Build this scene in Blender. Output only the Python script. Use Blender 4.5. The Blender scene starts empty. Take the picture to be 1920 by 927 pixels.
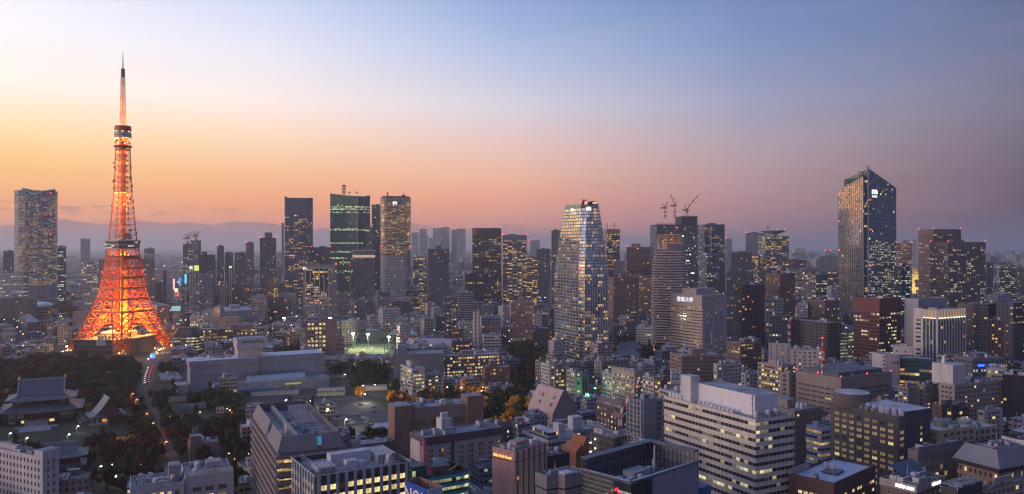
import bpy, math, random, bmesh
from mathutils import Vector
random.seed(7)
R=math.radians
sc=bpy.context.scene
# ------------------------------------------------------------------ camera
F=1507.0; HY=461.0; CH=150.0
cam=bpy.data.cameras.new("camera"); co=bpy.data.objects.new("camera",cam); sc.collection.objects.link(co)
co.location=(0,0,CH); co.rotation_euler=(R(90),0,0)
cam.sensor_width=36; cam.lens=36*F/1920; cam.shift_y=-2.5/1920; cam.clip_start=1; cam.clip_end=80000
sc.camera=co
# ------------------------------------------------------------------ sky (dusk, after sunset on the left)
def s2l(c):
    return tuple(((v/255.)/12.92 if v/255.<=0.04045 else ((v/255.+0.055)/1.055)**2.4) for v in c)
w=bpy.data.worlds.new("World"); sc.world=w; w.use_nodes=True
nt=w.node_tree; nt.nodes.clear()
def N(t,**k):
    n=nt.nodes.new(t)
    for a,b in k.items(): setattr(n,a,b)
    return n
def mth(op,a,b=None,c=None,clamp=False):
    n=N('ShaderNodeMath',operation=op); n.use_clamp=clamp
    for i,v in enumerate((a,b,c)):
        if v is None: continue
        if isinstance(v,(int,float)): n.inputs[i].default_value=v
        else: nt.links.new(v,n.inputs[i])
    return n.outputs[0]
tc=N('ShaderNodeTexCoord'); sx=N('ShaderNodeSeparateXYZ'); nt.links.new(tc.outputs['Generated'],sx.inputs[0])
az=mth('MULTIPLY',mth('ARCTAN2',sx.outputs[0],sx.outputs[1]),180/math.pi)
el=mth('MULTIPLY',mth('ARCSINE',sx.outputs[2]),180/math.pi)
pos=mth('DIVIDE',el,60.0,clamp=True)
def ramp(stops):
    r=N('ShaderNodeValToRGB'); r.color_ramp.interpolation='LINEAR'
    cr=r.color_ramp
    while len(cr.elements)<len(stops): cr.elements.new(0.5)
    for e,(a,c) in zip(cr.elements,stops):
        e.position=a/60.; l=s2l(c); e.color=(l[0],l[1],l[2],1)
    nt.links.new(pos,r.inputs[0]); return r.outputs[0]
E=[0,1.2,3,4.9,6.9,9.8,13.5,17.2,28,45]
RAMPS=[
 (-110,[(240,135,95),(252,152,100),(255,175,110),(255,190,120),(255,205,150),(240,200,185),(210,192,200),(175,178,208),(135,150,195),(118,142,195)]),
 (-34,[(240,152,114),(250,162,106),(253,178,106),(254,197,122),(254,220,160),(252,242,228),(246,240,246),(226,228,242),(170,188,225),(128,152,202)]),
 (-17,[(236,144,112),(246,152,106),(250,167,112),(250,188,134),(250,210,174),(248,230,224),(222,222,238),(188,203,232),(142,170,212),(112,146,194)]),
 (0,[(218,138,116),(230,148,118),(236,160,130),(236,178,150),(228,190,180),(208,202,214),(170,184,216),(132,158,204),(104,138,186),(92,130,182)]),
 (16,[(158,112,112),(168,122,122),(178,136,136),(178,146,148),(172,154,164),(152,154,182),(126,144,184),(100,126,174),(88,112,166),(82,108,166)]),
 (34,[(76,60,76),(82,66,82),(90,76,92),(102,92,108),(112,102,120),(108,108,132),(94,104,138),(80,98,140),(74,94,140),(76,98,148)]),
 (120,[(44,50,76),(48,56,84),(52,62,92),(56,68,98),(60,74,106),(62,78,114),(64,82,122),(66,84,126),(70,90,136),(76,100,150)]),
]
cur=None; prev=None
for a,cs in RAMPS:
    o=ramp(list(zip(E,cs)))
    if cur is None: cur=o; prev=a; continue
    mr=N('ShaderNodeMapRange'); mr.inputs['From Min'].default_value=prev; mr.inputs['From Max'].default_value=a
    mr.interpolation_type='LINEAR' if a not in(-34,) else 'LINEAR'
    nt.links.new(az,mr.inputs['Value'])
    mx=N('ShaderNodeMix',data_type='RGBA'); nt.links.new(mr.outputs[0],mx.inputs['Factor'])
    nt.links.new(cur,mx.inputs['A']); nt.links.new(o,mx.inputs['B']); cur=mx.outputs['Result']; prev=a
# low bank of cloud above the horizon on the left
nx=N('ShaderNodeCombineXYZ'); nt.links.new(mth('MULTIPLY',az,0.22),nx.inputs[0]); nt.links.new(mth('MULTIPLY',el,0.9),nx.inputs[1])
no=N('ShaderNodeTexNoise'); no.inputs['Scale'].default_value=1.3; no.inputs['Detail'].default_value=6; nt.links.new(nx.outputs[0],no.inputs['Vector'])
hgt=mth('ADD',0.3,mth('MULTIPLY',no.outputs[0],2.3))
cm=N('ShaderNodeMapRange'); nt.links.new(mth('SUBTRACT',hgt,el),cm.inputs['Value']); cm.inputs['From Min'].default_value=-0.04; cm.inputs['From Max'].default_value=0.12
fa=N('ShaderNodeMapRange'); nt.links.new(az,fa.inputs['Value']); fa.inputs['From Min'].default_value=8; fa.inputs['From Max'].default_value=-14
fac=mth('MULTIPLY',mth('MULTIPLY',cm.outputs[0],fa.outputs[0]),0.8)
mx=N('ShaderNodeMix',data_type='RGBA'); nt.links.new(fac,mx.inputs['Factor']); nt.links.new(cur,mx.inputs['A'])
mx.inputs['B'].default_value=s2l((150,112,118))+(1,); cur=mx.outputs['Result']
n2=N('ShaderNodeCombineXYZ'); nt.links.new(mth('MULTIPLY',az,0.55),n2.inputs[0]); nt.links.new(mth('MULTIPLY',el,3.2),n2.inputs[1])
t2=N('ShaderNodeTexNoise'); t2.inputs['Scale'].default_value=1.1; t2.inputs['Detail'].default_value=5; nt.links.new(n2.outputs[0],t2.inputs['Vector'])
m2=N('ShaderNodeMapRange'); nt.links.new(t2.outputs[0],m2.inputs['Value']); m2.inputs['From Min'].default_value=.52; m2.inputs['From Max'].default_value=.62
bd2=mth('SUBTRACT',1.,mth('DIVIDE',mth('ABSOLUTE',mth('SUBTRACT',el,2.35)),.55),clamp=True); f3=N('ShaderNodeMapRange'); nt.links.new(az,f3.inputs['Value']); f3.inputs['From Min'].default_value=-16; f3.inputs['From Max'].default_value=-24
f2=mth('MULTIPLY',mth('MULTIPLY',mth('MULTIPLY',m2.outputs[0],bd2),f3.outputs[0]),.6)
n4=N('ShaderNodeCombineXYZ'); nt.links.new(mth('MULTIPLY',az,0.05),n4.inputs[0]); nt.links.new(mth('MULTIPLY',el,0.35),n4.inputs[1])
t4=N('ShaderNodeTexNoise'); t4.inputs['Scale'].default_value=1.6; t4.inputs['Detail'].default_value=4; nt.links.new(n4.outputs[0],t4.inputs['Vector'])
f4=mth('MULTIPLY',mth('SUBTRACT',t4.outputs[0],.42,clamp=True),.22)
for q,cc in((f2,(150,112,122)),(f4,(205,190,205))):
    mx=N('ShaderNodeMix',data_type='RGBA'); nt.links.new(q,mx.inputs['Factor']); nt.links.new(cur,mx.inputs['A']); mx.inputs['B'].default_value=s2l(cc)+(1,); cur=mx.outputs['Result']
bg=N('ShaderNodeBackground'); bg.inputs['Strength'].default_value=1.0; nt.links.new(cur,bg.inputs[0])
wo=N('ShaderNodeOutputWorld'); nt.links.new(bg.outputs[0],wo.inputs[0])
# ------------------------------------------------------------------ afterglow of the set sun
sl=bpy.data.lights.new("sun",'SUN'); sl.energy=1.35; sl.angle=R(25); sl.color=(1,.74,.57)
so=bpy.data.objects.new("sun",sl); sc.collection.objects.link(so)
so.rotation_euler=Vector((1,0.42,-0.16)).to_track_quat('-Z','Y').to_euler()
sc.view_settings.view_transform='Standard'; sc.view_settings.look='None'; sc.view_settings.exposure=0.24; sc.view_settings.gamma=1
sc.view_settings.use_curve_mapping=False
cy=sc.cycles; cy.use_denoising=True; cy.denoiser='OPENIMAGEDENOISE'; cy.max_bounces=5; cy.diffuse_bounces=2; cy.glossy_bounces=2
cy.transmission_bounces=2; cy.volume_bounces=2; cy.transparent_max_bounces=4; cy.sample_clamp_indirect=2.0; cy.use_light_tree=True
cy.caustics_reflective=False; cy.caustics_refractive=False; cy.filter_width=1.3
# ------------------------------------------------------------------ materials
MATS={}
def _mat(name):
    m=bpy.data.materials.new(name); m.use_nodes=True; t=m.node_tree; t.nodes.clear()
    return m,t
class G:
    def __init__(s,t): s.t=t
    def n(s,ty,**k):
        n=s.t.nodes.new(ty)
        for a,b in k.items(): setattr(n,a,b)
        return n
    def put(s,inp,v):
        if isinstance(v,(int,float)): inp.default_value=v
        elif isinstance(v,tuple): inp.default_value=v if len(v)==4 or inp.type=='VECTOR' else v+(1,)
        else: s.t.links.new(v,inp)
    def m(s,op,a,b=None,c=None,clamp=False):
        n=s.n('ShaderNodeMath',operation=op); n.use_clamp=clamp
        for i,v in enumerate((a,b,c)):
            if v is not None: s.put(n.inputs[i],v)
        return n.outputs[0]
    def mix(s,f,a,b):
        n=s.n('ShaderNodeMix',data_type='RGBA'); s.put(n.inputs['Factor'],f); s.put(n.inputs['A'],a); s.put(n.inputs['B'],b); return n.outputs['Result']
    def mul(s,c,f):
        n=s.n('ShaderNodeVectorMath',operation='SCALE'); s.put(n.inputs[0],c); s.put(n.inputs['Scale'],f); return n.outputs[0]
    def bsdf(s,col,rough=.8,met=0.,em=None,ems=None,spec=None):
        p=s.n('ShaderNodeBsdfPrincipled'); s.put(p.inputs['Base Color'],col); s.put(p.inputs['Roughness'],rough); s.put(p.inputs['Metallic'],met)
        if spec is not None: s.put(p.inputs['Specular IOR Level'],spec)
        if em is not None: s.put(p.inputs['Emission Color'],em); s.put(p.inputs['Emission Strength'],ems)
        o=s.n('ShaderNodeOutputMaterial'); s.t.links.new(p.outputs[0],o.inputs[0])
def noisy(g,scale=.15,detail=4,lo=.8,hi=1.15,coord='Object',stretch=(1,1,1)):
    tcn=g.n('ShaderNodeTexCoord'); mp=g.n('ShaderNodeMapping'); mp.inputs['Scale'].default_value=stretch
    g.t.links.new(tcn.outputs[coord],mp.inputs[0])
    nn=g.n('ShaderNodeTexNoise'); nn.inputs['Scale'].default_value=scale; nn.inputs['Detail'].default_value=detail
    g.t.links.new(mp.outputs[0],nn.inputs['Vector'])
    mr=g.n('ShaderNodeMapRange'); mr.inputs['From Min'].default_value=.3; mr.inputs['From Max'].default_value=.7
    mr.inputs['To Min'].default_value=lo; mr.inputs['To Max'].default_value=hi; g.t.links.new(nn.outputs[0],mr.inputs['Value'])
    return mr.outputs[0]
def plain(name,col,rough=.8,met=0.,lo=.78,hi=1.15,scale=.25,stretch=(1,1,1),spec=None):
    if name in MATS: return MATS[name]
    m,t=_mat(name); g=G(t); g.bsdf(g.mul(col,noisy(g,scale,5,lo,hi,stretch=stretch)),rough,met,spec=spec); MATS[name]=m; return m
def wallm(col,rough=.75):
    nm='wall %.2f %.2f %.2f'%col
    if nm in MATS: return MATS[nm]
    m,t=_mat(nm); g=G(t); uv=g.n('ShaderNodeUVMap'); sp=g.n('ShaderNodeSeparateXYZ'); g.put(sp.inputs[0],uv.outputs[0])
    jl=g.m('MAXIMUM',g.m('LESS_THAN',g.m('FRACT',g.m('DIVIDE',sp.outputs[0],5.2)),.025),g.m('LESS_THAN',g.m('FRACT',g.m('DIVIDE',sp.outputs[1],3.7)),.04))
    f=g.m('MULTIPLY',g.m('MULTIPLY',noisy(g,.2,5,.84,1.1,stretch=(1,1,.25)),noisy(g,1.1,3,.84,1.06,stretch=(1,1,.05))),g.m('SUBTRACT',1.,g.m('MULTIPLY',jl,.25)))
    g.bsdf(g.mul(col,f),rough); MATS[nm]=m; return m
def glow(name,col,st):
    if name in MATS: return MATS[name]
    m,t=_mat(name); g=G(t); g.bsdf((.02,.02,.02),.5,0,col,st); m.cycles.emission_sampling='NONE'; MATS[name]=m; return m
LC={'warm':(1,.70,.26),'amber':(1,.48,.13),'white':(1,.86,.56),'green':(.75,1,.55),'cool':(.8,.95,.85)}
def facade(wall,bay,fh,ww,wh,lit,lc='warm',st=.9,glass=(.02,.03,.045),grough=.08,gmet=0.,band=False,v0=0.):
    """procedural wall with one window per cell; each cell is lit or dark by chance (metres in UV)"""
    key=('F',wall,bay,fh,ww,wh,lit,lc,st,glass,grough,gmet,band)
    if key in MATS: return MATS[key]
    m,t=_mat('facade_%d'%len(MATS)); g=G(t)
    uv=g.n('ShaderNodeUVMap'); sp=g.n('ShaderNodeSeparateXYZ'); g.put(sp.inputs[0],uv.outputs[0])
    oi=g.n('ShaderNodeObjectInfo')
    u=g.m('DIVIDE',sp.outputs[0],bay); v=g.m('DIVIDE',sp.outputs[1],fh)
    fu=g.m('FRACT',u); iu=g.m('FLOOR',u); fv=g.m('FRACT',v); iv=g.m('FLOOR',v)
    mu=g.m('LESS_THAN',g.m('ABSOLUTE',g.m('SUBTRACT',fu,.5)),ww/2)
    mask=mu if band else g.m('MULTIPLY',mu,g.m('LESS_THAN',g.m('ABSOLUTE',g.m('SUBTRACT',fv,.5)),wh/2))
    cx=g.n('ShaderNodeCombineXYZ'); g.put(cx.inputs[0],iu); g.put(cx.inputs[1],iv); g.put(cx.inputs[2],g.m('MULTIPLY',oi.outputs['Random'],771.))
    wn=g.n('ShaderNodeTexWhiteNoise',noise_dimensions='3D'); g.put(wn.inputs['Vector'],cx.outputs[0])
    c2=g.n('ShaderNodeCombineXYZ'); g.put(c2.inputs[0],g.m('FLOOR',g.m('DIVIDE',iu,4.))); g.put(c2.inputs[1],iv); g.put(c2.inputs[2],g.m('MULTIPLY',oi.outputs['Random'],311.))
    w2=g.n('ShaderNodeTexWhiteNoise',noise_dimensions='3D'); g.put(w2.inputs['Vector'],c2.outputs[0])
    pr=g.m('MULTIPLY',g.m('POWER',w2.outputs['Value'],2.2),lit*2.2) if lc=='amber' or lit<.13 else g.m('ADD',g.m('MULTIPLY',g.m('LESS_THAN',w2.outputs['Value'],min(.95,lit*.85)),.82),lit*.10)
    on=g.m('MULTIPLY',g.m('LESS_THAN',wn.outputs['Value'],pr),mask)
    ws=g.n('ShaderNodeSeparateXYZ'); g.put(ws.inputs[0],wn.outputs['Color'])
    # inside each lit room: lamps near the ceiling, darker furniture below
    inside=g.m('ADD',.55,g.m('MULTIPLY',fv,.75))
    stv=g.m('MULTIPLY',g.m('MULTIPLY',g.m('POWER',ws.outputs[1],2.2),1.1),st)
    stv=g.m('MULTIPLY',g.m('MULTIPLY',g.m('ADD',stv,.15*st),inside),on)
    lcol=g.mix(g.m('POWER',ws.outputs[2],2.),LC[lc],(1,.42,.12) if lc in('warm','amber') else (1,.8,.42))
    wv=g.mul(wall,g.m('MULTIPLY',g.m('MULTIPLY',noisy(g,.12,4,.84,1.1,stretch=(1,1,.3)),noisy(g,.9,3,.86,1.06,stretch=(1,1,.06))),g.m('SUBTRACT',1.,g.m('MULTIPLY',g.m('LESS_THAN',fv,.05),.22))))
    gl=g.mul(glass,g.m('ADD',.5,ws.outputs[0]))
    col=g.mix(mask,wv,gl)
    ro=g.m('ADD',.75,g.m('MULTIPLY',mask,grough-.75)); me=g.m('MULTIPLY',mask,gmet)
    g.bsdf(col,ro,me,lcol,stv)
    m.cycles.emission_sampling='NONE'; MATS[key]=m; return m
def pane(name,col,st,curtain=True):
    if name in MATS: return MATS[name]
    m,t=_mat(name); g=G(t); f=noisy(g,1.1,3,.35,1.25,stretch=(1.5,1.5,.5)) if curtain else 1.0
    oi=g.n('ShaderNodeObjectInfo'); k=g.m('ADD',.6,g.m('MULTIPLY',oi.outputs['Random'],.8))
    g.bsdf((.03,.035,.045),.1,0,col,g.m('MULTIPLY',g.m('MULTIPLY',f,k),st)); m.cycles.emission_sampling='NONE'; MATS[name]=m; return m
P_DARK=pane('pane_dark',(1,.7,.3),0.012); P_DIM=pane('pane_dim',(1,.72,.36),.22); P_LIT=pane('pane_lit',(1,.76,.33),.85)
P_AMB=pane('pane_amber',(1,.42,.12),.6); P_GRN=pane('pane_green',(.8,1,.5),.5)
ROOF=plain('roof_concrete',(.33,.33,.37),.9,lo=.5,hi=1.25,scale=.12); ROOFD=plain('roof_dark',(.13,.13,.16),.85,lo=.6,hi=1.4,scale=.15)
ROOFL=plain('roof_pale',(.5,.5,.54),.85,lo=.6,hi=1.2,scale=.1)
METAL=plain('metal_grey',(.42,.42,.46),.5,.3,lo=.7,hi=1.2,scale=.6); WHITE=plain('white_paint',(.72,.7,.72),.6,lo=.85,hi=1.05)
DARK=plain('dark_metal',(.04,.042,.05),.5); REDG=glow('red_glow',(1,.05,.06),5.); REDP=plain('red_paint',(.5,.04,.03),.5); FRAME=plain('window_frame',(.16,.16,.18),.5)
# ------------------------------------------------------------------ helpers
COL=sc.collection
def tag(o,label=None,cat=None,group=None,kind=None):
    if label: o['label']=label
    if cat: o['category']=cat
    if group: o['group']=group
    if kind: o['kind']=kind
    return o
def empty(name,label,cat,loc=(0,0,0),rz=0,group=None):
    o=bpy.data.objects.new(name,None); o.empty_display_size=1; COL.objects.link(o); o.location=loc; o.rotation_euler=(0,0,rz); tag(o,label,cat,group); return o
class MB:
    def __init__(s): s.v=[];s.f=[];s.uv=[];s.mi=[]
    def face(s,pts,m=0,uv=None):
        b=len(s.v); s.v+=[tuple(p) for p in pts]; s.f.append(tuple(range(b,b+len(pts)))); s.mi.append(m)
        s.uv+=uv if uv else [(0,0)]*len(pts)
    def prism(s,pts,z0,z1,m=0,mt=None,top=None,bottom=False,u0=0.,cap=True):
        """pts counter-clockwise"""
        top=top or pts; n=len(pts); u=u0; mt=m if mt is None else mt
        for i in range(n):
            a=pts[i];b=pts[(i+1)%n];c=top[(i+1)%n];d=top[i]; L=math.hypot(b[0]-a[0],b[1]-a[1])
            s.face([(a[0],a[1],z0),(b[0],b[1],z0),(c[0],c[1],z1),(d[0],d[1],z1)],m,[(u,z0),(u+L,z0),(u+L,z1),(u,z1)]); u+=L
        if cap: s.face([(p[0],p[1],z1) for p in top],mt)
        if bottom: s.face([(p[0],p[1],z0) for p in reversed(pts)],mt)
    def box(s,x0,x1,y0,y1,z0,z1,m=0,mt=None,bottom=True,u0=0.):
        s.prism([(x0,y0),(x1,y0),(x1,y1),(x0,y1)],z0,z1,m,mt,bottom=bottom,u0=u0)
    def bar(s,p,q,r,m=0,r2=None):
        p=Vector(p);q=Vector(q);d=(q-p)
        if d.length<1e-6: return
        d.normalize(); a=d.cross(Vector((0,0,1))) if abs(d.z)<.95 else d.cross(Vector((1,0,0))); a.normalize(); b=d.cross(a); r2=r if r2 is None else r2
        P=[p+(a*x+b*y)*r for x,y in((1,1),(-1,1),(-1,-1),(1,-1))]; Q=[q+(a*x+b*y)*r2 for x,y in((1,1),(-1,1),(-1,-1),(1,-1))]
        for i in range(4): s.face([P[i],P[(i+1)%4],Q[(i+1)%4],Q[i]],m)
        s.face(P,m); s.face(list(reversed(Q)),m)
    def cyl(s,x,y,z0,z1,r,m=0,mt=None,n=12,r2=None):
        r2=r if r2 is None else r2
        s.prism([(x+r*math.cos(6.2832*i/n),y+r*math.sin(6.2832*i/n)) for i in range(n)],z0,z1,m,mt,top=[(x+r2*math.cos(6.2832*i/n),y+r2*math.sin(6.2832*i/n)) for i in range(n)],bottom=True)
    def mesh(s,name,mats):
        me=bpy.data.meshes.new(name); me.from_pydata(s.v,[],s.f); 
        for m in (mats if isinstance(mats,(list,tuple)) else [mats]): me.materials.append(m)
        me.polygons.foreach_set('material_index',s.mi); l=me.uv_layers.new(name='UVMap'); l.data.foreach_set('uv',[c for t in s.uv for c in t]); me.update(); return me
    def build(s,name,mats,parent=None):
        return link(name,s.mesh(name,mats),parent)
def link(name,me,parent=None,loc=None,rot=None):
    o=bpy.data.objects.new(name,me); COL.objects.link(o)
    if parent: o.parent=parent
    if loc: o.location=loc
    if rot: o.rotation_euler=rot
    return o
def W(px,d): return (px-960)/F*d
def Z(py,d): return CH-(py-HY)/F*d
def gd(py): return F*CH/(py-HY)          # depth of a point of the ground
def gp(px,py): d=gd(py); return (W(px,d),d)
def inset(pts,k):
    """offset of a counter-clockwise convex polygon, k>0 outwards"""
    n=len(pts); out=[]
    for i in range(n):
        a=Vector(pts[i-1]);b=Vector(pts[i]);c=Vector(pts[(i+1)%n])
        e1=(b-a).normalized(); e2=(c-b).normalized(); n1=Vector((e1.y,-e1.x)); n2=Vector((e2.y,-e2.x)); nn=(n1+n2); q=nn.length
        nn=nn/q if q>1e-6 else n1; cs=max(.5,nn.dot(n1)); out.append(tuple(b+nn*(k/cs)))
    return out
PROT=[]    # what must stay visible: (x0,x1,distance,lowest picture row)
def clear_h(x,y,hw,h):
    px=960+x/y*F; pw=hw/y*F; top=HY+(CH-h)/y*F
    for x0,x1,d,yb in PROT:
        if y<d-4 and px+pw>x0 and px-pw<x1 and top<yb:
            top=yb; h=CH-(yb-HY)*y/F
    return h
FOOT=[]     # world footprints already used: (x,y,rz,x0,x1,y0,y1)
def place(xl,xc,xr,d,th,dep=None,dw=None):
    C=Vector((W(xc,d),d)); Rv=Vector((math.cos(R(th)),math.sin(R(th)))); Lv=Vector((-Rv.y,Rv.x))
    def solve(px,D,df):
        t=(px-960)/F; den=D.x-t*D.y
        if abs(den)<1e-4: return df
        l=(t*C.y-C.x)/den
        return l if 0<l<500 else df
    w=solve(xr,Rv,dw or 20); l=dep or solve(xl,Lv,25)
    if xl>=xc-.5 and not dep: l=25
    return C,w,l
HV=None
def unit_meshes():
    global HV
    if HV: return HV
    HV=[]
    b=MB(); b.box(-1.6,1.6,-1.1,1.1,0.15,2.1,0); b.box(-1.65,1.65,-1.15,1.15,2.1,2.25,0)
    for x in(-.8,.8): b.cyl(x,0,2.25,2.5,.6,1,n=8)
    for i in range(4): b.box(-1.45,1.45,-1.16,-1.1,.4+i*.42,.55+i*.42,1)
    for x in(-1.4,1.4): b.box(x-.1,x+.1,-1,1,0,.15,1)
    HV.append(b.mesh('rooftop_unit',[METAL,DARK]))
    b=MB(); b.box(-3.4,3.4,-1.6,1.6,.3,2.8,0)
    for i in range(4): b.cyl(-2.5+i*1.7,0,2.8,3.2,.7,1,n=8)
    for i in range(6): b.box(-3.3+i*1.15,-2.9+i*1.15,-1.66,-1.6,.5,2.5,1)
    HV.append(b.mesh('rooftop_unit',[plain('unit_pale',(.55,.55,.6),.6),DARK]))
    b=MB(); b.cyl(0,0,.5,3.6,1.3,0,n=12); b.cyl(0,0,3.6,4.1,1.3,0,n=12,r2=.3)
    for a in(0,1.57,3.14,4.71): b.box(math.cos(a)-.12,math.cos(a)+.12,math.sin(a)-.12,math.sin(a)+.12,0,.5,1)
    HV.append(b.mesh('rooftop_unit',[plain('unit_pale',(.55,.55,.6),.6),DARK]))
    b=MB()
    for i in range(5): b.bar((-3,i*.7-1.4,.5),(3,i*.7-1.4,.5),.16,0)
    for x in(-2.6,2.6): b.bar((x,-1.6,0),(x,-1.6,.5),.1,0); b.bar((x,1.6,0),(x,1.6,.5),.1,0); b.bar((x,-1.7,.3),(x,1.7,.3),.1,0)
    HV.append(b.mesh('rooftop_pipes',[METAL]))
    return HV
def roof_kit(root,x0,x1,y0,y1,z,n,rnd,pent=0,wall=None):
    """machines standing on a flat roof"""
    hv=unit_meshes(); used=[]
    w=x1-x0; l=y1-y0
    if pent:
        pw=w*rnd.uniform(.25,.4); pl=l*rnd.uniform(.25,.4); px=x0+rnd.uniform(.15,.5)*w; py=y0+rnd.uniform(.35,.55)*l; ph=pent
        b=MB(); b.box(px,px+pw,py,py+pl,z,z+ph,0,1,bottom=False); b.box(px-.2,px+pw+.2,py-.2,py+pl+.2,z+ph,z+ph+.35,0,1)
        pho=b.build('penthouse',[wall or ROOFL,ROOF,DARK],root)
        if w>9: b=MB(); b.box(px+pw*.4,px+pw*.4+1.1,py-.08,py-.01,z+.05,z+2.1,0); b.build('door',[DARK],pho); used.append((px-2,px+pw+2,py-2,py+pl+2))
    if n>=5:
        b=MB()
        for q in range(n//4+1):
            x=rnd.uniform(x0+2,x1-3); y=rnd.uniform(y0+2,y1-3); L=rnd.uniform(4,max(5,min(w,l)*.5)); t=rnd.uniform(.3,.7); zz=z+rnd.uniform(.4,1.4)
            if rnd.random()<.5: b.box(x,min(x+L,x1-1),y,y+t,zz,zz+t)
            else: b.box(x,x+t,y,min(y+L,y1-1),zz,zz+t)
            b.box(x,x+t,y,y+t,z,zz)
        for q in range(14): a=rnd.uniform(x0+1,x1-1); b.bar((a,y0+.8,z),(a,y0+.8,z+1.9),.06)
        b.bar((x0+.8,y0+.8,z+1.9),(x1-.8,y0+.8,z+1.9),.07); b.bar((x0+.8,y0+.8,z+1.9),(x0+.8,y1-.8,z+1.9),.07)
        a,c=rnd.uniform(x0+3,x1-3),rnd.uniform(y0+3,y1-3); b.bar((a,c,z),(a,c,z+rnd.uniform(5,9)),.12)
        b.build('roof_duct',[METAL],root)
    tries=0
    while n>0 and tries<700:
        tries+=1; x=rnd.uniform(x0+3,max(x0+3.1,x1-3)); y=rnd.uniform(y0+2.5,max(y0+2.6,y1-2.5))
        k=rnd.choice((0,0,1,2,3)); e=4.0 if k in(1,3) else 2.4
        if x+e>x1+1 or y+e>y1+1: e=2.4
        if any(a-e/2<x<b_+e/2 and c-e/2<y<d_+e/2 for a,b_,c,d_ in used): continue
        m=hv[k]; row=rnd.choice((1,2,3))
        for i in range(row):
            yy=y+i*3.6
            if yy>y1-2 or any(a<x<b_ and c<yy<d_ for a,b_,c,d_ in used): break
            link(m.name.split('.')[0],m,root,(x,yy,z),(0,0,rnd.choice((0,0,1.5708)))); used.append((x-e/2,x+e/2,yy-1.8,yy+1.8)); n-=1
def redlight(root,pts,r=.9):
    key=('redl',r)
    if key not in MATS:
        b=MB(); b.cyl(0,0,0,.8,r*.35,1,n=6); b.cyl(0,0,.8,.8+r*1.5,r,0,n=8,r2=r*.7); MATS[key]=b.mesh('aviation_light',[REDG,DARK])
    for p in pts: link('aviation_light',MATS[key],root,p)
def win_mesh(w,h,pm,deep=.1,fr=FRAME,sill=None):
    key=('win',round(w,2),round(h,2),pm.name,fr.name)
    if key in MATS: return MATS[key]
    b=MB(); t=.09
    # local: x across, y outwards is -y, z up
    b.box(-w/2,w/2,-.04,.03,-h/2,h/2,0)
    b.box(-w/2-t,-w/2,-deep,.03,-h/2,h/2,1); b.box(w/2,w/2+t,-deep,.03,-h/2,h/2,1)
    b.box(-w/2-t,w/2+t,-deep,.03,h/2,h/2+t,1); b.box(-w/2-t,w/2+t,-deep*1.6,.03,-h/2-t,-h/2,1)
    if w>1.5:
        n=2 if w<3 else 3
        for i in range(1,n): x=-w/2+w*i/n; b.box(x-.05,x+.05,-deep*.7,-.04,-h/2,h/2,1)
    MATS[key]=b.mesh('window',[pm,fr]); return MATS[key]
def inview(root,p,pad=6):
    M=root['_m']; x=M[0]+math.cos(M[2])*p[0]-math.sin(M[2])*p[1]; y=M[1]+math.sin(M[2])*p[0]+math.cos(M[2])*p[1]
    if y<5: return False
    px=960+x/y*F; py=HY+(CH-p[2])/y*F
    return -pad<px<1920+pad and -pad<py<927+pad
def windows(root,wl,rnd,wid,hei,lit,pal=None,limit=100,fr=FRAME):
    """wl: list of (x,y,z,rz) in the building's frame; highest first become parts of their own"""
    pal=pal or ((P_LIT,.6),(P_DIM,.4)); wl=[p for p in wl if inview(root,p)]
    wl.sort(key=lambda p:-p[2]); rest=MB(); rm=[P_DARK,fr]+[q[0] for q in pal]; mem={}
    for i,(x,y,z,rz) in enumerate(wl):
        k=(round(z,1),rnd.random()<.5)
        base=mem.setdefault(round(z,1),rnd.uniform(.45,1.5)) 
        pm=P_DARK; mi=0
        if rnd.random()<lit*base:
            t=rnd.random(); a=0
            for j,(q,c) in enumerate(pal):
                a+=c
                if t<a: pm=q; mi=2+j; break
        if i<limit: link('window',win_mesh(wid,hei,pm,fr=fr),root,(x,y,z),(0,0,rz))
        else:
            ca,sa=math.cos(rz),math.sin(rz)
            def T(px,py,pz): return (x+ca*px-sa*py,y+sa*px+ca*py,z+pz)
            e=.05; w2=wid/2;h2=hei/2
            rest.face([T(-w2,-e,-h2),T(w2,-e,-h2),T(w2,-e,h2),T(-w2,-e,h2)],mi)
            for a,b,c,d in((-w2-.1,w2+.1,h2,h2+.1),(-w2-.1,w2+.1,-h2-.1,-h2),(-w2-.1,-w2,-h2,h2),(w2,w2+.1,-h2,h2)):
                rest.face([T(a,-.1,c),T(b,-.1,c),T(b,-.1,d),T(a,-.1,d)],1)
    if rest.f: tag(rest.build('window',rm,root),kind='stuff')
def bands(root,fp,z0,z1,fh,hf,mat,out=.12,skip=0,name='window_band',alt=None):
    """one glazed ring per storey"""
    z=z1-skip-fh; i=0
    while z>z0 and i<100:
        if inview(root,(fp(z)[0][0],fp(z)[0][1],z+fh),40) or i<2:
            b=MB(); a=z+fh*(1-hf)*.5; c=a+fh*hf; b.prism(inset(fp(a),out),a,c,0,top=inset(fp(c),out),bottom=True,u0=0)
            if alt: b.mi[alt[0]]=1
            b.build(name,[mat]+([alt[1]] if alt else []),root)
        z-=fh; i+=1
def rounded(w,l,r,n=5):
    pts=[]
    for cx,cy_,a0 in((w-r,r,-90),(w-r,l-r,0),(r,l-r,90),(r,r,180)):
        for i in range(n+1): a=R(a0+90*i/n); pts.append((cx+r*math.cos(a),cy_+r*math.sin(a)))
    return pts
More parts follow.
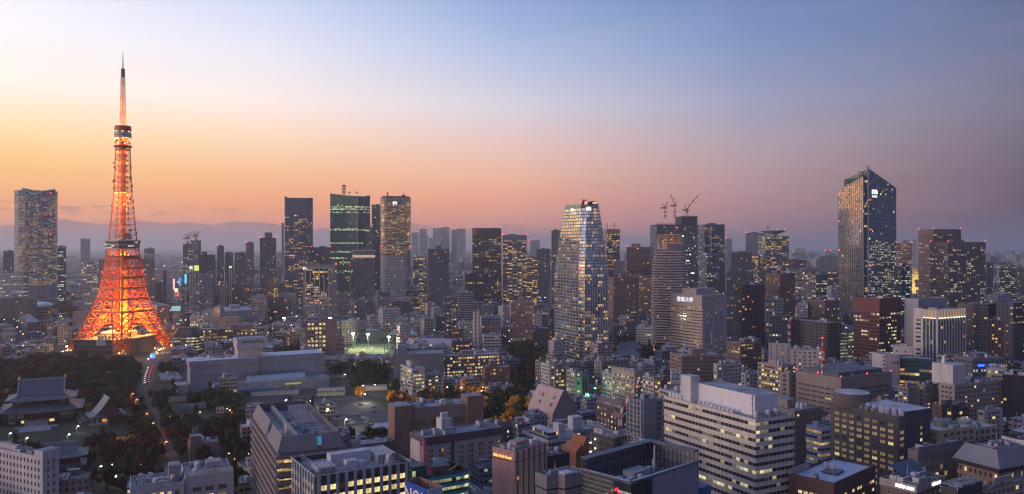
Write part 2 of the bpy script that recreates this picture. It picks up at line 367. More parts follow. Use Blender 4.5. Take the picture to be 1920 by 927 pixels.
def bd(name,label,xl,xc,xr,yt,d,th=27,mode='S',wall=(.3,.3,.32),bay=3.2,fh=3.7,ww=.6,wh=.5,lit=.22,lc='warm',st=.9,glass=(.02,.03,.045),gmet=0.,
       dep=None,dw=None,units=3,pent=3,red=0,group=None,cat='building',roof=None,par=1.0,skip=1.2,pal=None,h=None,fr=FRAME,z0=0.,foot=True,gap=1.,rnd_=None,seedx=0):
    if dep and th<=15:
        if xr<960: th=max(th,math.degrees(-math.atan((xr-960)/F)))
        elif xl>=xc-5.5 and xl>960: th=math.degrees(-math.atan((xl-960)/F))
    rnd=random.Random(hash((round(xl),round(xr),round(yt)))&0xffff)
    C,w,l=place(xl,xc,xr,d,th,dep,dw); h=h or Z(yt,d)
    root=empty(name,label,cat,(C.x,C.y,0),R(th),group); root['_m']=[C.x,C.y,R(th)]
    by=HY+F*CH/d; PROT.append((min(xl,xc)+1,xr-1,d,min(932,yt+(.97 if d<620 else (.75 if d<1150 else .55))*(by-yt))))
    if foot: FOOT.append((C.x,C.y,R(th),0,w,0,l))
    pts=[(0,0),(w,0),(w,l),(0,l)]; root['_s']=[w,l,h]
    if mode=='S': wm=facade(wall,bay,fh,ww,wh,lit,lc,st,glass,.08,gmet)
    else: wm=wallm(wall)
    b=MB(); b.prism(pts,z0,h,0,1,cap=False); ins=inset(pts,-.5) if min(w,l)>4 else pts
    cop=wallm(wall)
    for i in range(4):
        a=pts[i];c=pts[(i+1)%4];e=ins[(i+1)%4];g=ins[i]
        b.face([(a[0],a[1],h),(c[0],c[1],h),(e[0],e[1],h),(g[0],g[1],h)],1)
        b.face([(g[0],g[1],h),(e[0],e[1],h),(e[0],e[1],h-par),(g[0],g[1],h-par)],1)
    if mode=='S': # solid cornice so that windows never touch the parapet
        b.prism(inset(pts,.1),h-skip,h+.05,1,1,cap=False)
    b.build('wall',[wm,cop],root)
    b=MB(); b.face([(p[0],p[1],h-par) for p in ins],0); b.build('roof',[roof or ROOF],root)
    if mode=='B': bands(root,lambda z:pts,z0+2,h,fh,wh,facade(wall,bay,fh,ww,1,lit,lc,st,glass,.08,gmet,band=True),skip=skip)
    if mode=='W':
        wl=[]; nf=int((h-skip)/fh)
        for face in('l','f'):
            L=l if face=='l' else w; n=max(1,int((L-gap)/bay)); m0=(L-n*bay)/2+bay/2
            for i in range(n):
                for k in range(nf):
                    z=h-skip-fh*(k+.5)
                    if z<z0+1: continue
                    p=m0+i*bay
                    wl.append((0,p,z,-math.pi/2) if face=='l' else (p,0,z,0))
        windows(root,wl,rnd,bay*ww,fh*wh,lit,pal,fr=fr)
    roof_kit(root,.8,w-.8,.8,l-.8,h-par,units,rnd,pent,cop)
    if red:
        redlight(root,[(.5,.5,h),(w-.5,.5,h),(.5,l-.5,h)][:red],max(.5,d/1700))
    return root
def add_box(root,name,x0,x1,y0,y1,z0,z1,mat,mt=None):
    b=MB(); b.box(x0,x1,y0,y1,z0,z1,0,1); return b.build(name,[mat,mt or mat],root)
def text(name,s,size,mat,parent,loc,rot=(R(90),0,0),ext=.15,align='CENTER',bold=0,sx_=1.):
    cu=bpy.data.curves.new(name,'FONT'); cu.body=s; cu.size=size; cu.extrude=ext; cu.align_x=align; cu.align_y='CENTER'; cu.offset=bold; cu.resolution_u=3
    o=bpy.data.objects.new(name,cu); COL.objects.link(o); dg=bpy.context.evaluated_depsgraph_get()
    me=bpy.data.meshes.new_from_object(o.evaluated_get(dg)); bpy.data.objects.remove(o); bpy.data.curves.remove(cu)
    me.materials.clear(); me.materials.append(mat); r=link(name,me,parent,loc,rot); r.scale=(sx_,1,1); return r
# ------------------------------------------------------------------ ground, roads, haze
def gmat():
    m,t=_mat('city_ground'); g=G(t); a=noisy(g,.004,6,.5,1.5); b=noisy(g,.06,4,.6,1.3)
    g.bsdf(g.mul(g.mul((.06,.06,.068),a),b),.9); return m
b=MB(); b.face([(-26000,-400,0),(26000,-400,0),(26000,34000,0),(-26000,34000,0)],0); tag(b.build('ground',[gmat()]),kind='structure')
def inpoly(x,y,P):
    c=False; j=len(P)-1
    for i in range(len(P)):
        if (P[i][1]>y)!=(P[j][1]>y) and x<(P[j][0]-P[i][0])*(y-P[i][1])/(P[j][1]-P[i][1])+P[i][0]: c=not c
        j=i
    return c
def gpoly(L): return [gp(*p) for p in L]
grassm=plain('park_grass',(.035,.042,.02),.95,lo=.4,hi=1.5,scale=.03)
PARKS=[gpoly(p) for p in (
 [(-60,700),(0,690),(60,680),(130,672),(180,676),(240,682),(262,702),(270,735),(318,850),(345,927),(-60,927)],
 [(300,690),(330,684),(350,745),(420,765),(470,790),(470,927),(360,927),(330,850),(280,735)],
 [(605,700),(720,690),(735,735),(640,748),(600,745)],
 [(690,745),(735,735),(1000,745),(1000,830),(760,830),(735,770)],
 [(955,648),(1036,640),(1036,700),(1000,745),(955,745)],
 [(1142,640),(1225,650),(1215,690),(1142,700)],
 [(340,560),(490,557),(490,590),(340,585)],
 [(95,582),(150,578),(150,600),(95,604)],
 [(375,665),(480,655),(500,675),(440,690),(375,690)],
 [(490,668),(560,660),(572,690),(490,690)],
 [(500,770),(560,775),(640,800),(735,840),(735,860),(600,850),(480,800)],[(465,772),(598,766),(600,800),(480,802)],[(345,742),(470,752),(470,775),(350,765)])]
for k,P in enumerate(PARKS):
    b=MB(); b.face([(x,y,.008) for x,y in reversed(P)],0)
    if b.f: tag(b.build('park_lawn',[grassm]),kind='structure')
asph=plain('asphalt',(.05,.05,.055),.85,lo=.75,hi=1.25,scale=.08); path=plain('path_gravel',(.07,.055,.055),.9,lo=.7,hi=1.25,scale=.2)
kerb=plain('kerb_stone',(.3,.3,.3),.8)
ROADS=[]
def strip(name,pts,wd,mat,z=.016,kb=True,line=True):
    P=[Vector(gp(*p)) for p in pts]; ROADS.append((P,wd)); b=MB()
    nrm=[]
    for i in range(len(P)):
        t=(P[min(i+1,len(P)-1)]-P[max(i-1,0)]).normalized(); nrm.append(Vector((-t.y,t.x)))
    for i in range(len(P)-1):
        a,c=P[i],P[i+1]; n1,n2=nrm[i],nrm[i+1]; h=wd/2
        b.face([(*(a-n1*h),z),(*(c-n2*h),z),(*(c+n2*h),z),(*(a+n1*h),z)],0)
        if kb:
            for s in(-1,1):
                q=[a+n1*h*s,c+n2*h*s,c+n2*(h+.4)*s,a+n1*(h+.4)*s]
                if s<0: q=q[::-1]
                b.prism([tuple(v) for v in (q if (q[1]-q[0]).cross(q[2]-q[1])>0 else q[::-1])],0,.14,1)
        if line:
            L=(c-a).length; k=0
            while k<L-4:
                p=a.lerp(c,k/L); q=a.lerp(c,(k+4)/L); b.face([(*(p-n1*.12),z+.006),(*(q-n1*.12),z+.006),(*(q+n1*.12),z+.006),(*(p+n1*.12),z+.006)],2); k+=9
    tag(b.build(name,[mat,kerb,WHITE]),kind='structure')
strip('temple_avenue',[(250,738),(268,765),(295,812),(322,862),(345,915)],3.6,path,line=False,kb=False)
strip('tower_road',[(300,668),(283,690),(276,715),(262,735)],8,asph,.02)
strip('main_road',[(-80,915),(60,908),(170,897),(260,890),(340,885)],18,asph,.024)
strip('park_road',[(600,750),(700,742),(800,747),(960,752)],12,asph,.028)
PARK=gpoly([(610,775),(690,752),(760,785),(742,830),(690,812)]); b=MB(); b.face([(x,y,.032) for x,y in PARK[::-1]],0); tag(b.build('parking_ground',[plain('parking_asphalt',(.085,.08,.085),.85,lo=.8,hi=1.2,scale=.05)]),kind='structure')
# the evening air
vm,t=_mat('haze_air'); g=G(t); pv=g.n('ShaderNodeVolumePrincipled'); pv.inputs['Color'].default_value=(.94,.92,.95,1); pv.inputs['Density'].default_value=.00008
pv.inputs['Anisotropy'].default_value=.6; o_=g.n('ShaderNodeOutputMaterial'); t.links.new(pv.outputs[0],o_.inputs['Volume'])
b=MB(); b.box(-27000,27000,-900,35000,-1.5,445,0); tag(b.build('haze',[vm]),kind='stuff')

# ------------------------------------------------------------------ the floodlit lattice tower
def lattice_tower():
    D=1150.; X=W(230.5,D); root=empty('lattice_tower','tall orange lattice steel tower with two observation decks, floodlit at dusk','tower',(X,D,0))
    orange=plain('orange_steel',(.88,.15,.012),.4,lo=.8,hi=1.1); red=plain('red_steel',(.45,.035,.015),.5); wht=plain('white_steel',(.75,.72,.7),.5)
    PR=[(0,75),(18,62.5),(37,50.5),(57,41),(74.5,33.6),(90,29.3),(105,26.5),(118,24),(132,21.8),(145,20.6),(160.7,17.5),(189,15),(219,11.9),(257.6,10),(288,9.2),(304,7.6)]
    def r(z):
        for (a,ra),(b_,rb) in zip(PR,PR[1:]):
            if z<=b_: return ra+(rb-ra)*(z-a)/(b_-a)
        return PR[-1][1]
    A0=R(180+24)
    def cor(i,z): a=A0+i*math.pi/2; return Vector((r(z)*math.cos(a),r(z)*math.sin(a),z))
    def wd(z): return 13+(z/57)*6 if z<57 else max(6.5,19-(z-57)*.145)
    def inn(i,j,z):  # point on face towards corner j, width wd from corner i
        a=cor(i,z);b_=cor(j,z); return a+(b_-a).normalized()*min(wd(z),(b_-a).length*.48)
    LV=[0,9,18,27.5,37,47,57]; UP=[57,65.5,74.5,82,90,97.5,105,111.5,118,125,132,138.5,145]
    for i in range(4):
        b=MB()
        for z0,z1 in zip(LV,LV[1:]):
            n,p=(i+1)%4,(i-1)%4
            ch0=[cor(i,z0),inn(i,n,z0),None,inn(i,p,z0)]; ch1=[cor(i,z1),inn(i,n,z1),None,inn(i,p,z1)]
            ch0[2]=ch0[1]+ch0[3]-ch0[0]; ch1[2]=ch1[1]+ch1[3]-ch1[0]
            for k in range(4):
                b.bar(ch0[k],ch1[k],1.0 if k==0 else .7); k2=(k+1)%4
                b.bar(ch0[k],ch1[k2],.42); b.bar(ch0[k2],ch1[k],.42); b.bar(ch1[k],ch1[k2],.45)
        b.cyl(cor(i,0).x*.93,cor(i,0).y*.93,0,3,9,1,n=4)
        b.build('leg',[orange,plain('concrete',(.35,.34,.33),.9)],root)
    b=MB()
    for i in range(4):
        j=(i+1)%4
        for q,z in enumerate((37,47,57)):
            b.bar(inn(i,j,z),inn(j,i,z),.7 if z!=47 else .5)
        A=[inn(i,j,37),inn(j,i,37),inn(i,j,47),inn(j,i,47)]; nseg=6
        for z0,z1 in((37,47),(47,57)):
            for s in range(nseg):
                p0=inn(i,j,z0).lerp(inn(j,i,z0),s/nseg);p1=inn(i,j,z0).lerp(inn(j,i,z0),(s+1)/nseg);q0=inn(i,j,z1).lerp(inn(j,i,z1),s/nseg);q1=inn(i,j,z1).lerp(inn(j,i,z1),(s+1)/nseg)
                b.bar(p0,q1,.3);b.bar(p1,q0,.3)
        for z0,z1 in zip(UP,UP[1:]):
            P0=[cor(i,z0),inn(i,j,z0),inn(j,i,z0),cor(j,z0)];P1=[cor(i,z1),inn(i,j,z1),inn(j,i,z1),cor(j,z1)]
            b.bar(P0[0],P1[0],.95)
            for k in(1,2): b.bar(P0[k],P1[k],.6)
            for k in range(3):
                if k!=1: b.bar(P0[k],P1[k+1],.27); b.bar(P0[k+1],P1[k],.27)
                elif UP.index(z0)%2==0: q_=UP[min(UP.index(z0)+2,12)]; b.bar(P0[1],inn(j,i,q_),.32); b.bar(P0[2],inn(i,j,q_),.32)
                b.bar(P1[k],P1[k+1],.5 if UP.index(z1)%2==0 else .22)
    # inner cross frames that tie the faces
    for z in(57,74.5,90,105,118,132):
        for i in range(4): b.bar(inn(i,(i+1)%4,z),inn((i+2)%4,(i+1)%4,z),.45); b.bar(inn(i,(i+3)%4,z),inn((i+2)%4,(i+3)%4,z),.45)
    b.build('lower_frame',[orange],root)
    for k,z in enumerate((57,74.5,90,105,118,132)):
        b=MB()
        for i in range(4):
            a,c=cor(i,z),cor((i+1)%4,z); b.bar(a+Vector((0,0,.9)),c+Vector((0,0,.9)),.5); b.bar(a-Vector((0,0,.9)),c-Vector((0,0,.9)),.5)
        b.build('belt_beam',[orange if k%2==0 else red],root)
    b=MB(); b.prism([(-1,-6),(5,-6),(5,3),(-1,3)],8,145,0); b.build('elevator_shaft',[plain('shaft_panel',(.75,.42,.16),.6,lo=.7,hi=1.1,scale=.15,stretch=(1,1,.5))],root)
    b=MB(); b.prism([(-8,-5),(-3.5,-5),(-3.5,3),(-8,3)],8,145,0)
    for z in range(12,144,6): b.prism([(-8.3,-5.3),(-3.2,-5.3),(-3.2,3.3),(-8.3,3.3)],z,z+.6,0)
    b.build('stair_shaft',[red],root)
    # main observatory: two glazed storeys, white rims
    def octo(rr,off=0): return [(rr*math.cos(A0+math.pi/4*k+off),rr*math.sin(A0+math.pi/4*k+off)) for k in range(8)]
    def sq(rr,cut=.18):
        out=[]
        for i in range(4):
            a=Vector((math.cos(A0+i*math.pi/2),math.sin(A0+i*math.pi/2)))*rr; n_=Vector((math.cos(A0+(i+1)*math.pi/2),math.sin(A0+(i+1)*math.pi/2)))*rr; p_=Vector((math.cos(A0+(i-1)*math.pi/2),math.sin(A0+(i-1)*math.pi/2)))*rr
            out+=[tuple(a+(p_-a)*cut),tuple(a+(n_-a)*cut)]
        return out
    gl=facade((.42,.32,.28),1.6,2.6,.7,.7,.14,'white',1.4,(.05,.04,.04)); rim=wht
    b=MB(); b.prism(sq(24.5),145,146.6,0,top=sq(26)); mo=b.build('main_observatory',[rim],root)
    b=MB(); b.prism(sq(25.6),146.6,150.6,0,top=sq(27),cap=False); b.prism(sq(26.8),151.6,157,0,top=sq(28.2),cap=False); b.build('deck_glazing',[gl],mo)
    b=MB(); b.prism(sq(27.6),150.6,151.6,0); b.build('deck_rim',[rim],mo)
    b=MB(); b.prism(sq(28.8),157,158.1,0,1,bottom=True); b.build('deck_roof',[rim,plain('deck_roof_red',(.35,.06,.04),.6)],mo)
    b=MB(); b.prism(sq(23),133.5,136.2,0,top=sq(23.4)); b.prism(sq(22),131,133.5,0); b.build('service_level',[red],root)
    # upper frame
    UL=[158,165,172.5,180,189,196.5,204,211.5,219,226.5,234,241.5,249,257.6,265,272.5,280,288,296,304]
    b=MB()
    for z0,z1 in zip(UL,UL[1:]):
        for i in range(4):
            j=(i+1)%4; m0=(cor(i,z0)+cor(j,z0))/2; m1=(cor(i,z1)+cor(j,z1))/2
            b.bar(cor(i,z0),cor(i,z1),.6); b.bar(cor(i,z1),cor(j,z1),.42)
            b.bar(cor(i,z0),m1,.27); b.bar(cor(j,z0),m1,.27); b.bar(m0,m1,.3)
    b.build('upper_frame',[red if False else orange],root)
    b=MB(); b.prism([(-2.6,-2.6),(2.6,-2.6),(2.6,2.6),(-2.6,2.6)],158,304,0)
    for z in range(160,304,5): b.prism([(-2.9,-2.9),(2.9,-2.9),(2.9,2.9),(-2.9,2.9)],z,z+.7,0)
    b.build('upper_shaft',[plain('shaft_red',(.5,.08,.02),.6)],root)
    for z in(209,226): 
        b=MB(); b.prism(sq(r(z)*1.25),z,z+.8,0,bottom=True)
        P=sq(r(z)*1.25)
        for k in range(8): b.bar((*P[k],z+.8),(*P[k],z+2.2),.12); b.bar((*P[k],z+2.2),(*P[(k+1)%8],z+2.2),.12)
        b.build('catwalk',[plain('catwalk_yellow',(.8,.5,.12),.6)],root)
    b=MB(); b.prism(sq(14,.1),159,161,0); b.prism(sq(12,.1),161,168,1); b.build('maintenance_room',[wht,plain('room_panel',(.6,.45,.3),.6)],root)
    b=MB(); b.cyl(0,0,291,293,12,0,n=16); b.cyl(0,0,286.5,288,10,0,n=16); b.build('lower_catwalk',[red],root)
    b=MB(); b.cyl(0,0,304,312,11.3,0,2,n=16); b.cyl(0,0,312,313.2,11.0,2,n=16); b.cyl(0,0,313.2,321,11.2,1,n=16,r2=10.8); b.build('top_observatory',[facade((.6,.56,.55),1.4,3.6,.7,.35,.05,'white',1.,(.04,.03,.03)),red,wht],root)
    # antenna mast
    b=MB(); ZA=[321+3.2*k for k in range(23)]
    for z0,z1 in zip(ZA,ZA[1:]):
        r0=3.6-(z0-321)/70*1.0; r1=3.6-(z1-321)/70*1.0; m=int((z0-321)/11)%2
        for i in range(4):
            a=A0+i*math.pi/2;c=a+math.pi/2; p=lambda rr,an,z:(rr*math.cos(an),rr*math.sin(an),z)
            b.bar(p(r0,a,z0),p(r1,a,z1),.34,m); b.bar(p(r0,a,z0),p(r1,c,z1),.2,m); b.bar(p(r1,a,z1),p(r1,c,z1),.22,m)
    b.build('antenna_mast',[plain('mast_white_floodlit',(.8,.36,.2),.5),orange],root)  # white bands tinted orange, the warm floodlighting put into their colour
    b=MB(); b.cyl(0,0,391,403,2.7,0,n=8); 
    for z in range(393,403,3): b.cyl(0,0,z,z+.5,3.1,0,n=8)
    b.build('antenna_drum',[plain('drum_red',(.2,.03,.03),.5)],root)
    b=MB(); b.cyl(0,0,403,427,.9,0,n=6,r2=.35); b.build('spike',[DARK],root)
    # dish aerials on the upper frame
    dm=MB(); dm.cyl(0,0,-.5,.5,1.7,0,n=10,r2=1.9); dm.bar((0,0,-.5),(0,0,-2),.3,1); dmesh=dm.mesh('dish_aerial',[plain('dish_dark',(.12,.08,.08),.6),DARK])
    rr=random.Random(3)
    for z,a in((168,20),(172,330),(204,5),(207,185),(214,20),(216,340),(228,0),(232,175),(236,30),(242,190),(246,350),(262,5),(262,178),(268,200),(296,0),(298,180),(299,250),(296,300)):
        an=R(a); k=r(z)+1.6; link('dish_aerial',dmesh,root,(k*math.cos(an),k*math.sin(an)-1,z),(R(90),0,an+R(90)))
    redlight(root,[cor(0,111)+Vector((-1,0,0)),cor(1,111)+Vector((1,0,0)),cor(2,111)],1.3)
    wl=glow('white_lamp',(1,.8,.5),14.); rr=random.Random(5)
    fl=MB(); fl.box(-1,1,-.5,.5,0,1.4,0); fl.box(-1.1,1.1,.5,.8,-.1,1.5,1); flm=fl.mesh('floodlight',[glow('flood_lens',(1,.6,.18),6.),DARK])
    for i in range(4):
        for k in(-1,0,1): p=cor(i,2)*.9; link('floodlight',flm,root,(p.x+k*4,p.y+3,3),(0,0,rr.random()*6))
    for z in(311,313):
        for k in range(8): a=A0+k*math.pi/4; link('floodlight',flm,root,(11.6*math.cos(a),11.6*math.sin(a),z-9 if z==311 else z-.6),(R(0),0,a+R(90))).scale=(.5,.5,.6)
    # real floodlights
    def pl(x,y,z,p,c=(1,.50,.13),s=2.):
        l=bpy.data.lights.new('floodlight_beam','POINT'); l.energy=p; l.color=c; l.shadow_soft_size=s; o=link('floodlight_beam',l,root,(x,y,z))
    K=1.0
    for i in range(4):
        c=cor(i,14)*.74; pl(c.x,c.y,6,22000)
        c=cor(i,30)*.60; pl(c.x,c.y,27,20000)
    for z,p in((42,36000),(52,40000),(64,12000),(80,5000),(98,3400),(116,3000),(137,11000)):
        for i in range(4):
            m=(cor(i,z)+cor((i+1)%4,z))/2*.62; pl(m.x,m.y,z,p,(1,.52,.10) if z<60 else (1,.36,.06))
    for z,p in((163,6000),(176,2600),(190,2000),(206,9000),(213,11000),(223,12000),(236,2400),(252,3600),(268,4200),(283,3000),(296,4400),(301,4200)):
        for s in(-1,1): pl(s*5.2,-5.2,z,p*K*.8,(1,.58,.14),.6)
    for z,p in((324,2400),(333,2200),(345,1700),(358,1100),(372,600)):
        for s in(-1,1): pl(s*5,-4,z,p*K,(1,.5,.16),.5)
    # hall between the feet
    h=empty('base_hall','dark block with cluttered pinkish roof standing between the feet of the orange tower','hall',(X,D,0)); h['_m']=[X,D,0]
    FOOT.append((X,D,0,-85,85,-85,85)); PROT.append((128,322,1060,664))
    th=A0; 
    b=MB(); Q=[Vector((-50,-38)),Vector((18,-46)),Vector((32,20)),Vector((-36,30))]; Q=[tuple(q) for q in Q]
    b.prism(Q,0,20,0,1); b.build('wall',[facade((.06,.055,.07),9,7,.9,.3,.02),plain('hall_roof',(.42,.3,.28),.8,lo=.5,hi=1.3,scale=.08)],h)
    add_box(h,'drum_panel',-16,8,-43.6,-42.4,12,20.6,plain('panel_blue',(.3,.32,.4),.5))
    b=MB(); b.prism([(18.2,-45.5),(38,-34),(44,6),(32.6,19)],0,22,0,1); b.build('annex',[plain('tan_wall',(.3,.19,.12),.8),ROOF],h)
    rr=random.Random(12); roof_kit(h,-44,16,-34,18,20,22,rr)
    add_box(h,'roof_hall',-24,14,-18,14,20,28,plain('salmon',(.6,.36,.28),.8)); add_box(h,'light_strip',-20,10,-20.6,-18.1,27,28.2,glow('strip',(1,.62,.16),3.)); add_box(h,'light_strip',-26,-24.1,-18,-8,22,23.2,glow('strip',(1,.62,.16),3.))
    for k in range(5): b=MB(); b.cyl(-14+k*5,-40,20,26,1.6,0,n=10,r2=1.6); b.build('vent_duct',[METAL],h)
lattice_tower()
# ------------------------------------------------------------------ landmark towers of the skyline
GLASSB=(.10,.15,.20)
def twr(name,label,x,d,rz,cat='tower',foot=None):
    root=empty(name,label,cat,(x,d,0),R(rz)); root['_m']=[x,d,R(rz)]
    if foot: FOOT.append((x,d,R(rz),*foot))
    return root
# curved round tower far left
def facing(xl,xr,d):
    th=math.degrees(-math.atan((xr-960)/F)); C,w,l=place(xl,xl,xr,d,th,dep=10); return C.x,C.y,w,th
def curved_far():
    x0,d,w,th=facing(26,108,2000.); r=twr('curved_tower','broad curved tower with twin horn-like crown at the far left of the skyline',x0,d,th,foot=(0,w,0,w))
    h=Z(357,d)
    def P(k=0): 
        pts=[(0,w*.3),(w*.10,w*.08),(w*.26,w*.02),(w*.28,-w*.05),(w*.5,-w*.10),(w*.80,-w*.05),(w*.95,w*.05),(w,w*.28),(w,w*.8),(w*.8,w),(w*.2,w),(0,w*.8)]
        return pts
    b=MB(); b.prism(P(),0,h,0,1); b.build('wall',[wallm((.30,.32,.40)),ROOFD],r)
    bands(r,lambda z:P(),50,h-10,4.3,.5,facade((.2,.22,.27),2.6,4.3,.85,1,.55,'warm',.75,(.08,.11,.16),.15,.3,band=True))
    b=MB(); b.prism(inset(P(),.3),h-9,h+1,0,1); b.build('crown_band',[plain('crown_grey',(.22,.26,.32),.5)],r)
    for s,cx in((-1,w*.36),(1,w*.76)):
        b=MB()
        for k in range(6):
            a=k/6.; b.prism([(cx+s*(14-26*a)-4,w*.08),(cx+s*(14-26*a)+4,-w*.09-.5+k*.1),(cx+s*(14-26*a)+4,w*.3),(cx+s*(14-26*a)-4,w*.3)],h,h+5.5-5.5*a,0)
        b.bar((cx+s*16,0,h),(cx+s*16,0,h+8),.5); b.build('crown_horn',[plain('horn_grey',(.16,.2,.25),.5)],r)
    for xx in(w*.26,w*.62):
        b=MB(); b.box(xx-.9,xx+.9,-w*.1-1.2,-w*.02,30,h-1); b.build('facade_rib',[plain('rib_pale',(.45,.48,.55),.5)],r)
    for k in range(7): t=k/6; link('crown_lamp',lampmesh('crown',(.2,1,.6),1.2,1.0),r,(w*(.3+.32*t),-w*.1-1.5,h-1-7*math.sin(math.pi*t)))
    redlight(r,[(w*.84,-w*.06,h-6),(w*.84,-w*.06,h-60),(w*.84,-w*.06,h-110)],1.2)
def lampmesh(key,c,st,s):
    k=('lm',key,s)
    if k in MATS: return MATS[k]
    b=MB(); b.cyl(0,0,-s*.4,s*.4,s,0,n=8,r2=s*.8); MATS[k]=b.mesh('lamp_head',[glow('lamp_'+key,c,st)]); return MATS[k]
curved_far()
def glass_taper():
    """centre tower: white grid over glass, two leaning faces parted by a dark slot"""
    d=985.; th=22; C=Vector((W(1088,d),d)); Rv=Vector((math.cos(R(th)),math.sin(R(th)))); Lv=Vector((-Rv.y,Rv.x))
    h=Z(383,d)
    def s(px,D): t=(px-960)/F; return (t*C.y-C.x)/(D.x-t*D.y)
    w=s(1143,Rv); l=s(1039,Lv); r=twr('tapered_glass_tower','tapered glass tower with white grid, its left face glowing with sunset reflection',C.x,C.y,th,foot=(0,w,0,l))
    zt=Z(520,d)
    def fp(z):
        k=0 if z<zt else ((z-zt)/(h-zt))
        k=.72*k+.28*k*k; q=1-.0*k
        x1=w*(1-.25*k); y1=l*(1-.22*k); o=7.*k
        # slot at the near corner
        return [(1.5+o,7+o),(4.5+o,4.5+o),(7+o,1.5+o),(x1-3,o),(x1,3+o),(x1,y1),(3+o,y1),(o,y1-3)]
    fh=4.1; n=int((h-6)/fh)
    b=MB(); zz=[0,zt*.5,zt]+[zt+(h-zt)*i/8 for i in range(1,9)]
    for a,c in zip(zz,zz[1:]): b.prism(fp(a),a,c,0,1,top=fp(c),cap=(c==zz[-1]))
    b.build('wall',[plain('tower_core',(.05,.07,.09),.3),ROOFD],r)
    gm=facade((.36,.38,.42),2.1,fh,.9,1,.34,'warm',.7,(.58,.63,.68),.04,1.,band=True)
    gl_=facade((.40,.40,.42),2.1,fh,.94,1,.16,'warm',.5,(.9,.88,.85),.03,1.,band=True)  # left face only: same glass tinted brighter to strengthen its sunset reflection
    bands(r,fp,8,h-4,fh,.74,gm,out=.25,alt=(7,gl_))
    # white grid: thin mullions and storey lines
    b=MB()
    for k in range(n):
        z=h-5-k*fh+fh*.08; a=inset(fp(z),.45); c=inset(fp(z+.5),.45); b.prism(a,z,z+.38,0,top=c,bottom=True)
    for a,c in zip(zz,zz[1:]):
        P,Q=inset(fp(a),.6),inset(fp(c),.6); P0=fp(0)
        for (i,j,cnt) in((3,2,9),(7,0,8)):
            for q in range(cnt+1):
                t=q/cnt; b.bar((P[i][0]+(P[j][0]-P[i][0])*t,P[i][1]+(P[j][1]-P[i][1])*t,a),(Q[i][0]+(Q[j][0]-Q[i][0])*t,Q[i][1]+(Q[j][1]-Q[i][1])*t,c),.24 if i==3 else .13)
    b.build('curtain_grid',[plain('grid_white',(.55,.57,.62),.45,.2)],r)
    b=MB(); P=fp(h-4);Q=fp(h+1)
    for i in range(8):
        if i in(0,1): continue
        a=P[i];c=P[(i+1)%8]; e=Q[(i+1)%8];f=Q[i]; b.face([(a[0],a[1],h-4),(c[0],c[1],h-4),(e[0],e[1],h+1.5),(f[0],f[1],h+1.5)],0,[(0,0),(20,0),(20,4),(0,4)])
    b.build('crown_screen',[plain('crown_glass',(.3,.36,.42),.12,.8)],r)
    tw=glow('sign_white',(1,1,.95),1.6)
    text('sign','m',9,tw,r,(w*.36,5.6,h-4.5),bold=.12); text('sign','m',8,tw,r,(5.6,l*.45,h-5),(R(90),0,R(-90)),bold=.12)
    b=MB(); b.box(6,9,6,9,h,h+4); b.bar((7,7,h+4),(12,4,h+6),.5); b.bar((7,7,h),(7,7,h+7),.4); b.build('window_gondola_crane',[DARK],r)
    b=MB(); b.box(w*.35,w*.35+5,5,9,h,h+3.2); b.bar((w*.35,7,h+3),(w*.35+9,7,h+4),.6); b.build('window_gondola_crane',[DARK],r)
    al=lampmesh('amber',(1,.6,.2),4.,.6)
    for k in range(7): link('crown_lamp',al,r,(w*(.25+.06*k),7.3,h+2))
    redlight(r,[(3,3,h+1),(1,4.,h-80)],.9)
glass_taper()
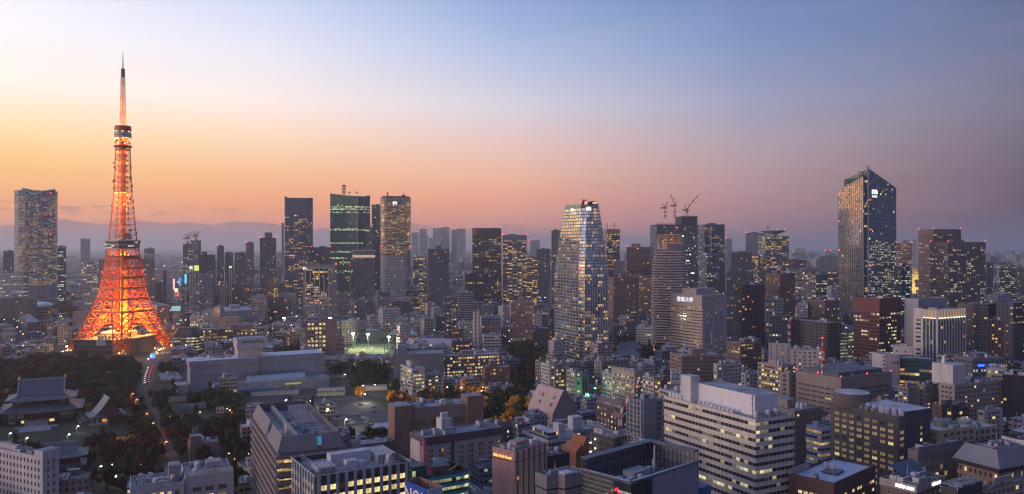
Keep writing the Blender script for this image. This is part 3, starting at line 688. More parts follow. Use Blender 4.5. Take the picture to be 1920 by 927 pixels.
def wavy_tower():
    d=1075.; C0=W(1260,d); r=twr('round_residential_tower','rounded residential tower with wavy white balconies and a lamp-lit crown',C0,d,0,foot=(-26,26,-12,40))
    h=Z(440,d); wid=W(1295,d)-W(1227,d)
    def el(z,k=1.):
        t=max(0,(z-h*.55)/(h*.45)); sx_=wid/2*(1-.32*t**1.8)*k; sy=18*(1-.15*t)*k
        return [(sx_*math.copysign(abs(math.cos(6.2832*i/28))**.75,math.cos(6.2832*i/28)),14+sy*math.copysign(abs(math.sin(6.2832*i/28))**.75,math.sin(6.2832*i/28))) for i in range(28)]
    b=MB(); zz=[0,h*.5]+[h*.5+h*.5*i/8 for i in range(1,9)]
    for a,c in zip(zz,zz[1:]): b.prism(el(a,.93),a,c,0,1,top=el(c,.93),cap=c==zz[-1])
    b.build('wall',[facade((.17,.145,.14),2.4,3.5,.8,.7,.10,'amber',.9,(.05,.05,.06)),ROOFD],r)
    fh=3.55; n=int((h-22)/fh); bm=plain('balcony_white',(.64,.56,.53),.6)
    for k in range(n):
        z=h-24-k*fh
        if z<20: break
        P=el(z); Q=[]
        for i,p in enumerate(P):
            x,y=p; f=1.0
            if y<14: # wave of the balconies on the front
                f=1.0+.05*math.sin(x*.55+(k%2)*2.2)
            if 2<x<6 and y<14: f=.93
            Q.append((x*f,14+(y-14)*f))
        b=MB(); b.prism(Q,z,z+1.85,0,bottom=True); b.build('balcony',[bm],r)
    b=MB(); b.prism(el(h-22,1.0),h-22,h-20,0); b.prism(el(h-12,1.0),h-12,h-10.5,0); b.prism(el(h,.96),h-1.2,h+.3,0,1); b.build('crown_ring',[plain('crown_brown',(.28,.2,.18),.6),ROOFD],r)
    b=MB(); b.prism(el(h-20,.97),h-20,h-12,0,cap=False); b.build('sky_lounge_glass',[plain('lounge_glass',(.5,.5,.52),.06,.85)],r)
    al=lampmesh('amber',(1,.6,.2),4.,.75); P=el(h,.88)
    for i in range(15,28): link('crown_lamp',al,r,(P[i][0],P[i][1],h-6)); 
    b=MB(); b.prism(el(h,.82),h-10,h-.5,0); b.build('crown_wall',[plain('crown_wall_tan',(.5,.35,.26),.7)],r)
    def l_(x,y): 
        l=bpy.data.lights.new('crown_lamp_light','POINT'); l.energy=2200; l.color=(1,.5,.2); link('crown_lamp_light',l,r,(x,y,h-6))
    l_(-14,-5); l_(0,-7); l_(14,-5); redlight(r,[(22,2,h-88)],.9)
wavy_tower()
def peaked_tower():
    d=1350.; th=24; C=Vector((W(1622,d),d)); Rv=Vector((math.cos(R(th)),math.sin(R(th)))); Lv=Vector((-Rv.y,Rv.x))
    s=lambda px,D:((px-960)/F*C.y-C.x)/(D.x-(px-960)/F*D.y)
    w=s(1680,Rv); l=s(1572,Lv); zp=Z(316,d); zr=Z(352,d*1.01); zc=Z(331,d); zl=Z(357,d*1.03)
    r=twr('peaked_glass_tower','tallest glass tower at right with pointed sloping roof and lit letter sign',C.x,C.y,th,foot=(0,w,0,l))
    gm=facade((.12,.15,.19),1.9,4.2,.9,.8,.045,'white',1.,(.2,.28,.36),.06,.8); gm2=facade((.22,.22,.24),1.9,4.2,.93,.85,.03,'warm',.7,(.7,.68,.68),.06,1.)
    # right volume with peak at the corner
    b=MB(); A=[(7,0),(w,0),(w,l*.9),(7,l*.9)]
    def sf(p,q,z0,zpz,zqz,m,u0=0): L=math.hypot(q[0]-p[0],q[1]-p[1]); b.face([(p[0],p[1],z0),(q[0],q[1],z0),(q[0],q[1],zqz),(p[0],p[1],zpz)],m,[(u0,z0),(u0+L,z0),(u0+L,zqz),(u0,zpz)])
    sf((7,0),(w,0),0,zp,zr,0,2); sf((w,0),(w,l*.9),0,zr,zr-8,0,70); sf((w,l*.9),(7,l*.9),0,zr-8,zp-16,0,10); sf((7,l*.9),(7,0),zc-30,zp-16,zp,0,3)
    b.face([(7,0,zp),(w,0,zr),(w,l*.9,zr-8),(7,l*.9,zp-16)],1); b.build('right_wing',[gm,plain('roof_glass',(.1,.13,.16),.2,.5)],r)
    b=MB(); sf((0,3),(0,l),0,zc,zl,0,3) if False else None
    sf((0,l),(0,4),0,zl,zc,0,3); sf((7,l),(0,l),0,zl,zl,0,3); sf((0,4),(3,4),0,zc,zc,1,0)
    b.face([(0,4,zc),(7,4,zc),(7,l,zl),(0,l,zl)],2); b.build('left_wing',[gm2,gm,ROOFD],r)
    b=MB(); b.prism([(2.5,4),(7,1.5),(7,l*.8),(2.5,l*.8)],0,zc-1,0,1); b.build('corner_recess',[facade((.03,.05,.07),2.2,4.2,.95,.75,.2,'warm',1.,(.04,.07,.1),.08,.4),ROOFD],r)
    b=MB()
    for q in range(16): 
        t=q/15; x=7+(w-7)*t; b.bar((x,-.35,0),(x,-.35,zp+(zr-zp)*t),.17)
    for q in range(14):
        t=q/13; y=4+(l-4)*t; b.bar((-.35,y,0),(-.35,y,zc+(zl-zc)*t),.2)
    b.bar((7,0,zp),(w,0,zr),.6); b.bar((0,4,zc),(0,l,zl),.6); b.bar((7,-.3,0),(7,-.3,zp+1),.5); b.bar((-.2,4,0),(-.2,4,zc),.45)
    b.build('mullion_grid',[plain('mullion_silver',(.40,.44,.5),.4,.4)],r)
    bands(r,lambda z:[(7,0),(w,0),(w,l*.9),(7,l*.9)],24,Z(452,d),4.2,.6,facade((.12,.15,.19),1.9,4.2,.9,1,.42,'white',.8,(.14,.19,.25),.06,.75,band=True))
    tw=glow('sign_white',(1,1,.95),1.6); text('sign','m',15,tw,r,(7+(w-7)*.22,-1.0,zp-38),bold=.3,sx_=1.15)
    for k in range(4): add_box(r,'sign_mark',7+(w-7)*.22-5.2+k*2.8,7+(w-7)*.22-3.4+k*2.8,-1.2,-.5,zp-48,zp-45.5,tw)
    b=MB(); b.bar((6,2,zp-6),(6,2,zp+3),.8); b.bar((4,2,zp+2.5),(12,2,zp+3.4),.7); b.build('gondola_crane',[METAL],r)
    b=MB(); b.bar((2,10,zc),(4,6,zc+7),.7); b.bar((4,6,zc+7),(-4,10,zc+9),.5); b.box(0,6,6,12,zc-1,zc+3); b.build('gondola_crane',[DARK],r)
    redlight(r,[(11,-1.,zp-54),(12,-1.,zp-104),(11,-1,zp-165),(-1,l-2,zl-8),(-1,l-2,zl-55),(-1,l-2,zl-105)],1.)
peaked_tower()
def banded_round():
    x0,d,w,th=facing(713,770,1900.); h=Z(369,d); r=twr('rounded_banded_tower','slim tower with rounded corners, warm glowing storey edges above plain lower flats',x0,d,th,foot=(0,w,0,w))
    P=rounded(w,w*.8,14); k=min(p[0] for p in P)
    zt=Z(480,d)
    b=MB(); b.prism(P,0,zt,0,1); b.prism(inset(P,-.5),zt,h,2,1); b.build('wall',[facade((.36,.36,.42),3.4,3.6,.62,.5,.08,'warm',.9,(.06,.07,.09)),ROOFD,wallm((.2,.19,.2))],r)
    bands(r,lambda z:P,zt+1,h-14,4.3,.52,facade((.3,.24,.15),2.4,4.3,.88,1,.42,'warm',1.05,(.07,.08,.1),.12,.3,band=True),out=.0)
    z=zt+4; al=plain('ledge_gold',(.48,.38,.28),.4,.4); 
    while z<h-4:
        b=MB(); b.prism(inset(P,.9),z,z+.8,0,bottom=True); b.build('storey_ledge',[al],r); z+=4.3
    b=MB(); b.prism(inset(P,-4),h,h+2,0); b.box(w*.22,w*.26,4,6,h,h+11); b.box(w*.7,w*.82,4,9,h,h+5); b.bar((w*.76,6,h+5),(w*.78,6,h+14),.5); b.build('roof_plant',[DARK],r)
    text('sign','m',14,glow('sign_white',(1,1,.95),1.6),r,(w*.48,-1.,h-14),bold=.2)
    redlight(r,[(1,8,h+1),(w-1,8,h+1),(1,6,h-120),(w-1,6,h-120),(w*.5,2,h+1)],1.3)
    l_=[(0,-6,h-20),(w,-6,h-20),(0,-6,h-90),(w,-6,h-90),(0,-6,h-55),(w,-6,h-55)]
    for p in l_:
        l=bpy.data.lights.new('facade_uplight','POINT'); l.energy=8000; l.color=(1,.6,.25); link('facade_uplight',l,r,(p[0]+(-7 if p[0]<5 else 7),p[1],p[2]))
banded_round()
def green_tower():
    x0,d,w,th=facing(619,694,2100.); r=twr('green_glass_tower','wide green glass tower with rows of lit storeys, dipped roofline and lattice mast',x0,d,th,foot=(0,w,0,w*.6))
    zl,zm,zr=Z(363,d),Z(368,d),Z(366,d); f=4.3
    P=[(0,0),(w*.68,-14),(w,0),(w,w*.5),(0,w*.5)]; H=[zl,zm-2,zr,zr,zl]
    gm=facade((.05,.11,.12),2.4,4.3,.9,.9,.02,'green',.9,(.05,.14,.15),.1,.5); b=MB(); u=0
    for i in range(5):
        j=(i+1)%5; a,c=P[i],P[j]; L=math.hypot(c[0]-a[0],c[1]-a[1]); b.face([(a[0],a[1],0),(c[0],c[1],0),(c[0],c[1],H[j]),(a[0],a[1],H[i])],0,[(u,0),(u+L,0),(u+L,H[j]),(u,H[i])]); u+=L
    b.face([(p[0],p[1],H[i]-3) for i,p in enumerate(P)],1); b.build('wall',[gm,ROOFD],r)
    lm=facade((.05,.12,.12),2.2,4.3,.92,1,1.1,'green',.85,(.05,.14,.15),.1,.5,band=True)
    for py,m in((388,2),(392,2),(398,1),(429,1),(431,2),(456,2),(472,2),(484,2),(492,1.5),(508,1),(511,1)):
        z=Z(py,d); b=MB(); b.prism(inset(P,.3),z-2.2,z+1.2,0); b.build('window_band',[lm if m==2 else facade((.05,.12,.12),2.2,4.3,.92,1,.45,'green',.8,(.05,.14,.15),.1,.5,band=True)],r)
    b=MB(); b.bar((w*.68,-14.8,0),(w*.68,-14.8,zm),.7); b.build('corner_light_line',[plain('line_pale',(.6,.65,.7),.4,.3)],r)
    b=MB(); mx_=w*.34; k=zl-2
    for i in range(6):
        z=k+i*4
        for s in(-4,4):
            for t_ in(0,8): b.bar((mx_+s,10+t_,z),(mx_+s,10+t_,z+4),.5,i%2); 
        for t_ in(0,8): b.bar((mx_-4,10+t_,z),(mx_+4,10+t_,z+4),.3,i%2); b.bar((mx_+4,10+t_,z),(mx_-4,10+t_,z+4),.3,i%2); b.bar((mx_-4,10+t_,z+4),(mx_+4,10+t_,z+4),.35,i%2)
    b.box(mx_-5,mx_+5,9,19,k+23,k+25.5,1); b.build('lattice_mast',[WHITE,REDP],r)
    b=MB(); b.cyl(w*.48,14,zl-1,zl+4,1,0); b.cyl(w*.48,12,zl+3,zl+5.5,2.5,0,r2=3.5,n=10); b.build('dish_aerial',[METAL],r)
    b=MB(); b.bar((w*.68,4,zm-2),(w*.68,4,zm+11),.7); b.bar((w*.60,4,zm+12),(w*.70,4,zm+10),.8); b.build('gondola_crane',[DARK],r)
    redlight(r,[(mx_,12,k+26),(w*.68,-14,zm)],1.4)
green_tower()
def saucer():
    r=bd('disc_roof_tower','blue grey office tower topped by an upturned saucer roof',1430,1436,1479,443,1500,th=8,mode='B',wall=(.25,.29,.36),bay=2.6,fh=4.2,ww=.85,wh=.55,lit=.45,units=0,pent=0,dep=34)
    w,l,h=r['_s']; cx,cy_=w/2,l/2; b=MB(); b.cyl(cx,cy_,h-1,h+5,7,0); b.cyl(cx,cy_,h+4,h+10,9,0,r2=24,n=24); b.cyl(cx,cy_,h+10,h+11,24,0,n=24); b.build('saucer_roof',[wallm((.4,.4,.46))],r)
    b=MB(); b.bar((cx-11,cy_,h+11),(cx-11,cy_,h+17),1); b.cyl(cx-11,cy_,h+15,h+18,2,0,r2=3); b.build('radar_mast',[METAL],r); redlight(r,[(cx+20,cy_-8,h+11),(cx+4,cy_-10,h+11)],1.1)
saucer()
def crane(label,px,py0,py1,d,jx,jy,group='cranes on the unfinished tower'):
    """luffing crane: base at py0, cab at py1, jib tip at pixel jx,jy (same distance)"""
    x,z0,z1=W(px,d),Z(py0,d),Z(py1,d); dx,dz=W(jx,d)-x,Z(jy,d)-z1; r=empty('tower_crane',label,'crane',(x,d,z0),0,group); r['_m']=[x,d,0]; H=z1-z0; s=max(.8,d/1100)
    b=MB()
    for i in range(max(2,int(H/4))):
        a,c=i*4,min(H,i*4+4)
        for X_,Y_ in((-s,-s),(s,-s),(s,s),(-s,s)): b.bar((X_,Y_,a),(X_,Y_,c),.28*s,i%2)
        b.bar((-s,-s,a),(s,-s,c),.18*s,i%2); b.bar((s,s,a),(-s,s,c),.18*s,i%2)
    b.build('mast',[WHITE,REDP],r)
    b=MB(); b.box(-2.2*s,2.2*s,-2*s,2*s,H,H+3*s); b.box(-6*s,-2*s,-1.5*s,1.5*s,H+.3*s,H+2.4*s); b.build('cab',[plain('crane_cab',(.4,.2,.18),.6)],r)
    b=MB(); n=7; e=Vector((dx,0,dz)); st=Vector((0,0,2*s)); 
    for i in range(n):
        a=st+e*(i/n);c=st+e*((i+1)/n); k=1.1*s*(1-.5*i/n)
        for yy in(-k,k): b.bar(a+Vector((0,yy,0)),c+Vector((0,yy*.9,0)),.3*s,i%2)
        b.bar(a+Vector((0,0,k*1.6)),c+Vector((0,0,k*1.5)),.3*s,i%2); b.bar(a+Vector((0,-k,0)),c+Vector((0,0,k*1.5)),.18*s,i%2); b.bar(a+Vector((0,k,0)),c+Vector((0,0,k*1.5)),.18*s,i%2)
    b.build('jib',[WHITE,REDP],r)
    b=MB(); q=Vector((-3.5*s*(1 if dx>0 else -1),0,H*0+7*s)); b.bar((0,0,2*s),q,.35*s); b.bar(q,st+e*.85,.09*s); b.build('jib_stay',[DARK],r)
    for o in r.children:
        if o.name.split('.')[0] in('jib','jib_stay'): o.location.z=H
    return r
def unfinished():
    r=bd('unfinished_tower','unfinished blue office tower wrapped in scaffold nets under three cranes',1225,1231,1308,424,1550,th=6,mode='S',wall=(.14,.17,.22),bay=2.6,fh=4.2,ww=.7,wh=.45,lit=.10,lc='cool',units=0,pent=0,dep=45,red=0)
    w,l,h=r['_s']; b=MB(); b.box(w*.62,w,2,l-2,h-1,h+19,0); b.box(.6,w*.61,2,l-2,h-1,h+3,0); b.build('top_frame',[plain('net_blue',(.06,.07,.1),.8)],r)
    b=MB()
    for i in range(26): x=w*i/25; b.bar((x,-1,h-16),(x,-1,h+(20 if x>w*.62 else 7)),.22)
    for k in range(10):
        z=h-16+k*4
        b.bar((w*.62 if z>h+7 else 0,-1,z),(w,-1,z),.22)
    b.build('scaffold',[plain('scaffold_grey',(.2,.2,.24),.6)],r)
    b=MB(); rr=random.Random(8)
    for k in range(34): x=rr.uniform(8,w-3); z=h-20-rr.choice((0,6,12,36,48,60,72,90)); b.box(x,x+3,-.6,-.1,z,z+1.6)
    b.build('work_light',[glow('work_white',(.8,1,.95),2.2)],r); redlight(r,[(w*.5,-1,h-5)],1.2)
    crane('left crane, short and nearly upright, on the unfinished blue tower',1247,411,392,1540,1253,381)
    crane('middle crane leaning left, on the unfinished blue tower',1265,411,388,1540,1257,368); crane('right crane with long jib reaching up right, on the unfinished blue tower',1288,404,396,1545,1311,367)
unfinished()
# (name,label,xl,xc,xr,yt,d, options)
B=bd
B('glass_tower','dark glass block with small cyan sign beside the curved tower',106,108,124,462,1900,th=5,mode='S',wall=(.05,.08,.1),glass=(.05,.09,.12),ww=.9,lit=.3,lc='cool',dep=30)
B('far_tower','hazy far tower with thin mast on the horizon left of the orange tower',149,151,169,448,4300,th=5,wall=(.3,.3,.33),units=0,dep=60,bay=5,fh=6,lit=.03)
B('apartment_tower','pale striped apartment slab right behind the orange tower',254,257,289,486,1750,th=6,mode='B',wall=(.30,.30,.34),bay=6,fh=5,ww=.85,wh=.42,lit=.07,lc='amber',dep=28,pent=6,red=1)
B('tower','tower block with white lit columns under two cranes on the far left horizon',341,343,363,458,2500,th=5,wall=(.14,.16,.2),lit=.35,lc='white',dep=40,units=0,bay=4,fh=5)
B('tower','unlit grey block under two cranes on the far left horizon',355,357,377,451,2600,th=5,wall=(.25,.24,.28),lit=.12,dep=40,units=0,bay=5,fh=5)
crane('thin crane at left above the pair of far left horizon blocks',352,458,449,2550,357,440,'cranes over the far left blocks'); crane('thin crane at right leaning far over the far left horizon blocks',367,451,444,2620,375,437,'cranes over the far left blocks')
B('office_block','squat black windowless looking block on the left horizon',368,371,404,478,2100,th=5,wall=(.06,.07,.1),lit=.005,dep=30,pent=9,units=1)
B('tower','narrow grey tower with a lower curved neighbour on the left horizon',404,407,420,461,2200,th=5,wall=(.2,.21,.26),lit=.06,dep=25,red=1)
B('low_block','dark block with sloping roof beside the narrow grey tower',420,422,437,474,2150,th=5,wall=(.12,.16,.19),lit=.06,lc='white',dep=30)
B('office_block','dark teal block with one lit window column on the left horizon',437,440,461,474,2100,th=5,wall=(.12,.15,.19),lit=.06,dep=30)
B('tower','grey tower with pink sign light left of the ribbed dark tower',459,461,476,455,1950,th=5,wall=(.2,.2,.25),lit=.12,lc='amber',dep=28,red=1)
rb=B('ribbed_tower','dark ribbed tower with red corner lamps and a small penthouse on top',474,487,518,446,1650,th=12,mode='S',wall=(.13,.15,.19),bay=2.2,fh=3.4,ww=.5,wh=.6,lit=.05,pent=0,dep=35,red=3,units=2)
add_box(rb,'penthouse',rb['_s'][0]*.3,rb['_s'][0]*.75,4,16,rb['_s'][2]-1,rb['_s'][2]+11,wallm((.2,.17,.18)),ROOFD)
hx=B('faceted_tower','tall dark slab with slightly flared sides between ribbed and green glass towers',531,534,577,371,1900,th=3,mode='B',wall=(.13,.14,.20),bay=2.6,fh=4.3,ww=.88,wh=.5,lit=.30,glass=(.09,.11,.16),gmet=.3,dep=50,units=0,pent=0,skip=40,red=1)
w_,l_,h_=hx['_s']; b=MB(); b.prism([(w_,4),(w_+12,8),(w_+12,45),(w_,45)],0,h_+1,0,1); b.build('side_wing',[facade((.17,.19,.26),2.6,4.3,.8,.5,.12,'warm',.8,(.12,.14,.2),.1,.3),ROOFD],hx)
add_box(hx,'crown_fin',-.5,5,-.8,5,h_-45,h_+3,wallm((.2,.2,.26)))
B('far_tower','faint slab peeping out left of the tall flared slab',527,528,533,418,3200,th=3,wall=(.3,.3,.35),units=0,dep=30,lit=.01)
B('office_block','dark flats with red roof lamps below the flared slab tower',578,582,620,464,1700,th=6,wall=(.10,.11,.15),bay=3,fh=3.4,lit=.14,lc='amber',red=2,dep=30)
B('glass_tower','slim dark tower wedged between green glass and rounded banded towers',692,697,714,384,2000,th=6,wall=(.06,.08,.10),glass=(.08,.11,.13),ww=.9,lit=.06,lc='green',dep=40,units=0)
B('glass_tower','stepped green glass shoulder in front of the slim dark tower',684,686,700,426,1980,th=3,wall=(.1,.16,.17),glass=(.08,.15,.16),ww=.9,lit=.08,lc='green',dep=20,units=0)
gw=B('office_tower','broad grey office tower with white fins in front of the green glass tower',554,568,631,497,1500,th=14,mode='S',wall=(.36,.33,.34),bay=3.4,fh=3.7,ww=.5,wh=.5,lit=.2,red=0,pent=3,dep=28)
w_,l_,h_=gw['_s']; fm=facade((.05,.06,.08),3.2,4.1,.92,.62,.42,'warm',1.0,(.03,.05,.08))
b=MB(); b.box(w_*.08,w_*.76,-.6,1,Z(572,1500),h_-6,0,0); b.build('glazed_field',[fm],gw)
b=MB()
for k in range(6): x=w_*(.08+.68*k/5); b.box(x-.9,x+.9,-2,-.5,8,h_-5,0)
b.box(w_*.08-.9,w_*.76+.9,-1.9,-.5,h_-6.5,h_-4.5); b.build('facade_fin',[wallm((.52,.49,.5))],gw)
b=MB()
for k in range(10): z=12+k*4.6; b.box(w_*.08,w_*.76,-1.6,-.5,z,z+2.3)
b.build('balcony_rail',[wallm((.48,.45,.47))],gw); text('sign','m',9,glow('sign_white',(1,1,.95),1.6),gw,(4,-1.,h_-6),bold=.15); redlight(gw,[(w_-1,0,h_)],1.4)
lc=B('crown_lit_tower','dark tower with a lit colonnaded crown in front of the rounded banded tower',657,661,703,470,1600,th=6,wall=(.14,.14,.18),bay=2.6,fh=3.5,ww=.45,wh=.6,lit=.05,lc='amber',units=0,pent=0,dep=32)
w_,l_,h_=lc['_s']
b=MB(); b.box(-.4,w_+.4,-.5,.2,h_-15,h_-14); b.box(-.6,w_+.6,-.8,.2,h_-1,h_+1.2)
for k in range(11): x=w_*k/10; b.box(x-.5,x+.5,-.7,.1,h_-14,h_-1)
b.build('crown_colonnade',[wallm((.45,.42,.45))],lc)
b=MB(); b.box(0,w_,-.05,.0,h_-14,h_-9); b.build('crown_glow_panel',[glow('crown_glow',(1,.72,.5),.55)],lc)
B('office_block','small lit office strip left of the crown-lit tower',649,651,658,483,1620,th=4,wall=(.12,.12,.14),lit=.4,dep=15,units=0)
B('glass_tower','glass office with full yellow floors right of the rounded banded tower',772,775,800,483,1650,th=6,mode='B',wall=(.2,.25,.3),bay=2.6,fh=4.2,ww=.9,wh=.6,lit=.5,dep=30,units=1)
B('apartment_tower','dark stepped residential tower with scattered orange windows',800,803,842,467,1500,th=8,wall=(.09,.11,.15),bay=3.1,fh=3.4,ww=.5,wh=.4,lit=.12,lc='amber',dep=30,pent=7)
for i,(a,c,y) in enumerate(((770,785,436),(785,800,429),(788,803,442),(810,828,428),(826,843,426),(845,859,431),(856,873,429),(803,812,447),(845,868,446))):
    lab=['leftmost low slab','second slab with red roof lamps','low front block','twin slab on the left','twin slab on the right, topped by red lamps','round topped slab','rightmost slab','tiny low block between','wide low front block'][i]
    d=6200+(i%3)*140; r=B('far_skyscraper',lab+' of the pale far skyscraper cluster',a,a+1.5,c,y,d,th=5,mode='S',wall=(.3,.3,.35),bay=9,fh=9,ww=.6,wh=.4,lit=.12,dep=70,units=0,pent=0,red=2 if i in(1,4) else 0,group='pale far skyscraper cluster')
rw=B('dark_grid_tower','dark brown tower with a regular grid of lit square windows left of centre',883,886,940,428,1750,th=4,wall=(.085,.07,.075),bay=4.4,fh=4.6,ww=.5,wh=.5,lit=.32,dep=40,skip=16,pent=0,units=1,red=2)
add_box(rw,'penthouse',-.5,9,-.6,9,rw['_s'][2]-14,rw['_s'][2]+.4,wallm((.35,.2,.17)),ROOFD)
B('dark_grid_block','lower dark block with grid windows standing before the dark brown grid tower',866,872,926,514,1560,th=8,wall=(.12,.10,.11),bay=4.6,fh=4.7,ww=.5,wh=.5,lit=.28,dep=30,pent=8)
B('banded_office','office with pale flat crown and yellow floors right of the dark grid tower',940,943,988,441,1900,th=4,mode='B',wall=(.2,.2,.25),bay=2.8,fh=4.4,ww=.8,wh=.5,lit=.5,dep=40,skip=12,red=3,units=0)
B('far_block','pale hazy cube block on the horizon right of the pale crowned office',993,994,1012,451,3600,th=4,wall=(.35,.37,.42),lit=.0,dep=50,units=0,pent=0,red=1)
B('office_block','yellow lit office below the horizon cube, left of the tapered glass tower',984,987,1009,482,1750,th=5,mode='B',wall=(.16,.17,.2),bay=3,fh=4.4,ww=.8,wh=.5,lit=.55,dep=25,units=2)
B('office_block','grey blue slab with faint windows behind the yellow lit office',1003,1006,1032,467,2050,th=4,wall=(.14,.17,.23),bay=3,fh=4,lit=.06,dep=25,units=2)
B('apartment_tower','striped slab half hidden behind the left side of the tapered glass tower',1030,1034,1052,432,1500,th=6,wall=(.16,.16,.18),bay=3.5,fh=3.4,lit=.1,dep=25,red=1,units=0)
wt=B('antenna_office','office with brown crown and two thin red masts right of the tapered tower',1132,1138,1162,430,1650,th=6,mode='B',wall=(.14,.15,.18),bay=2.8,fh=4.4,ww=.85,wh=.55,lit=.6,dep=26,skip=9,units=0,pent=0)
w_,l_,h_=wt['_s']
for xx in(w_*.05,w_*.62): b=MB(); b.bar((xx,5,h_),(xx,5,h_+15),.45); b.bar((xx-1.6,5,h_+8),(xx+1.6,5,h_+8),.4); b.build('radio_mast',[REDP],wt); redlight(wt,[(xx,5,h_+15)],.8)
add_box(wt,'crown',-.3,w_+.3,-.4,l_,h_-8,h_+.2,wallm((.3,.22,.2)),ROOFD)
B('brown_tower','wide brown tower striped with dark balconies between two famous glass towers'.replace('famous ','big '),1170,1175,1224,463,1600,th=8,mode='B',wall=(.24,.16,.13),bay=4,fh=4.2,ww=.85,wh=.45,lit=.07,lc='amber',dep=38,red=3,pent=7)
B('office_block','low grey lilac block at the foot of the office with two red masts',1146,1150,1172,490,1550,th=6,wall=(.25,.23,.28),lit=.1,dep=22,red=1)
B('apartment_tower','brown apartment tower with dark windows just right of the tapered glass tower',1140,1150,1198,521,1330,th=12,wall=(.25,.17,.145),bay=3.4,fh=3.4,ww=.5,wh=.5,lit=.07,lc='amber',dep=32,pent=6)
B('low_hotel','broad orange lit building behind the brown apartment tower',1165,1170,1226,517,1450,th=6,wall=(.24,.17,.14),bay=3,fh=4,ww=.7,wh=.4,lit=.3,lc='amber',dep=26)
sb=B('slab_tower','blue grey tower with a pale vertical stripe right of the unfinished tower',1312,1321,1359,421,1650,th=10,wall=(.13,.16,.22),bay=2.9,fh=4.,ww=.5,wh=.5,lit=.22,dep=45,pent=4,red=0)
w_,l_,h_=sb['_s']; b=MB(); b.box(w_*.30,w_*.36,-.5,.1,h_-85,h_-2); b.build('pale_stripe',[wallm((.5,.5,.55))],sb)
B('office_block','lit blue tower standing in front of the striped blue grey tower',1308,1325,1358,478,1400,th=14,wall=(.14,.16,.2),bay=2.8,fh=3.8,ww=.55,wh=.45,lit=.3,lc='white',dep=30)
B('thin_tower','thin pale tower with a blue roof light',1358,1360,1373,448,2000,th=5,wall=(.3,.3,.38),bay=3,fh=4,lit=.06,dep=30,units=0,red=1)
B('dark_block','dark cube office below the thin pale tower',1365,1370,1410,474,1500,th=7,wall=(.07,.09,.12),bay=3,fh=4,ww=.5,wh=.4,lit=.09,lc='amber',dep=28)
B('dark_block','wider dark podium office in front of the dark cube office',1358,1363,1413,509,1350,th=8,wall=(.06,.08,.11),bay=3,fh=4,ww=.6,wh=.4,lit=.16,lc='amber',dep=28)
B('ribbed_office','ribbed blue tower with full yellow lower floors left of the disc roof tower',1395,1398,1436,437,1800,th=5,mode='B',wall=(.17,.19,.25),bay=2.6,fh=4.2,ww=.85,wh=.55,lit=.75,dep=35,skip=52,red=3,units=0)
B('pale_flank','pale slab hugging the left side of the disc roof tower',1430,1432,1442,441,1540,th=5,wall=(.38,.37,.42),bay=4,fh=4,lit=.03,dep=25,units=0,pent=0)
dm=B('chamfered_office','office with chamfered pale top right of the disc roof tower',1484,1487,1514,473,2400,th=5,wall=(.3,.32,.38),bay=4,fh=4.5,lit=.12,dep=35,units=0,pent=0,red=1)
w_,l_,h_=dm['_s']; b=MB(); b.prism([(0,0),(w_,0),(w_,l_),(0,l_)],h_,h_+13,0,0,top=[(w_*.2,6),(w_*.8,6),(w_*.8,l_-6),(w_*.2,l_-6)]); b.build('chamfered_top',[facade((.32,.34,.4),5,3,.5,.3,.0,'warm',1.)],dm)
B('dark_block','low dark office with yellow floors under the chamfered office',1474,1479,1513,488,1900,th=6,wall=(.14,.13,.16),bay=3,fh=4,lit=.4,dep=28)
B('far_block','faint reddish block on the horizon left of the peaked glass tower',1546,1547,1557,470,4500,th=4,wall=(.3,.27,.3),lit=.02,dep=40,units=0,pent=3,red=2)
B('grey_block','grey windowless block left of the peaked glass tower',1532,1536,1574,480,2100,th=5,wall=(.2,.2,.25),lit=.03,dep=30)
B('long_low_hall','long pale low roof with a lit gallery left of the peaked glass tower',1478,1505,1576,506,1700,th=12,mode='S',wall=(.32,.29,.32),bay=5,fh=8,ww=.8,wh=.3,lit=.5,dep=60,pent=4,roof=ROOFL)
B('brown_office','warm brown office with small square windows and blue lamp sign',1436,1462,1491,513,1150,th=24,wall=(.24,.155,.125),bay=2.6,fh=3.7,ww=.4,wh=.42,lit=.12,red=0,pent=4)
B('grey_office','grey office with lit ribbons between the brown office and the peaked tower',1500,1530,1572,515,1250,th=16,mode='B',wall=(.20,.17,.19),bay=2.7,fh=3.8,ww=.85,wh=.4,lit=.35,lc='white',dep=34)
B('white_slab','slim white slab with a blue lit sign by the peaked tower foot',1550,1559,1571,537,1180,th=26,wall=(.5,.48,.52),bay=3,fh=3.7,ww=.3,wh=.4,lit=.1,pent=0,units=1)
B('dark_glass_office','short dark glass office beside the slim white slab',1535,1540,1560,538,1210,th=20,wall=(.08,.09,.12),bay=2.7,fh=3.8,lit=.3,lc='cool')
st=B('stepped_tower','stepped brown lit tower behind the right side of the peaked tower',1675,1680,1710,456,1750,th=6,mode='B',wall=(.24,.17,.17),bay=2.8,fh=4,ww=.75,wh=.45,lit=.4,lc='warm',dep=36,red=2,pent=8,units=0)
B('glass_tower','dark green glass tower right at the foot of the peaked tower',1676,1690,1708,497,1350,th=22,wall=(.04,.06,.08),glass=(.04,.07,.09),ww=.9,bay=2.6,lit=.4,lc='cool',red=1)
B('thin_tower','thin pale slab on the horizon between stepped and twin brown towers',1710,1711,1719,449,2900,th=4,wall=(.35,.34,.4),lit=.02,dep=30,units=0,pent=0)
tb=B('twin_brown_tower','taller left volume of the pair of stepped brown towers at right',1727,1750,1802,430,1500,th=12,mode='S',wall=(.24,.16,.155),bay=2.5,fh=4,ww=.5,wh=.5,lit=.22,dep=40,red=3,pent=0,units=1,skip=8,group=None)
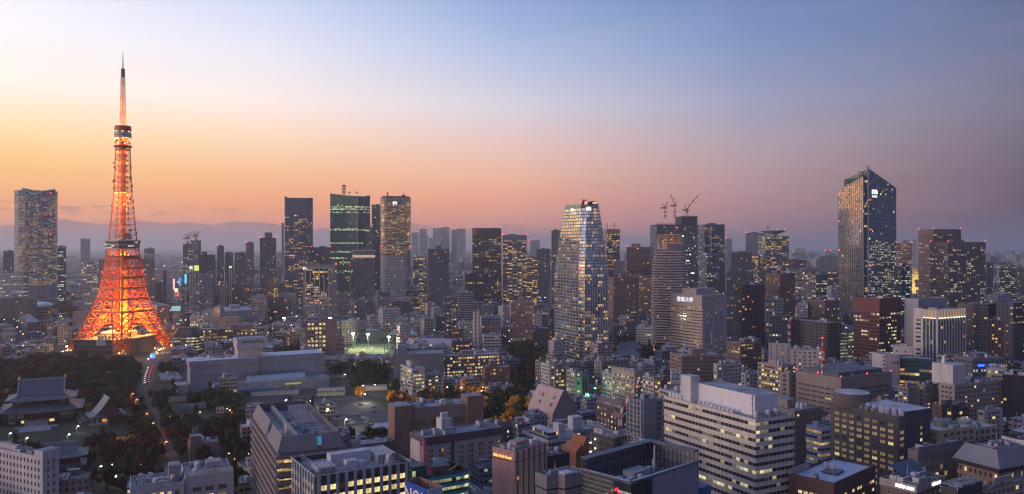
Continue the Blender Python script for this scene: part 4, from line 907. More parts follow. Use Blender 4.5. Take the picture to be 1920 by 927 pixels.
B('twin_brown_tower','lower right volume of the pair of stepped brown towers, dark glass centre',1763,1778,1848,454,1400,th=12,mode='S',wall=(.17,.125,.13),bay=2.3,fh=4,ww=.5,wh=.55,lit=.30,dep=44,red=3,pent=5,units=1,skip=9,lc='white')
B('dark_block','dark block with green lit floors at the far right horizon',1868,1873,1904,494,1900,th=5,wall=(.04,.05,.07),bay=3,fh=4.2,lit=.5,lc='green',dep=30)
B('dark_block','narrow black tower just right of the stepped brown pair',1846,1850,1862,492,1700,th=5,wall=(.04,.045,.06),lit=.03,dep=25)
B('dark_block','dark hazy block at the far right edge of the horizon',1898,1903,1921,503,2100,th=5,wall=(.08,.08,.1),lit=.1,dep=30)
def diet():
    d=1900; r=empty('domed_hall','floodlit cream stepped dome hall glimpsed between towers at right','hall',(W(1714,d),d,0)); r['_m']=[W(1714,d),d,0]
    m=plain('cream_stone',(.6,.5,.28),.7); b=MB(); z1=Z(540,d); z=0
    for k,(s,zz) in enumerate(((13,Z(530,d)),(11,Z(520,d)),(9,Z(514,d)),(7,Z(510,d)),(5,Z(506,d)),(3,Z(503,d)))): b.box(-s,s,-s,s,z,zz); z=zz
    b.build('dome_tower',[m],r); b=MB(); b.box(-4,4,-13.4,-13,Z(538,d),Z(524,d)); b.build('arched_window',[P_DARK],r)
    b=MB(); b.box(-40,40,-10,20,0,Z(541,d)); b.build('wing',[m,ROOF],r)
    l=bpy.data.lights.new('flood','POINT'); l.energy=26000; l.color=(1,.75,.3); link('flood_beam',l,r,(-4,-34,Z(540,d)))
    l=bpy.data.lights.new('flood','POINT'); l.energy=18000; l.color=(1,.75,.3); link('flood_beam',l,r,(6,-30,Z(522,d)))
diet()
# ------------------------------------------------------------------ middle distance
PK=(.5,.36,.33); LG=(.42,.41,.45); BR=(.22,.14,.12)
# left, around the lattice tower
B('salmon_store','wide salmon hall with red lettering strip at the left edge, left of the orange tower',-60,44,89,641,1230,th=33,mode='S',wall=(.5,.33,.29),bay=9,fh=9,ww=.3,wh=.2,lit=.3,units=4,pent=0,lc='amber',roof=ROOFL)
_r=bpy.data.objects.get('salmon_store'); add_box(_r,'sign',_r['_s'][0]*.35,_r['_s'][0]*.75,-.5,-.1,_r['_s'][2]-6,_r['_s'][2]-4.2,REDP)
B('dark_cube','windowless blue black cube building behind the salmon hall',33,51,75,605,1330,th=35,wall=(.10,.10,.14),lit=.0,ww=.02,units=1,pent=0)
B('small_apartment','little white apartment with outdoor lamp column left of the orange tower',81,88,97,613,1260,th=20,wall=(.42,.36,.36),bay=3,fh=3.2,lit=.15,pent=3)
B('apartment','white apartment with row of green white stair lamps near the tower foot',99,108,120,609,1210,th=18,mode='B',wall=(.45,.42,.46),bay=4,fh=3.4,ww=.7,wh=.4,lit=.1,pent=3)
B('school_block','low office with central grey tower core and lit ribbon, leftmost of a matching pair',8,12,62,599,1500,th=10,mode='B',wall=(.33,.33,.37),bay=3,fh=5,ww=.9,wh=.4,lit=.5,roof=ROOFL,pent=9)
B('school_block','low office with central grey tower core and lit ribbon, nearer the orange tower',66,68,119,589,1580,th=10,mode='B',wall=(.33,.32,.36),bay=3,fh=5,ww=.9,wh=.4,lit=.5,roof=ROOFL,pent=9)
B('grey_box','large blank mauve box building directly left of the orange tower legs',131,137,182,584,1330,th=8,wall=(.22,.19,.23),lit=.0,ww=.02,wh=.05,units=0,pent=0)
B('grid_office','pale office with even square windows behind the left tower leg',152,155,190,549,1700,th=5,wall=(.34,.33,.36),bay=4.6,fh=5,ww=.42,wh=.45,lit=.28,lc='white')
B('wide_office','pale office with bright lit ribbons and small blue roof sign left of the tower',150,153,186,491,1900,th=5,mode='B',wall=(.36,.35,.4),bay=3,fh=5.5,ww=.85,wh=.45,lit=.55,lc='white')
B('grey_slab','grey slab with lamp strip on the roof touching the left tower edge',180,184,200,487,1850,th=5,wall=(.25,.26,.32),lit=.03)
B('old_flats','long dark apartment rows on the slope at the far left edge',-30,2,60,560,1480,th=12,wall=(.17,.16,.18),bay=4,fh=4,lit=.06,lc='amber',units=2)
B('museum','pale blue low exhibition building with few lights at the far left edge',-30,0,44,512,1900,th=6,wall=(.3,.34,.4),bay=6,fh=9,ww=.7,wh=.2,lit=.4,lc='white',roof=ROOFL)
B('grey_block','grey windowed block left of the curved tower at the left frame edge',-4,6,26,471,2150,th=5,wall=(.2,.2,.24),bay=4,fh=4,lit=.12,dep=30)
def arena():
    d=1560; r=empty('arena','low round hall with a shining pale shell roof left of the orange tower','hall',(W(75,d),d,0)); r['_m']=[W(75,d),d,0]; FOOT.append((W(75,d),d,0,-28,28,-24,24))
    b=MB(); b.cyl(0,0,0,Z(574,d),20,0,n=24); b.build('drum_wall',[facade((.3,.24,.2),3,6,.8,.4,.2,'amber')],r)
    b=MB(); z=Z(574,d); n=10
    for k in range(n): a=k/n; c=(k+1)/n; b.cyl(0,0,z+8*math.sin(a*1.57),z+8*math.sin(c*1.57),22*math.cos(a*1.4),0,n=32,r2=22*math.cos(c*1.4))
    b.build('shell_roof',[plain('shell_white',(.7,.7,.74),.35,.2)],r)
arena()
sg=B('salmon_slab','salmon gabled slab with ribbed side right behind the tower legs',258,294,319,573,1380,th=38,mode='B',wall=(.55,.33,.29),bay=3,fh=3.6,ww=.9,wh=.4,lit=.07,lc='white')
sb=B('sign_block','grey block carrying a bright cyan lit sign board right of the orange tower',319,323,338,582,1370,th=6,wall=(.28,.25,.28),lit=.08,pent=0)
add_box(sb,'sign_board',-1,sb['_s'][0]+.5,-1.4,-.6,sb['_s'][2]-1,sb['_s'][2]+7,glow('cyan_sign',(.55,1,.95),.45)); text('sign','HOSPITAL',2.6,glow('cyan_text',(.02,.2,.4),.4),sb,(sb['_s'][0]/2,-1.6,sb['_s'][2]+5)) if False else None
B('white_office','small white office with three lit floors right of the cyan sign block',352,356,375,592,1330,th=8,mode='B',wall=(.5,.5,.54),bay=3,fh=4,wh=.5,lit=.6,lc='white')
B('white_flats','white stepped flats right of the small lit white office',375,379,402,583,1380,th=8,wall=(.5,.5,.54),bay=3,fh=3.4,lit=.1,lc='white')
B('white_tower_block','slim white block with red lettering on top right of the white flats',397,401,413,576,1350,th=5,wall=(.5,.46,.47),lit=.03)
B('grey_hall','grey windowless core hall above the brown office with lit ribbons',408,410,447,595,1260,th=5,wall=(.24,.21,.25),bay=8,fh=30,ww=.1,wh=.7,lit=0,units=0,pent=0)
B('fan_roof_hall','pale fan shaped roof hall rising to the right above the grey core hall',412,420,475,583,1420,th=24,wall=(.32,.32,.4),lit=.05,pent=5,roof=ROOFL)
B('brown_ribbon_office','long brown office with bright lit ribbons between the tower and the white slab hotel',372,377,505,618,1180,th=6,mode='B',wall=(.24,.18,.16),bay=2.8,fh=4.4,ww=.85,wh=.45,lit=.6,units=12,pent=5,roof=ROOFL,dep=30)
def octo():
    d=1085; r=empty('octagonal_office','dark chamfered office with rows of lit windows beside the right tower foot','building',(W(343,d),d,0)); r['_m']=[W(343,d),d,0]
    w=(W(368,d)-W(318,d))/2; FOOT.append((W(343,d),d,0,-w,w,-4,w*2)); P=[(-w*.7,0),(w*.7,0),(w,w*.4),(w,w*1.5),(-w,w*1.5),(-w,w*.4)]; h=Z(628,d)
    b=MB(); b.prism(P,0,h,0,1); b.build('wall',[wallm((.07,.055,.065)),ROOFD],r); bands(r,lambda z:P,3,h,4.,.45,facade((.07,.06,.07),2.2,4,.85,1,.75,'white',1.,band=True),skip=3)
    b=MB(); b.prism(inset(P,-1),h,h+9,0,0,top=[(x*.6,w*.6+(y-w*.6)*.5) for x,y in P]); b.build('tiled_roof',[plain('tile_dark',(.06,.06,.075),.6)],r)
octo()
for i,(a,c,y,d,lab,op) in enumerate((
 (352,400,516,1750,'pale office with dark ribbons in front of the squat black block',dict(mode='B',wall=(.34,.33,.37),lit=.12,lc='white')),
 (386,404,510,1800,'brownish office tower directly right of the ribbon office',dict(mode='B',wall=(.25,.21,.22),lit=.05)),
 (409,426,530,1650,'small block under a round glowing sign board',dict(wall=(.3,.27,.28),lit=.2)),
 (433,454,532,1650,'dark brown block with one lit column left of the white flats',dict(wall=(.12,.09,.11),lit=.05)),
 (455,470,534,1600,'narrow dark block with yellow ribbon windows',dict(wall=(.1,.1,.13),lit=.4)),
 (303,312,508,1700,'dark narrow block with red roof strip right of the apartment slab',dict(wall=(.12,.12,.16),lit=.02)),
 (288,304,530,1600,'black box block at the foot of the apartment slab',dict(wall=(.07,.07,.1),lit=.02)),
 (268,290,466,2500,'pale hospital like block above the apartment slab',dict(wall=(.34,.35,.42),lit=.3)),
 (469,500,556,1500,'white apartment house with balconies right of the dark brown blocks',dict(mode='B',wall=(.42,.41,.46),lit=.1)),
 (498,522,520,1650,'lit tan block at the foot of the ribbed tower',dict(wall=(.3,.22,.18),lit=.45)),
 (529,556,552,1560,'white terrace house left of the broad grey tower',dict(wall=(.45,.43,.47),lit=.08)),
 (472,498,566,1440,'pale grey slab apartment left of the pitched dark block',dict(wall=(.36,.35,.4),lit=.12,mode='B')),
 (500,546,560,1480,'pitched dark block left of the broad grey office tower',dict(wall=(.10,.09,.13),lit=.06)),
 (632,662,563,1500,'framed grey flats right of the broad grey tower, first of three',dict(wall=(.2,.2,.27),lit=.12,lc='amber',bay=5,fh=5)),
 (651,668,564,1480,'framed grey flats right of the broad grey tower, middle of three',dict(wall=(.26,.26,.32),lit=.1,lc='amber',bay=5,fh=5)),
 (667,688,561,1490,'framed grey flats right of the broad grey tower, last of three',dict(wall=(.23,.23,.3),lit=.12,lc='amber',bay=5,fh=5)),
 (817,846,541,1620,'purple brown block with pale green hipped top',dict(wall=(.15,.11,.14),lit=.12,lc='amber')),
 (829,860,558,1450,'dark purple block left of the black balcony tower',dict(wall=(.14,.12,.16),lit=.18)),
 (815,834,594,1280,'dark glass block with a glowing green yellow stair column',dict(wall=(.05,.06,.09),lit=.3,lc='green')),
 (835,846,600,1270,'narrow dark block with three lit floors',dict(wall=(.06,.07,.1),lit=.4)),
 (846,856,585,1290,'narrow grey block with white lamp column',dict(wall=(.2,.2,.27),lit=.2,lc='white')),
 (1000,1016,588,1200,'small white tiled apartment right of the pink grid office',dict(wall=(.42,.4,.45),lit=.25)),
 (1014,1028,580,1230,'slim white flats with lamp column left of the tapered tower',dict(wall=(.4,.36,.38),lit=.3)),
 (1028,1040,578,1240,'brown slim flats touching the tapered tower',dict(wall=(.25,.17,.16),lit=.3,lc='amber')),
 (996,1030,616,1120,'black low building before the white tiled apartment',dict(wall=(.05,.05,.08),lit=.05)),
 (1197,1227,534,1450,'pale offices with lamp rows between brown tower and round tower',dict(wall=(.25,.22,.24),lit=.3,lc='amber')),
 (1190,1226,614,1160,'low white school block between trees left of the round tower',dict(wall=(.5,.5,.54),lit=.2,lc='white',mode='B')),
 (1360,1390,560,1200,'dark office right behind the white banded hotel',dict(wall=(.1,.13,.18),lit=.25,lc='warm',mode='B')),
 (1434,1470,560,1020,'dark office left of the construction crane',dict(wall=(.1,.12,.16),lit=.2)),
 (1492,1515,569,1080,'pale low block below the dark brown office',dict(wall=(.4,.4,.46),lit=.1)),
 (1440,1476,592,900,'dark blue glass block at the red crane foot',dict(wall=(.04,.06,.09),lit=.25,lc='white')),
 (1710,1735,575,1080,'grey block between red brown tower and white fin tower',dict(wall=(.25,.26,.32),lit=.1)),
 (1850,1882,600,900,'brownish complex wall in the dark at the right edge',dict(wall=(.10,.07,.08),lit=.2,lc='amber')),
 )):
    op=dict(op); op.setdefault('th',8); B('city_block',lab,a,a+2.5,c,y,d,dep=26,**op)
# hotel slab in the park
def park_hotel():
    d=810.; th=14; wm=plain('hotel_concrete',(.25,.27,.36),.8,lo=.85,hi=1.1,scale=.1,stretch=(1,1,.2)); pk=plain('hotel_side',(.5,.44,.46),.75)
    C,w,l=place(339,357,483,d,28,dep=30); r=empty('slab_hotel','huge blank grey blue slab hotel with a lettered roof house in the park','building',(C.x,C.y,0),R(28)); r['_m']=[C.x,C.y,R(28)]; h=Z(679,d)
    FOOT.append((C.x,C.y,R(28),-10,w+120,-20,45))
    b=MB(); b.prism([(0,0),(w,0),(w,28),(0,28)],0,h,0,1); b.build('wall',[wm,ROOFL],r)
    b=MB(); b.box(-1.2,w+.4,-1.2,28.5,h-5,h+.6,0,1); b.box(-.9,w+.3,-.9,28,h-14,h-12.5,0); b.build('parapet',[wm,plain('roof_bright',(.62,.62,.7),.7)],r)
    b=MB()
    for k in range(11): x=w*k/11; b.box(x-.12,x+.12,-.08,0,0,h-14)
    for k in range(3): b.box(0,w,-.07,0,h-20-k*9,h-19.8-k*9)
    b.build('panel_joint',[plain('joint_blue',(.12,.13,.18),.8)],r); roof_kit(r,6,w-22,6,26,h+.02,10,random.Random(31)); add_box(r,'louvre_panel',w*.15,w*.28,-.12,-.02,h-34,h-28,METAL)
    w2=72.; b=MB(); b.prism([(w,7),(w+w2,7),(w+w2,36),(w,36)],0,h-1,0,1); b.box(w+.4,w+w2+.6,6,36.5,h-5.5,h+.2,0,2); b.build('east_wing',[wm,ROOFL,plain('roof_bright',(.62,.62,.7),.7)],r)
    b=MB(); b.box(-12,-1.3,6,30,0,9,0,1); b.build('side_annex',[pk,ROOF],r)
    b=MB(); b.box(w-19,w+6,6,26,h,h+9.5,0); b.build('roof_house_base',[pk],r); b=MB(); b.box(w-20,w+11,4,28,h+9.5,h+20,0,1); b.build('roof_house',[plain('roof_house_paint',(.42,.42,.5),.7),ROOF],r)
    text('sign','PRINCE HOTEL',3.6,plain('sign_brown',(.07,.04,.05),.6),r,(w-4,3.6,h+16.5),sx_=.95)
    b=MB(); b.box(20,w+70,-22,-2,0,11,0,1); b.build('podium',[plain('podium_blue',(.28,.31,.38),.8),ROOF],r)
    b=MB(); n=8
    for k in range(n):
        a0,a1=math.pi*k/n,math.pi*(k+1)/n; f=lambda a:(-12+9*-math.cos(a),11+5*math.sin(a)); y0,z0=f(a0);y1,z1=f(a1); b.face([(w-12,y0,z0),(w+45,y0,z0),(w+45,y1,z1),(w-12,y1,z1)],0)
    b.face([(w-12,-12+9*-math.cos(math.pi*k/n),11+5*math.sin(math.pi*k/n)) for k in range(n+1)],0); b.face([(w+45,-12-9*math.cos(math.pi*k/n),11+5*math.sin(math.pi*k/n)) for k in range(n,-1,-1)],0)
    b.build('vaulted_roof',[plain('vault_blue',(.35,.42,.5),.5,.2)],r)
    b=MB(); b.box(30,w+10,-30,-22.2,4,4.6,0); b.build('blue_canopy',[plain('canopy_blue',(.03,.14,.42),.5)],r)
    for x in(32,50,68): b=MB(); b.box(x,x+.5,-29.6,-29.2,0,4); b.build('canopy_post',[METAL],r)
    add_box(r,'sign',w+24,w+40,-22.6,-22.1,6,7.4,glow('poster_sign',(.9,.7,.3),.35)); add_box(r,'green_door',w+30,w+33,-22.5,-22.05,0,5,plain('door_green',(.03,.25,.16),.5))
park_hotel()
# sport ground with floodlights
def tennis():
    cx0,cy0=gp(646,664); cx1,_=gp(722,664); d0,d1=gd(665),gd(645)
    b=MB(); b.face([(cx0,d0,.05),(cx1,d0,.05),(cx1*1.02,d1,.05),(cx0*1.04,d1,.05)],0); tag(b.build('court_ground',[plain('court_green',(.26,.33,.16),.8,lo=.8,hi=1.1)]),kind='structure')
    b=MB()
    for x in(.1,.3,.5,.7,.9):
        X=cx0+(cx1-cx0)*x; b.face([(X,d0+5,.07),(X+.5,d0+5,.07),(X+.5,d1-5,.07),(X,d1-5,.07)],0)
    for y in(.25,.6): Y=d0+(d1-d0)*y; b.face([(cx0,Y,.075),(cx1,Y,.075),(cx1,Y+.6,.075),(cx0,Y+.6,.075)],0)
    tag(b.build('court_marking',[WHITE]),kind='structure')
    FOOT.append((cx0,d0,0,-4,cx1-cx0+6,-6,d1-d0+6))
    f=empty('net_fence','tall green net fence round the floodlit sports court','fence',(cx0,d0,0)); b=MB(); wd=cx1-cx0; dd=d1-d0
    for i in range(10): x=wd*i/9; b.bar((x,dd,0),(x,dd,17),.22); 
    for z in(0.3,8,17): b.bar((0,dd,z),(wd,dd,z),.16)
    for i in range(4): y=dd*i/4; b.bar((wd,y,0),(wd,y,17),.22); b.bar((0,y,0),(0,y,17),.22)
    b.build('fence_frame',[plain('fence_green',(.05,.2,.14),.5)],f)
    m,t=_mat('net_green'); g=G(t); p=g.n('ShaderNodeBsdfPrincipled'); p.inputs['Base Color'].default_value=(.04,.2,.14,1); tr=g.n('ShaderNodeBsdfTransparent'); mi=g.n('ShaderNodeMixShader'); mi.inputs[0].default_value=.14
    t.links.new(tr.outputs[0],mi.inputs[1]); t.links.new(p.outputs[0],mi.inputs[2]); o=g.n('ShaderNodeOutputMaterial'); t.links.new(mi.outputs[0],o.inputs[0])
    b=MB(); b.face([(0,dd-.3,0),(wd,dd-.3,0),(wd,dd-.3,17),(0,dd-.3,17)],0); b.face([(wd-.3,0,0),(wd-.3,dd,0),(wd-.3,dd,17),(wd-.3,0,17)],0); b.build('net',[m],f)
    for i,(px,py,yb,lab) in enumerate(((662,626,655,'floodlight mast with starry white lamp at the left end of the green court'),(690,627,655,'floodlight mast in the middle behind the green court'),(729,632,658,'floodlight mast at the right end of the green court'),(619,597,650,'bright warm floodlight standing on the brown office left of the court'),(533,597,640,'bright warm floodlight left of the broad grey tower foot'),(127,650,662,'green white floodlight beside the left foot of the orange tower'))):
        d=gd(yb); h=Z(py,d); o=empty('floodlight_mast',lab,'floodlight',(W(px,d),d,0)); o['_m']=[W(px,d),d,0]
        b=MB(); b.bar((0,0,0),(0,0,h),.35,r2=.2); b.bar((-1.6,0,h),(1.6,0,h),.2); b.build('pole',[METAL],o)
        col=(1,.93,.6) if i<3 else ((1,.78,.4) if i<5 else (.75,1,.35)); gm=glow('flood%d'%i,col,14.)
        for k in(-1,0,1): b=MB(); b.cyl(k*1.3,-.3,h-.5,h+.9,.95,0,n=8); b.build('lamp_head',[gm],o)
        l=bpy.data.lights.new('flood_beam','POINT'); l.energy=26000 if i<3 else 20000; l.color=col if i!=2 else (.85,1,.6); l.shadow_soft_size=1; link('flood_beam',l,o,(0,-2.2,h-1))
tennis()
def hip(name,label,a,c,yt,ye,d,th,col,roofc,l=22,gable=False,lit=.1):
    if c<960 and 0<=th<=15: th=max(th,math.degrees(-math.atan((c-960)/F)))
    C,w,_=place(a,a+2,c,d,th,dep=l); r=empty(name,label,'building',(C.x,C.y,0),R(th)); r['_m']=[C.x,C.y,R(th)]; FOOT.append((C.x,C.y,R(th),0,w,0,l)); he=Z(ye,d); hr=Z(yt,d)
    b=MB(); b.prism([(0,0),(w,0),(w,l),(0,l)],0,he,0); b.build('wall',[facade(col,3.4,3.6,.35,.5,lit,'warm')],r)
    k=0 if gable else min(l,w)*.42; b=MB(); A,Bq,Cq,Dq=(-.8,-.8,he),(w+.8,-.8,he),(w+.8,l+.8,he),(-.8,l+.8,he); p,q=(k,l/2,hr),(w-k,l/2,hr)
    b.face([A,Bq,q,p],0);b.face([Bq,Cq,q],1 if gable else 0);b.face([Cq,Dq,p,q],0);b.face([Dq,A,p],1 if gable else 0); b.face([Dq,Cq,Bq,A],0); b.build('roof',[plain(roofc[0],roofc[1],.6),wallm(col)],r); return r
SLATE=('slate_green',(.25,.38,.38)); 
hip('hipped_house','brick hall with pale green hipped roof, left half, behind the courts',728,758,619,628,1230,8,(.22,.10,.07),SLATE); hip('hipped_house','brick hall with pale green hipped roof, right half, behind the courts',750,783,619,629,1200,8,(.22,.10,.07),SLATE)
hip('brick_chapel','long tan brick chapel with gabled roof behind the floodlit court',646,688,605,614,1330,8,(.34,.22,.13),('tile_brown',(.26,.15,.11)),gable=True)
hip('green_hipped_top','pale green pyramid roof house left of the black balcony tower',820,845,535,542,1600,8,(.2,.13,.14),SLATE)
hip('white_long_hall','long white vaulted hall with mauve roof right of the courts',758,852,637,650,1110,-6,(.5,.47,.5),('roof_mauve',(.42,.38,.42)),l=34,gable=True)
hip('shrine_hall','dark tiled double roof shrine hall between tapered tower and trees',1158,1204,642,654,1010,8,(.12,.1,.1),('tile_blue',(.14,.16,.2)),l=14)
hip('shrine_hall','lower dark tiled shrine roof in front of the double roof hall',1150,1200,656,668,960,8,(.12,.1,.1),('tile_blue',(.14,.16,.2)),l=12)
B('brown_office','brown office with twelve bright windows and blank core left of the courts',569,572,629,603,1130,th=8,mode='W',wall=(.26,.16,.16),bay=5.2,fh=6,ww=.6,wh=.5,lit=.85,pal=((P_LIT,.9),(P_DIM,.1)),dep=26,pent=5)
B('brown_core','blank brown stair tower with thin joints on the brown office right end',607,610,630,600,1118,th=8,wall=(.28,.18,.18),lit=0,ww=.0,dep=12,units=0,pent=0)
B('brown_wing','lower stepped brown wing right of the blank stair tower',628,630,645,633,1105,th=8,mode='B',wall=(.25,.17,.17),bay=6,fh=6,ww=.6,wh=.3,lit=.1,dep=14,units=0,pent=0)
B('big_blank_wall','large slate grey blank building with pale side wall in the centre',720,738,833,664,870,th=6,wall=(.13,.15,.20),lit=0,ww=0,dep=40,units=3,pent=0)
B('wall_core','square slate stair core on the left of the slate grey blank building',735,746,761,648,880,th=8,wall=(.16,.18,.24),lit=0,ww=0,units=0,pent=0)
B('cream_attic','cream lit attic house between slate core and white vaulted hall',761,763,785,653,905,th=6,wall=(.6,.55,.36),bay=4,fh=5,ww=.7,wh=.5,lit=.5,units=0,pent=0,dep=20,h=Z(653,905))
B('long_lit_office','long office with five bright ribbon floors right of the slate blank building',831,835,939,668,890,th=19,mode='W',wall=(.28,.24,.24),bay=3.2,fh=3.8,ww=.7,wh=.5,lit=.85,pal=((P_LIT,.55),(P_DIM,.25),(P_AMB,.2)),dep=22,pent=4,units=5,roof=ROOFL)
B('white_school','white ribbon windowed house with spiral lit tank tower in front of the slate wall',751,773,797,692,800,th=26,mode='W',wall=(.42,.42,.48),bay=3,fh=3.8,ww=.8,wh=.5,lit=.55,pal=((P_DIM,.5),(P_LIT,.5)),pent=5)
B('low_school','low lit wing right of the spiral house',796,799,832,702,815,th=12,mode='W',wall=(.2,.2,.24),bay=3.4,fh=3.6,ww=.7,wh=.45,lit=.45,dep=18,pent=0,units=3)
B('brick_house','reddish brown house with square windows at the right end of the lit office',905,909,957,689,850,th=10,mode='W',wall=(.24,.12,.085),bay=3.4,fh=3.8,ww=.5,wh=.4,lit=.3,dep=20,pent=6,units=4)
B('white_stair_tower','slim white tower with zigzag stairs, tallest white block left of the pink grid office',886,888,900,586,1170,th=6,wall=(.6,.52,.5),bay=6,fh=6,ww=.3,wh=.6,lit=.05,dep=16,pent=0,units=0)
B('white_apartment','white stepped apartment right of the slim white stair tower',899,903,940,595,1190,th=10,wall=(.42,.40,.45),bay=4,fh=3.5,lit=.12,lc='amber',dep=20)
B('white_terrace','white ribbon terrace flats at the foot of the white stair tower',903,907,940,629,1110,th=8,mode='B',wall=(.5,.46,.48),bay=5,fh=4.2,ww=.85,wh=.4,lit=.07,dep=18)
B('red_house','dark red tiled block before the white stair tower',846,850,868,618,1180,th=8,wall=(.2,.05,.06),bay=4,fh=4,lit=.1,dep=16)
B('red_house','low dark red wing with lit panes left of the white terrace',843,847,880,640,1090,th=8,wall=(.16,.05,.055),bay=3,fh=4,lit=.3,dep=16)
B('white_cube','pale low cube flats left of the dark red blocks',858,861,887,604,1210,th=8,wall=(.4,.4,.46),bay=4,fh=3.6,lit=.12,lc='amber',dep=16)
B('pink_grid_office','pinkish grey office tower with small lit windows and two red beacons',955,958,1002,567,1200,th=5,mode='S',wall=(.30,.21,.21),bay=2.7,fh=4,ww=.42,wh=.5,lit=.28,dep=28,pent=7,red=2)
B('balcony_tower','black tower with pale balcony lines in front of the dark grid block',857,860,887,548,1380,th=6,mode='B',wall=(.34,.34,.4),bay=5,fh=4,ww=.95,wh=.62,lit=.04,dep=22)
# right of the centre
kh=B('banded_hotel','pale brown hotel slab with lit roof lettering right of the round tower',1258,1316,1362,555,1010,th=31,mode='B',wall=(.52,.42,.37),bay=3.6,fh=3.9,ww=.85,wh=.38,lit=.22,lc='warm',skip=14,pent=0,units=2)
w_,l_,h_=kh['_s']; b=MB(); b.box(-.6,w_+.4,-.6,l_+.4,h_-13,h_+.6,0,1); b.build('roof_screen',[plain('screen_ribbed',(.40,.33,.31),.7),ROOF],kh)
b=MB(); b.box(.2,w_+.3,-1.1,-.2,0,h_-13); b.build('end_wall',[wallm((.38,.36,.40))],kh)
bw=MB(); wm_=win_mesh(1.6,1.7,P_AMB); wd_=win_mesh(1.6,1.7,P_DARK); wl_=win_mesh(1.6,1.7,P_DIM); rr=random.Random(4)
for k in range(17):
    for cx in(.2,.36,.55,.75): link('window',rr.choice((wm_,wd_,wd_,wl_)) if cx!=.75 else rr.choice((wd_,wl_)),kh,(w_*cx,-1.15,h_-18-k*3.9))
add_box(kh,'penthouse',w_*.1,w_*.9,l_*.25,l_*.7,h_,h_+8,plain('screen_ribbed',(.40,.33,.31),.7),ROOF)
text('sign','慈恵大学',6.5,glow('sign_lav',(.9,.88,1),.9),kh,(-1.,l_*.52,h_-6.5),(R(90),0,R(-90)),bold=.12,sx_=1.15)
B('dark_brown_tower','dark brown residential tower right of the pale brown hotel slab',1386,1392,1434,534,1120,th=10,mode='S',wall=(.12,.085,.08),bay=3.4,fh=3.5,ww=.7,wh=.55,lit=.06,lc='amber',dep=28,pent=5)
B('red_brown_tower','dark red brown office tower with deep plain top before the peaked tower',1600,1649,1689,560,960,th=30,mode='B',wall=(.17,.06,.055),bay=2.7,fh=4.3,ww=.78,wh=.42,lit=.36,lc='white',skip=17,pent=0,units=3)
wf=B('white_fin_tower','white finned dark glass tower with glowing crown at right',1716,1757,1809,582,860,th=30,mode='S',wall=(.06,.08,.11),glass=(.03,.05,.07),bay=3.2,fh=4,ww=.9,wh=.7,lit=.05,pent=0,units=4)
w_,l_,h_=wf['_s']; b=MB()
for k in range(11): x=w_*k/10; b.box(x-.45,x+.45,-1.3,-.1,8,h_+.6)
for k in range(5): y=l_*.62*k/4; b.box(-1.3,-.1,y-.45,y+.45,8,h_+.6)
b.build('white_fin',[wallm((.55,.55,.6))],wf)
b=MB(); b.box(-1.4,-.1,l_*.64,l_+1,0,h_+1); b.build('blank_side',[wallm((.55,.5,.52))],wf)
for k in range(9): z=h_-13-k*4.6; add_box(wf,'window',-1.5,-1.42,l_*.7,l_*.93,z,z+2.2,P_DIM if k%3==0 else P_DARK)
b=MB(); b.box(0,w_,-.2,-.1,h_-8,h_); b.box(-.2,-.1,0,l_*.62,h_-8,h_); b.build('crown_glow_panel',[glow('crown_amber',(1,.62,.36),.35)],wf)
b=MB(); b.box(0,w_,-1.,-.12,h_-9.2,h_-8.4); b.box(-1.,-.12,0,l_*.62,h_-9.2,h_-8.4); b.build('crown_light_line',[glow('crown_line',(1,.75,.5),2.4)],wf)
for k in range(5):
    z=h_-48-k*4.5; b=MB(); b.box(0,w_,-.3,-.1,z-1.9,z); b.build('window_band',[facade((.4,.4,.45),3.2,4.5,.85,1,.7,'warm',.8,band=True)],wf)
ph=B('grey_plant_house','grey louvred plant block above the white finned tower',1718,1722,1775,561,960,th=30,wall=(.38,.38,.44),bay=30,fh=3,ww=.98,wh=.1,lit=0,dep=18,pent=0,units=0)
B('slab_block','dark residential slab row at the right edge, left block',1797,1826,1851,569,1060,th=30,mode='S',wall=(.14,.11,.12),bay=5,fh=3.6,ww=.3,wh=.35,lit=.3,lc='amber',pent=0,units=0)
B('slab_block','dark residential slab row at the right edge, middle block with ribbons',1826,1852,1883,570,1010,th=30,mode='B',wall=(.12,.10,.12),bay=5,fh=3.8,ww=.8,wh=.5,lit=.08,pent=0,units=2)
B('slab_block','dark residential slab row at the right edge, right block with yellow column',1868,1900,1935,568,980,th=30,mode='S',wall=(.08,.075,.095),bay=5,fh=3.6,ww=.4,wh=.4,lit=.25,pent=0,units=0)
B('grey_brown_office','grey brown office with few windows behind the red crane',1513,1546,1575,564,1060,th=28,mode='W',wall=(.24,.17,.17),bay=4,fh=4.2,ww=.5,wh=.35,lit=.15,red=2,pent=4,limit_=0) if False else B('grey_brown_office','grey brown office with few windows behind the red crane',1513,1546,1575,564,1060,th=28,mode='W',wall=(.24,.17,.17),bay=4,fh=4.2,ww=.5,wh=.35,lit=.15,red=2,pent=4)
sc_=B('scaffold_building','building wrapped in dark scaffolding under the red crane',1480,1550,1577,606,990,th=26,wall=(.06,.055,.065),lit=0,ww=0,pent=0,units=5)
w_,l_,h_=sc_['_s']; b=MB()
for k in range(10):
    z=h_-k*4
    b.bar((-1.2,0,z),(-1.2,l_,z),.2); b.bar((0,-1.2,z),(w_,-1.2,z),.2)
for k in range(16): b.bar((-1.2,l_*k/15,0),(-1.2,l_*k/15,h_+2),.16)
for k in range(7): b.bar((w_*k/6,-1.2,0),(w_*k/6,-1.2,h_+2),.16)
b.build('scaffold',[plain('scaffold_pipe',(.25,.22,.25),.5)],sc_)
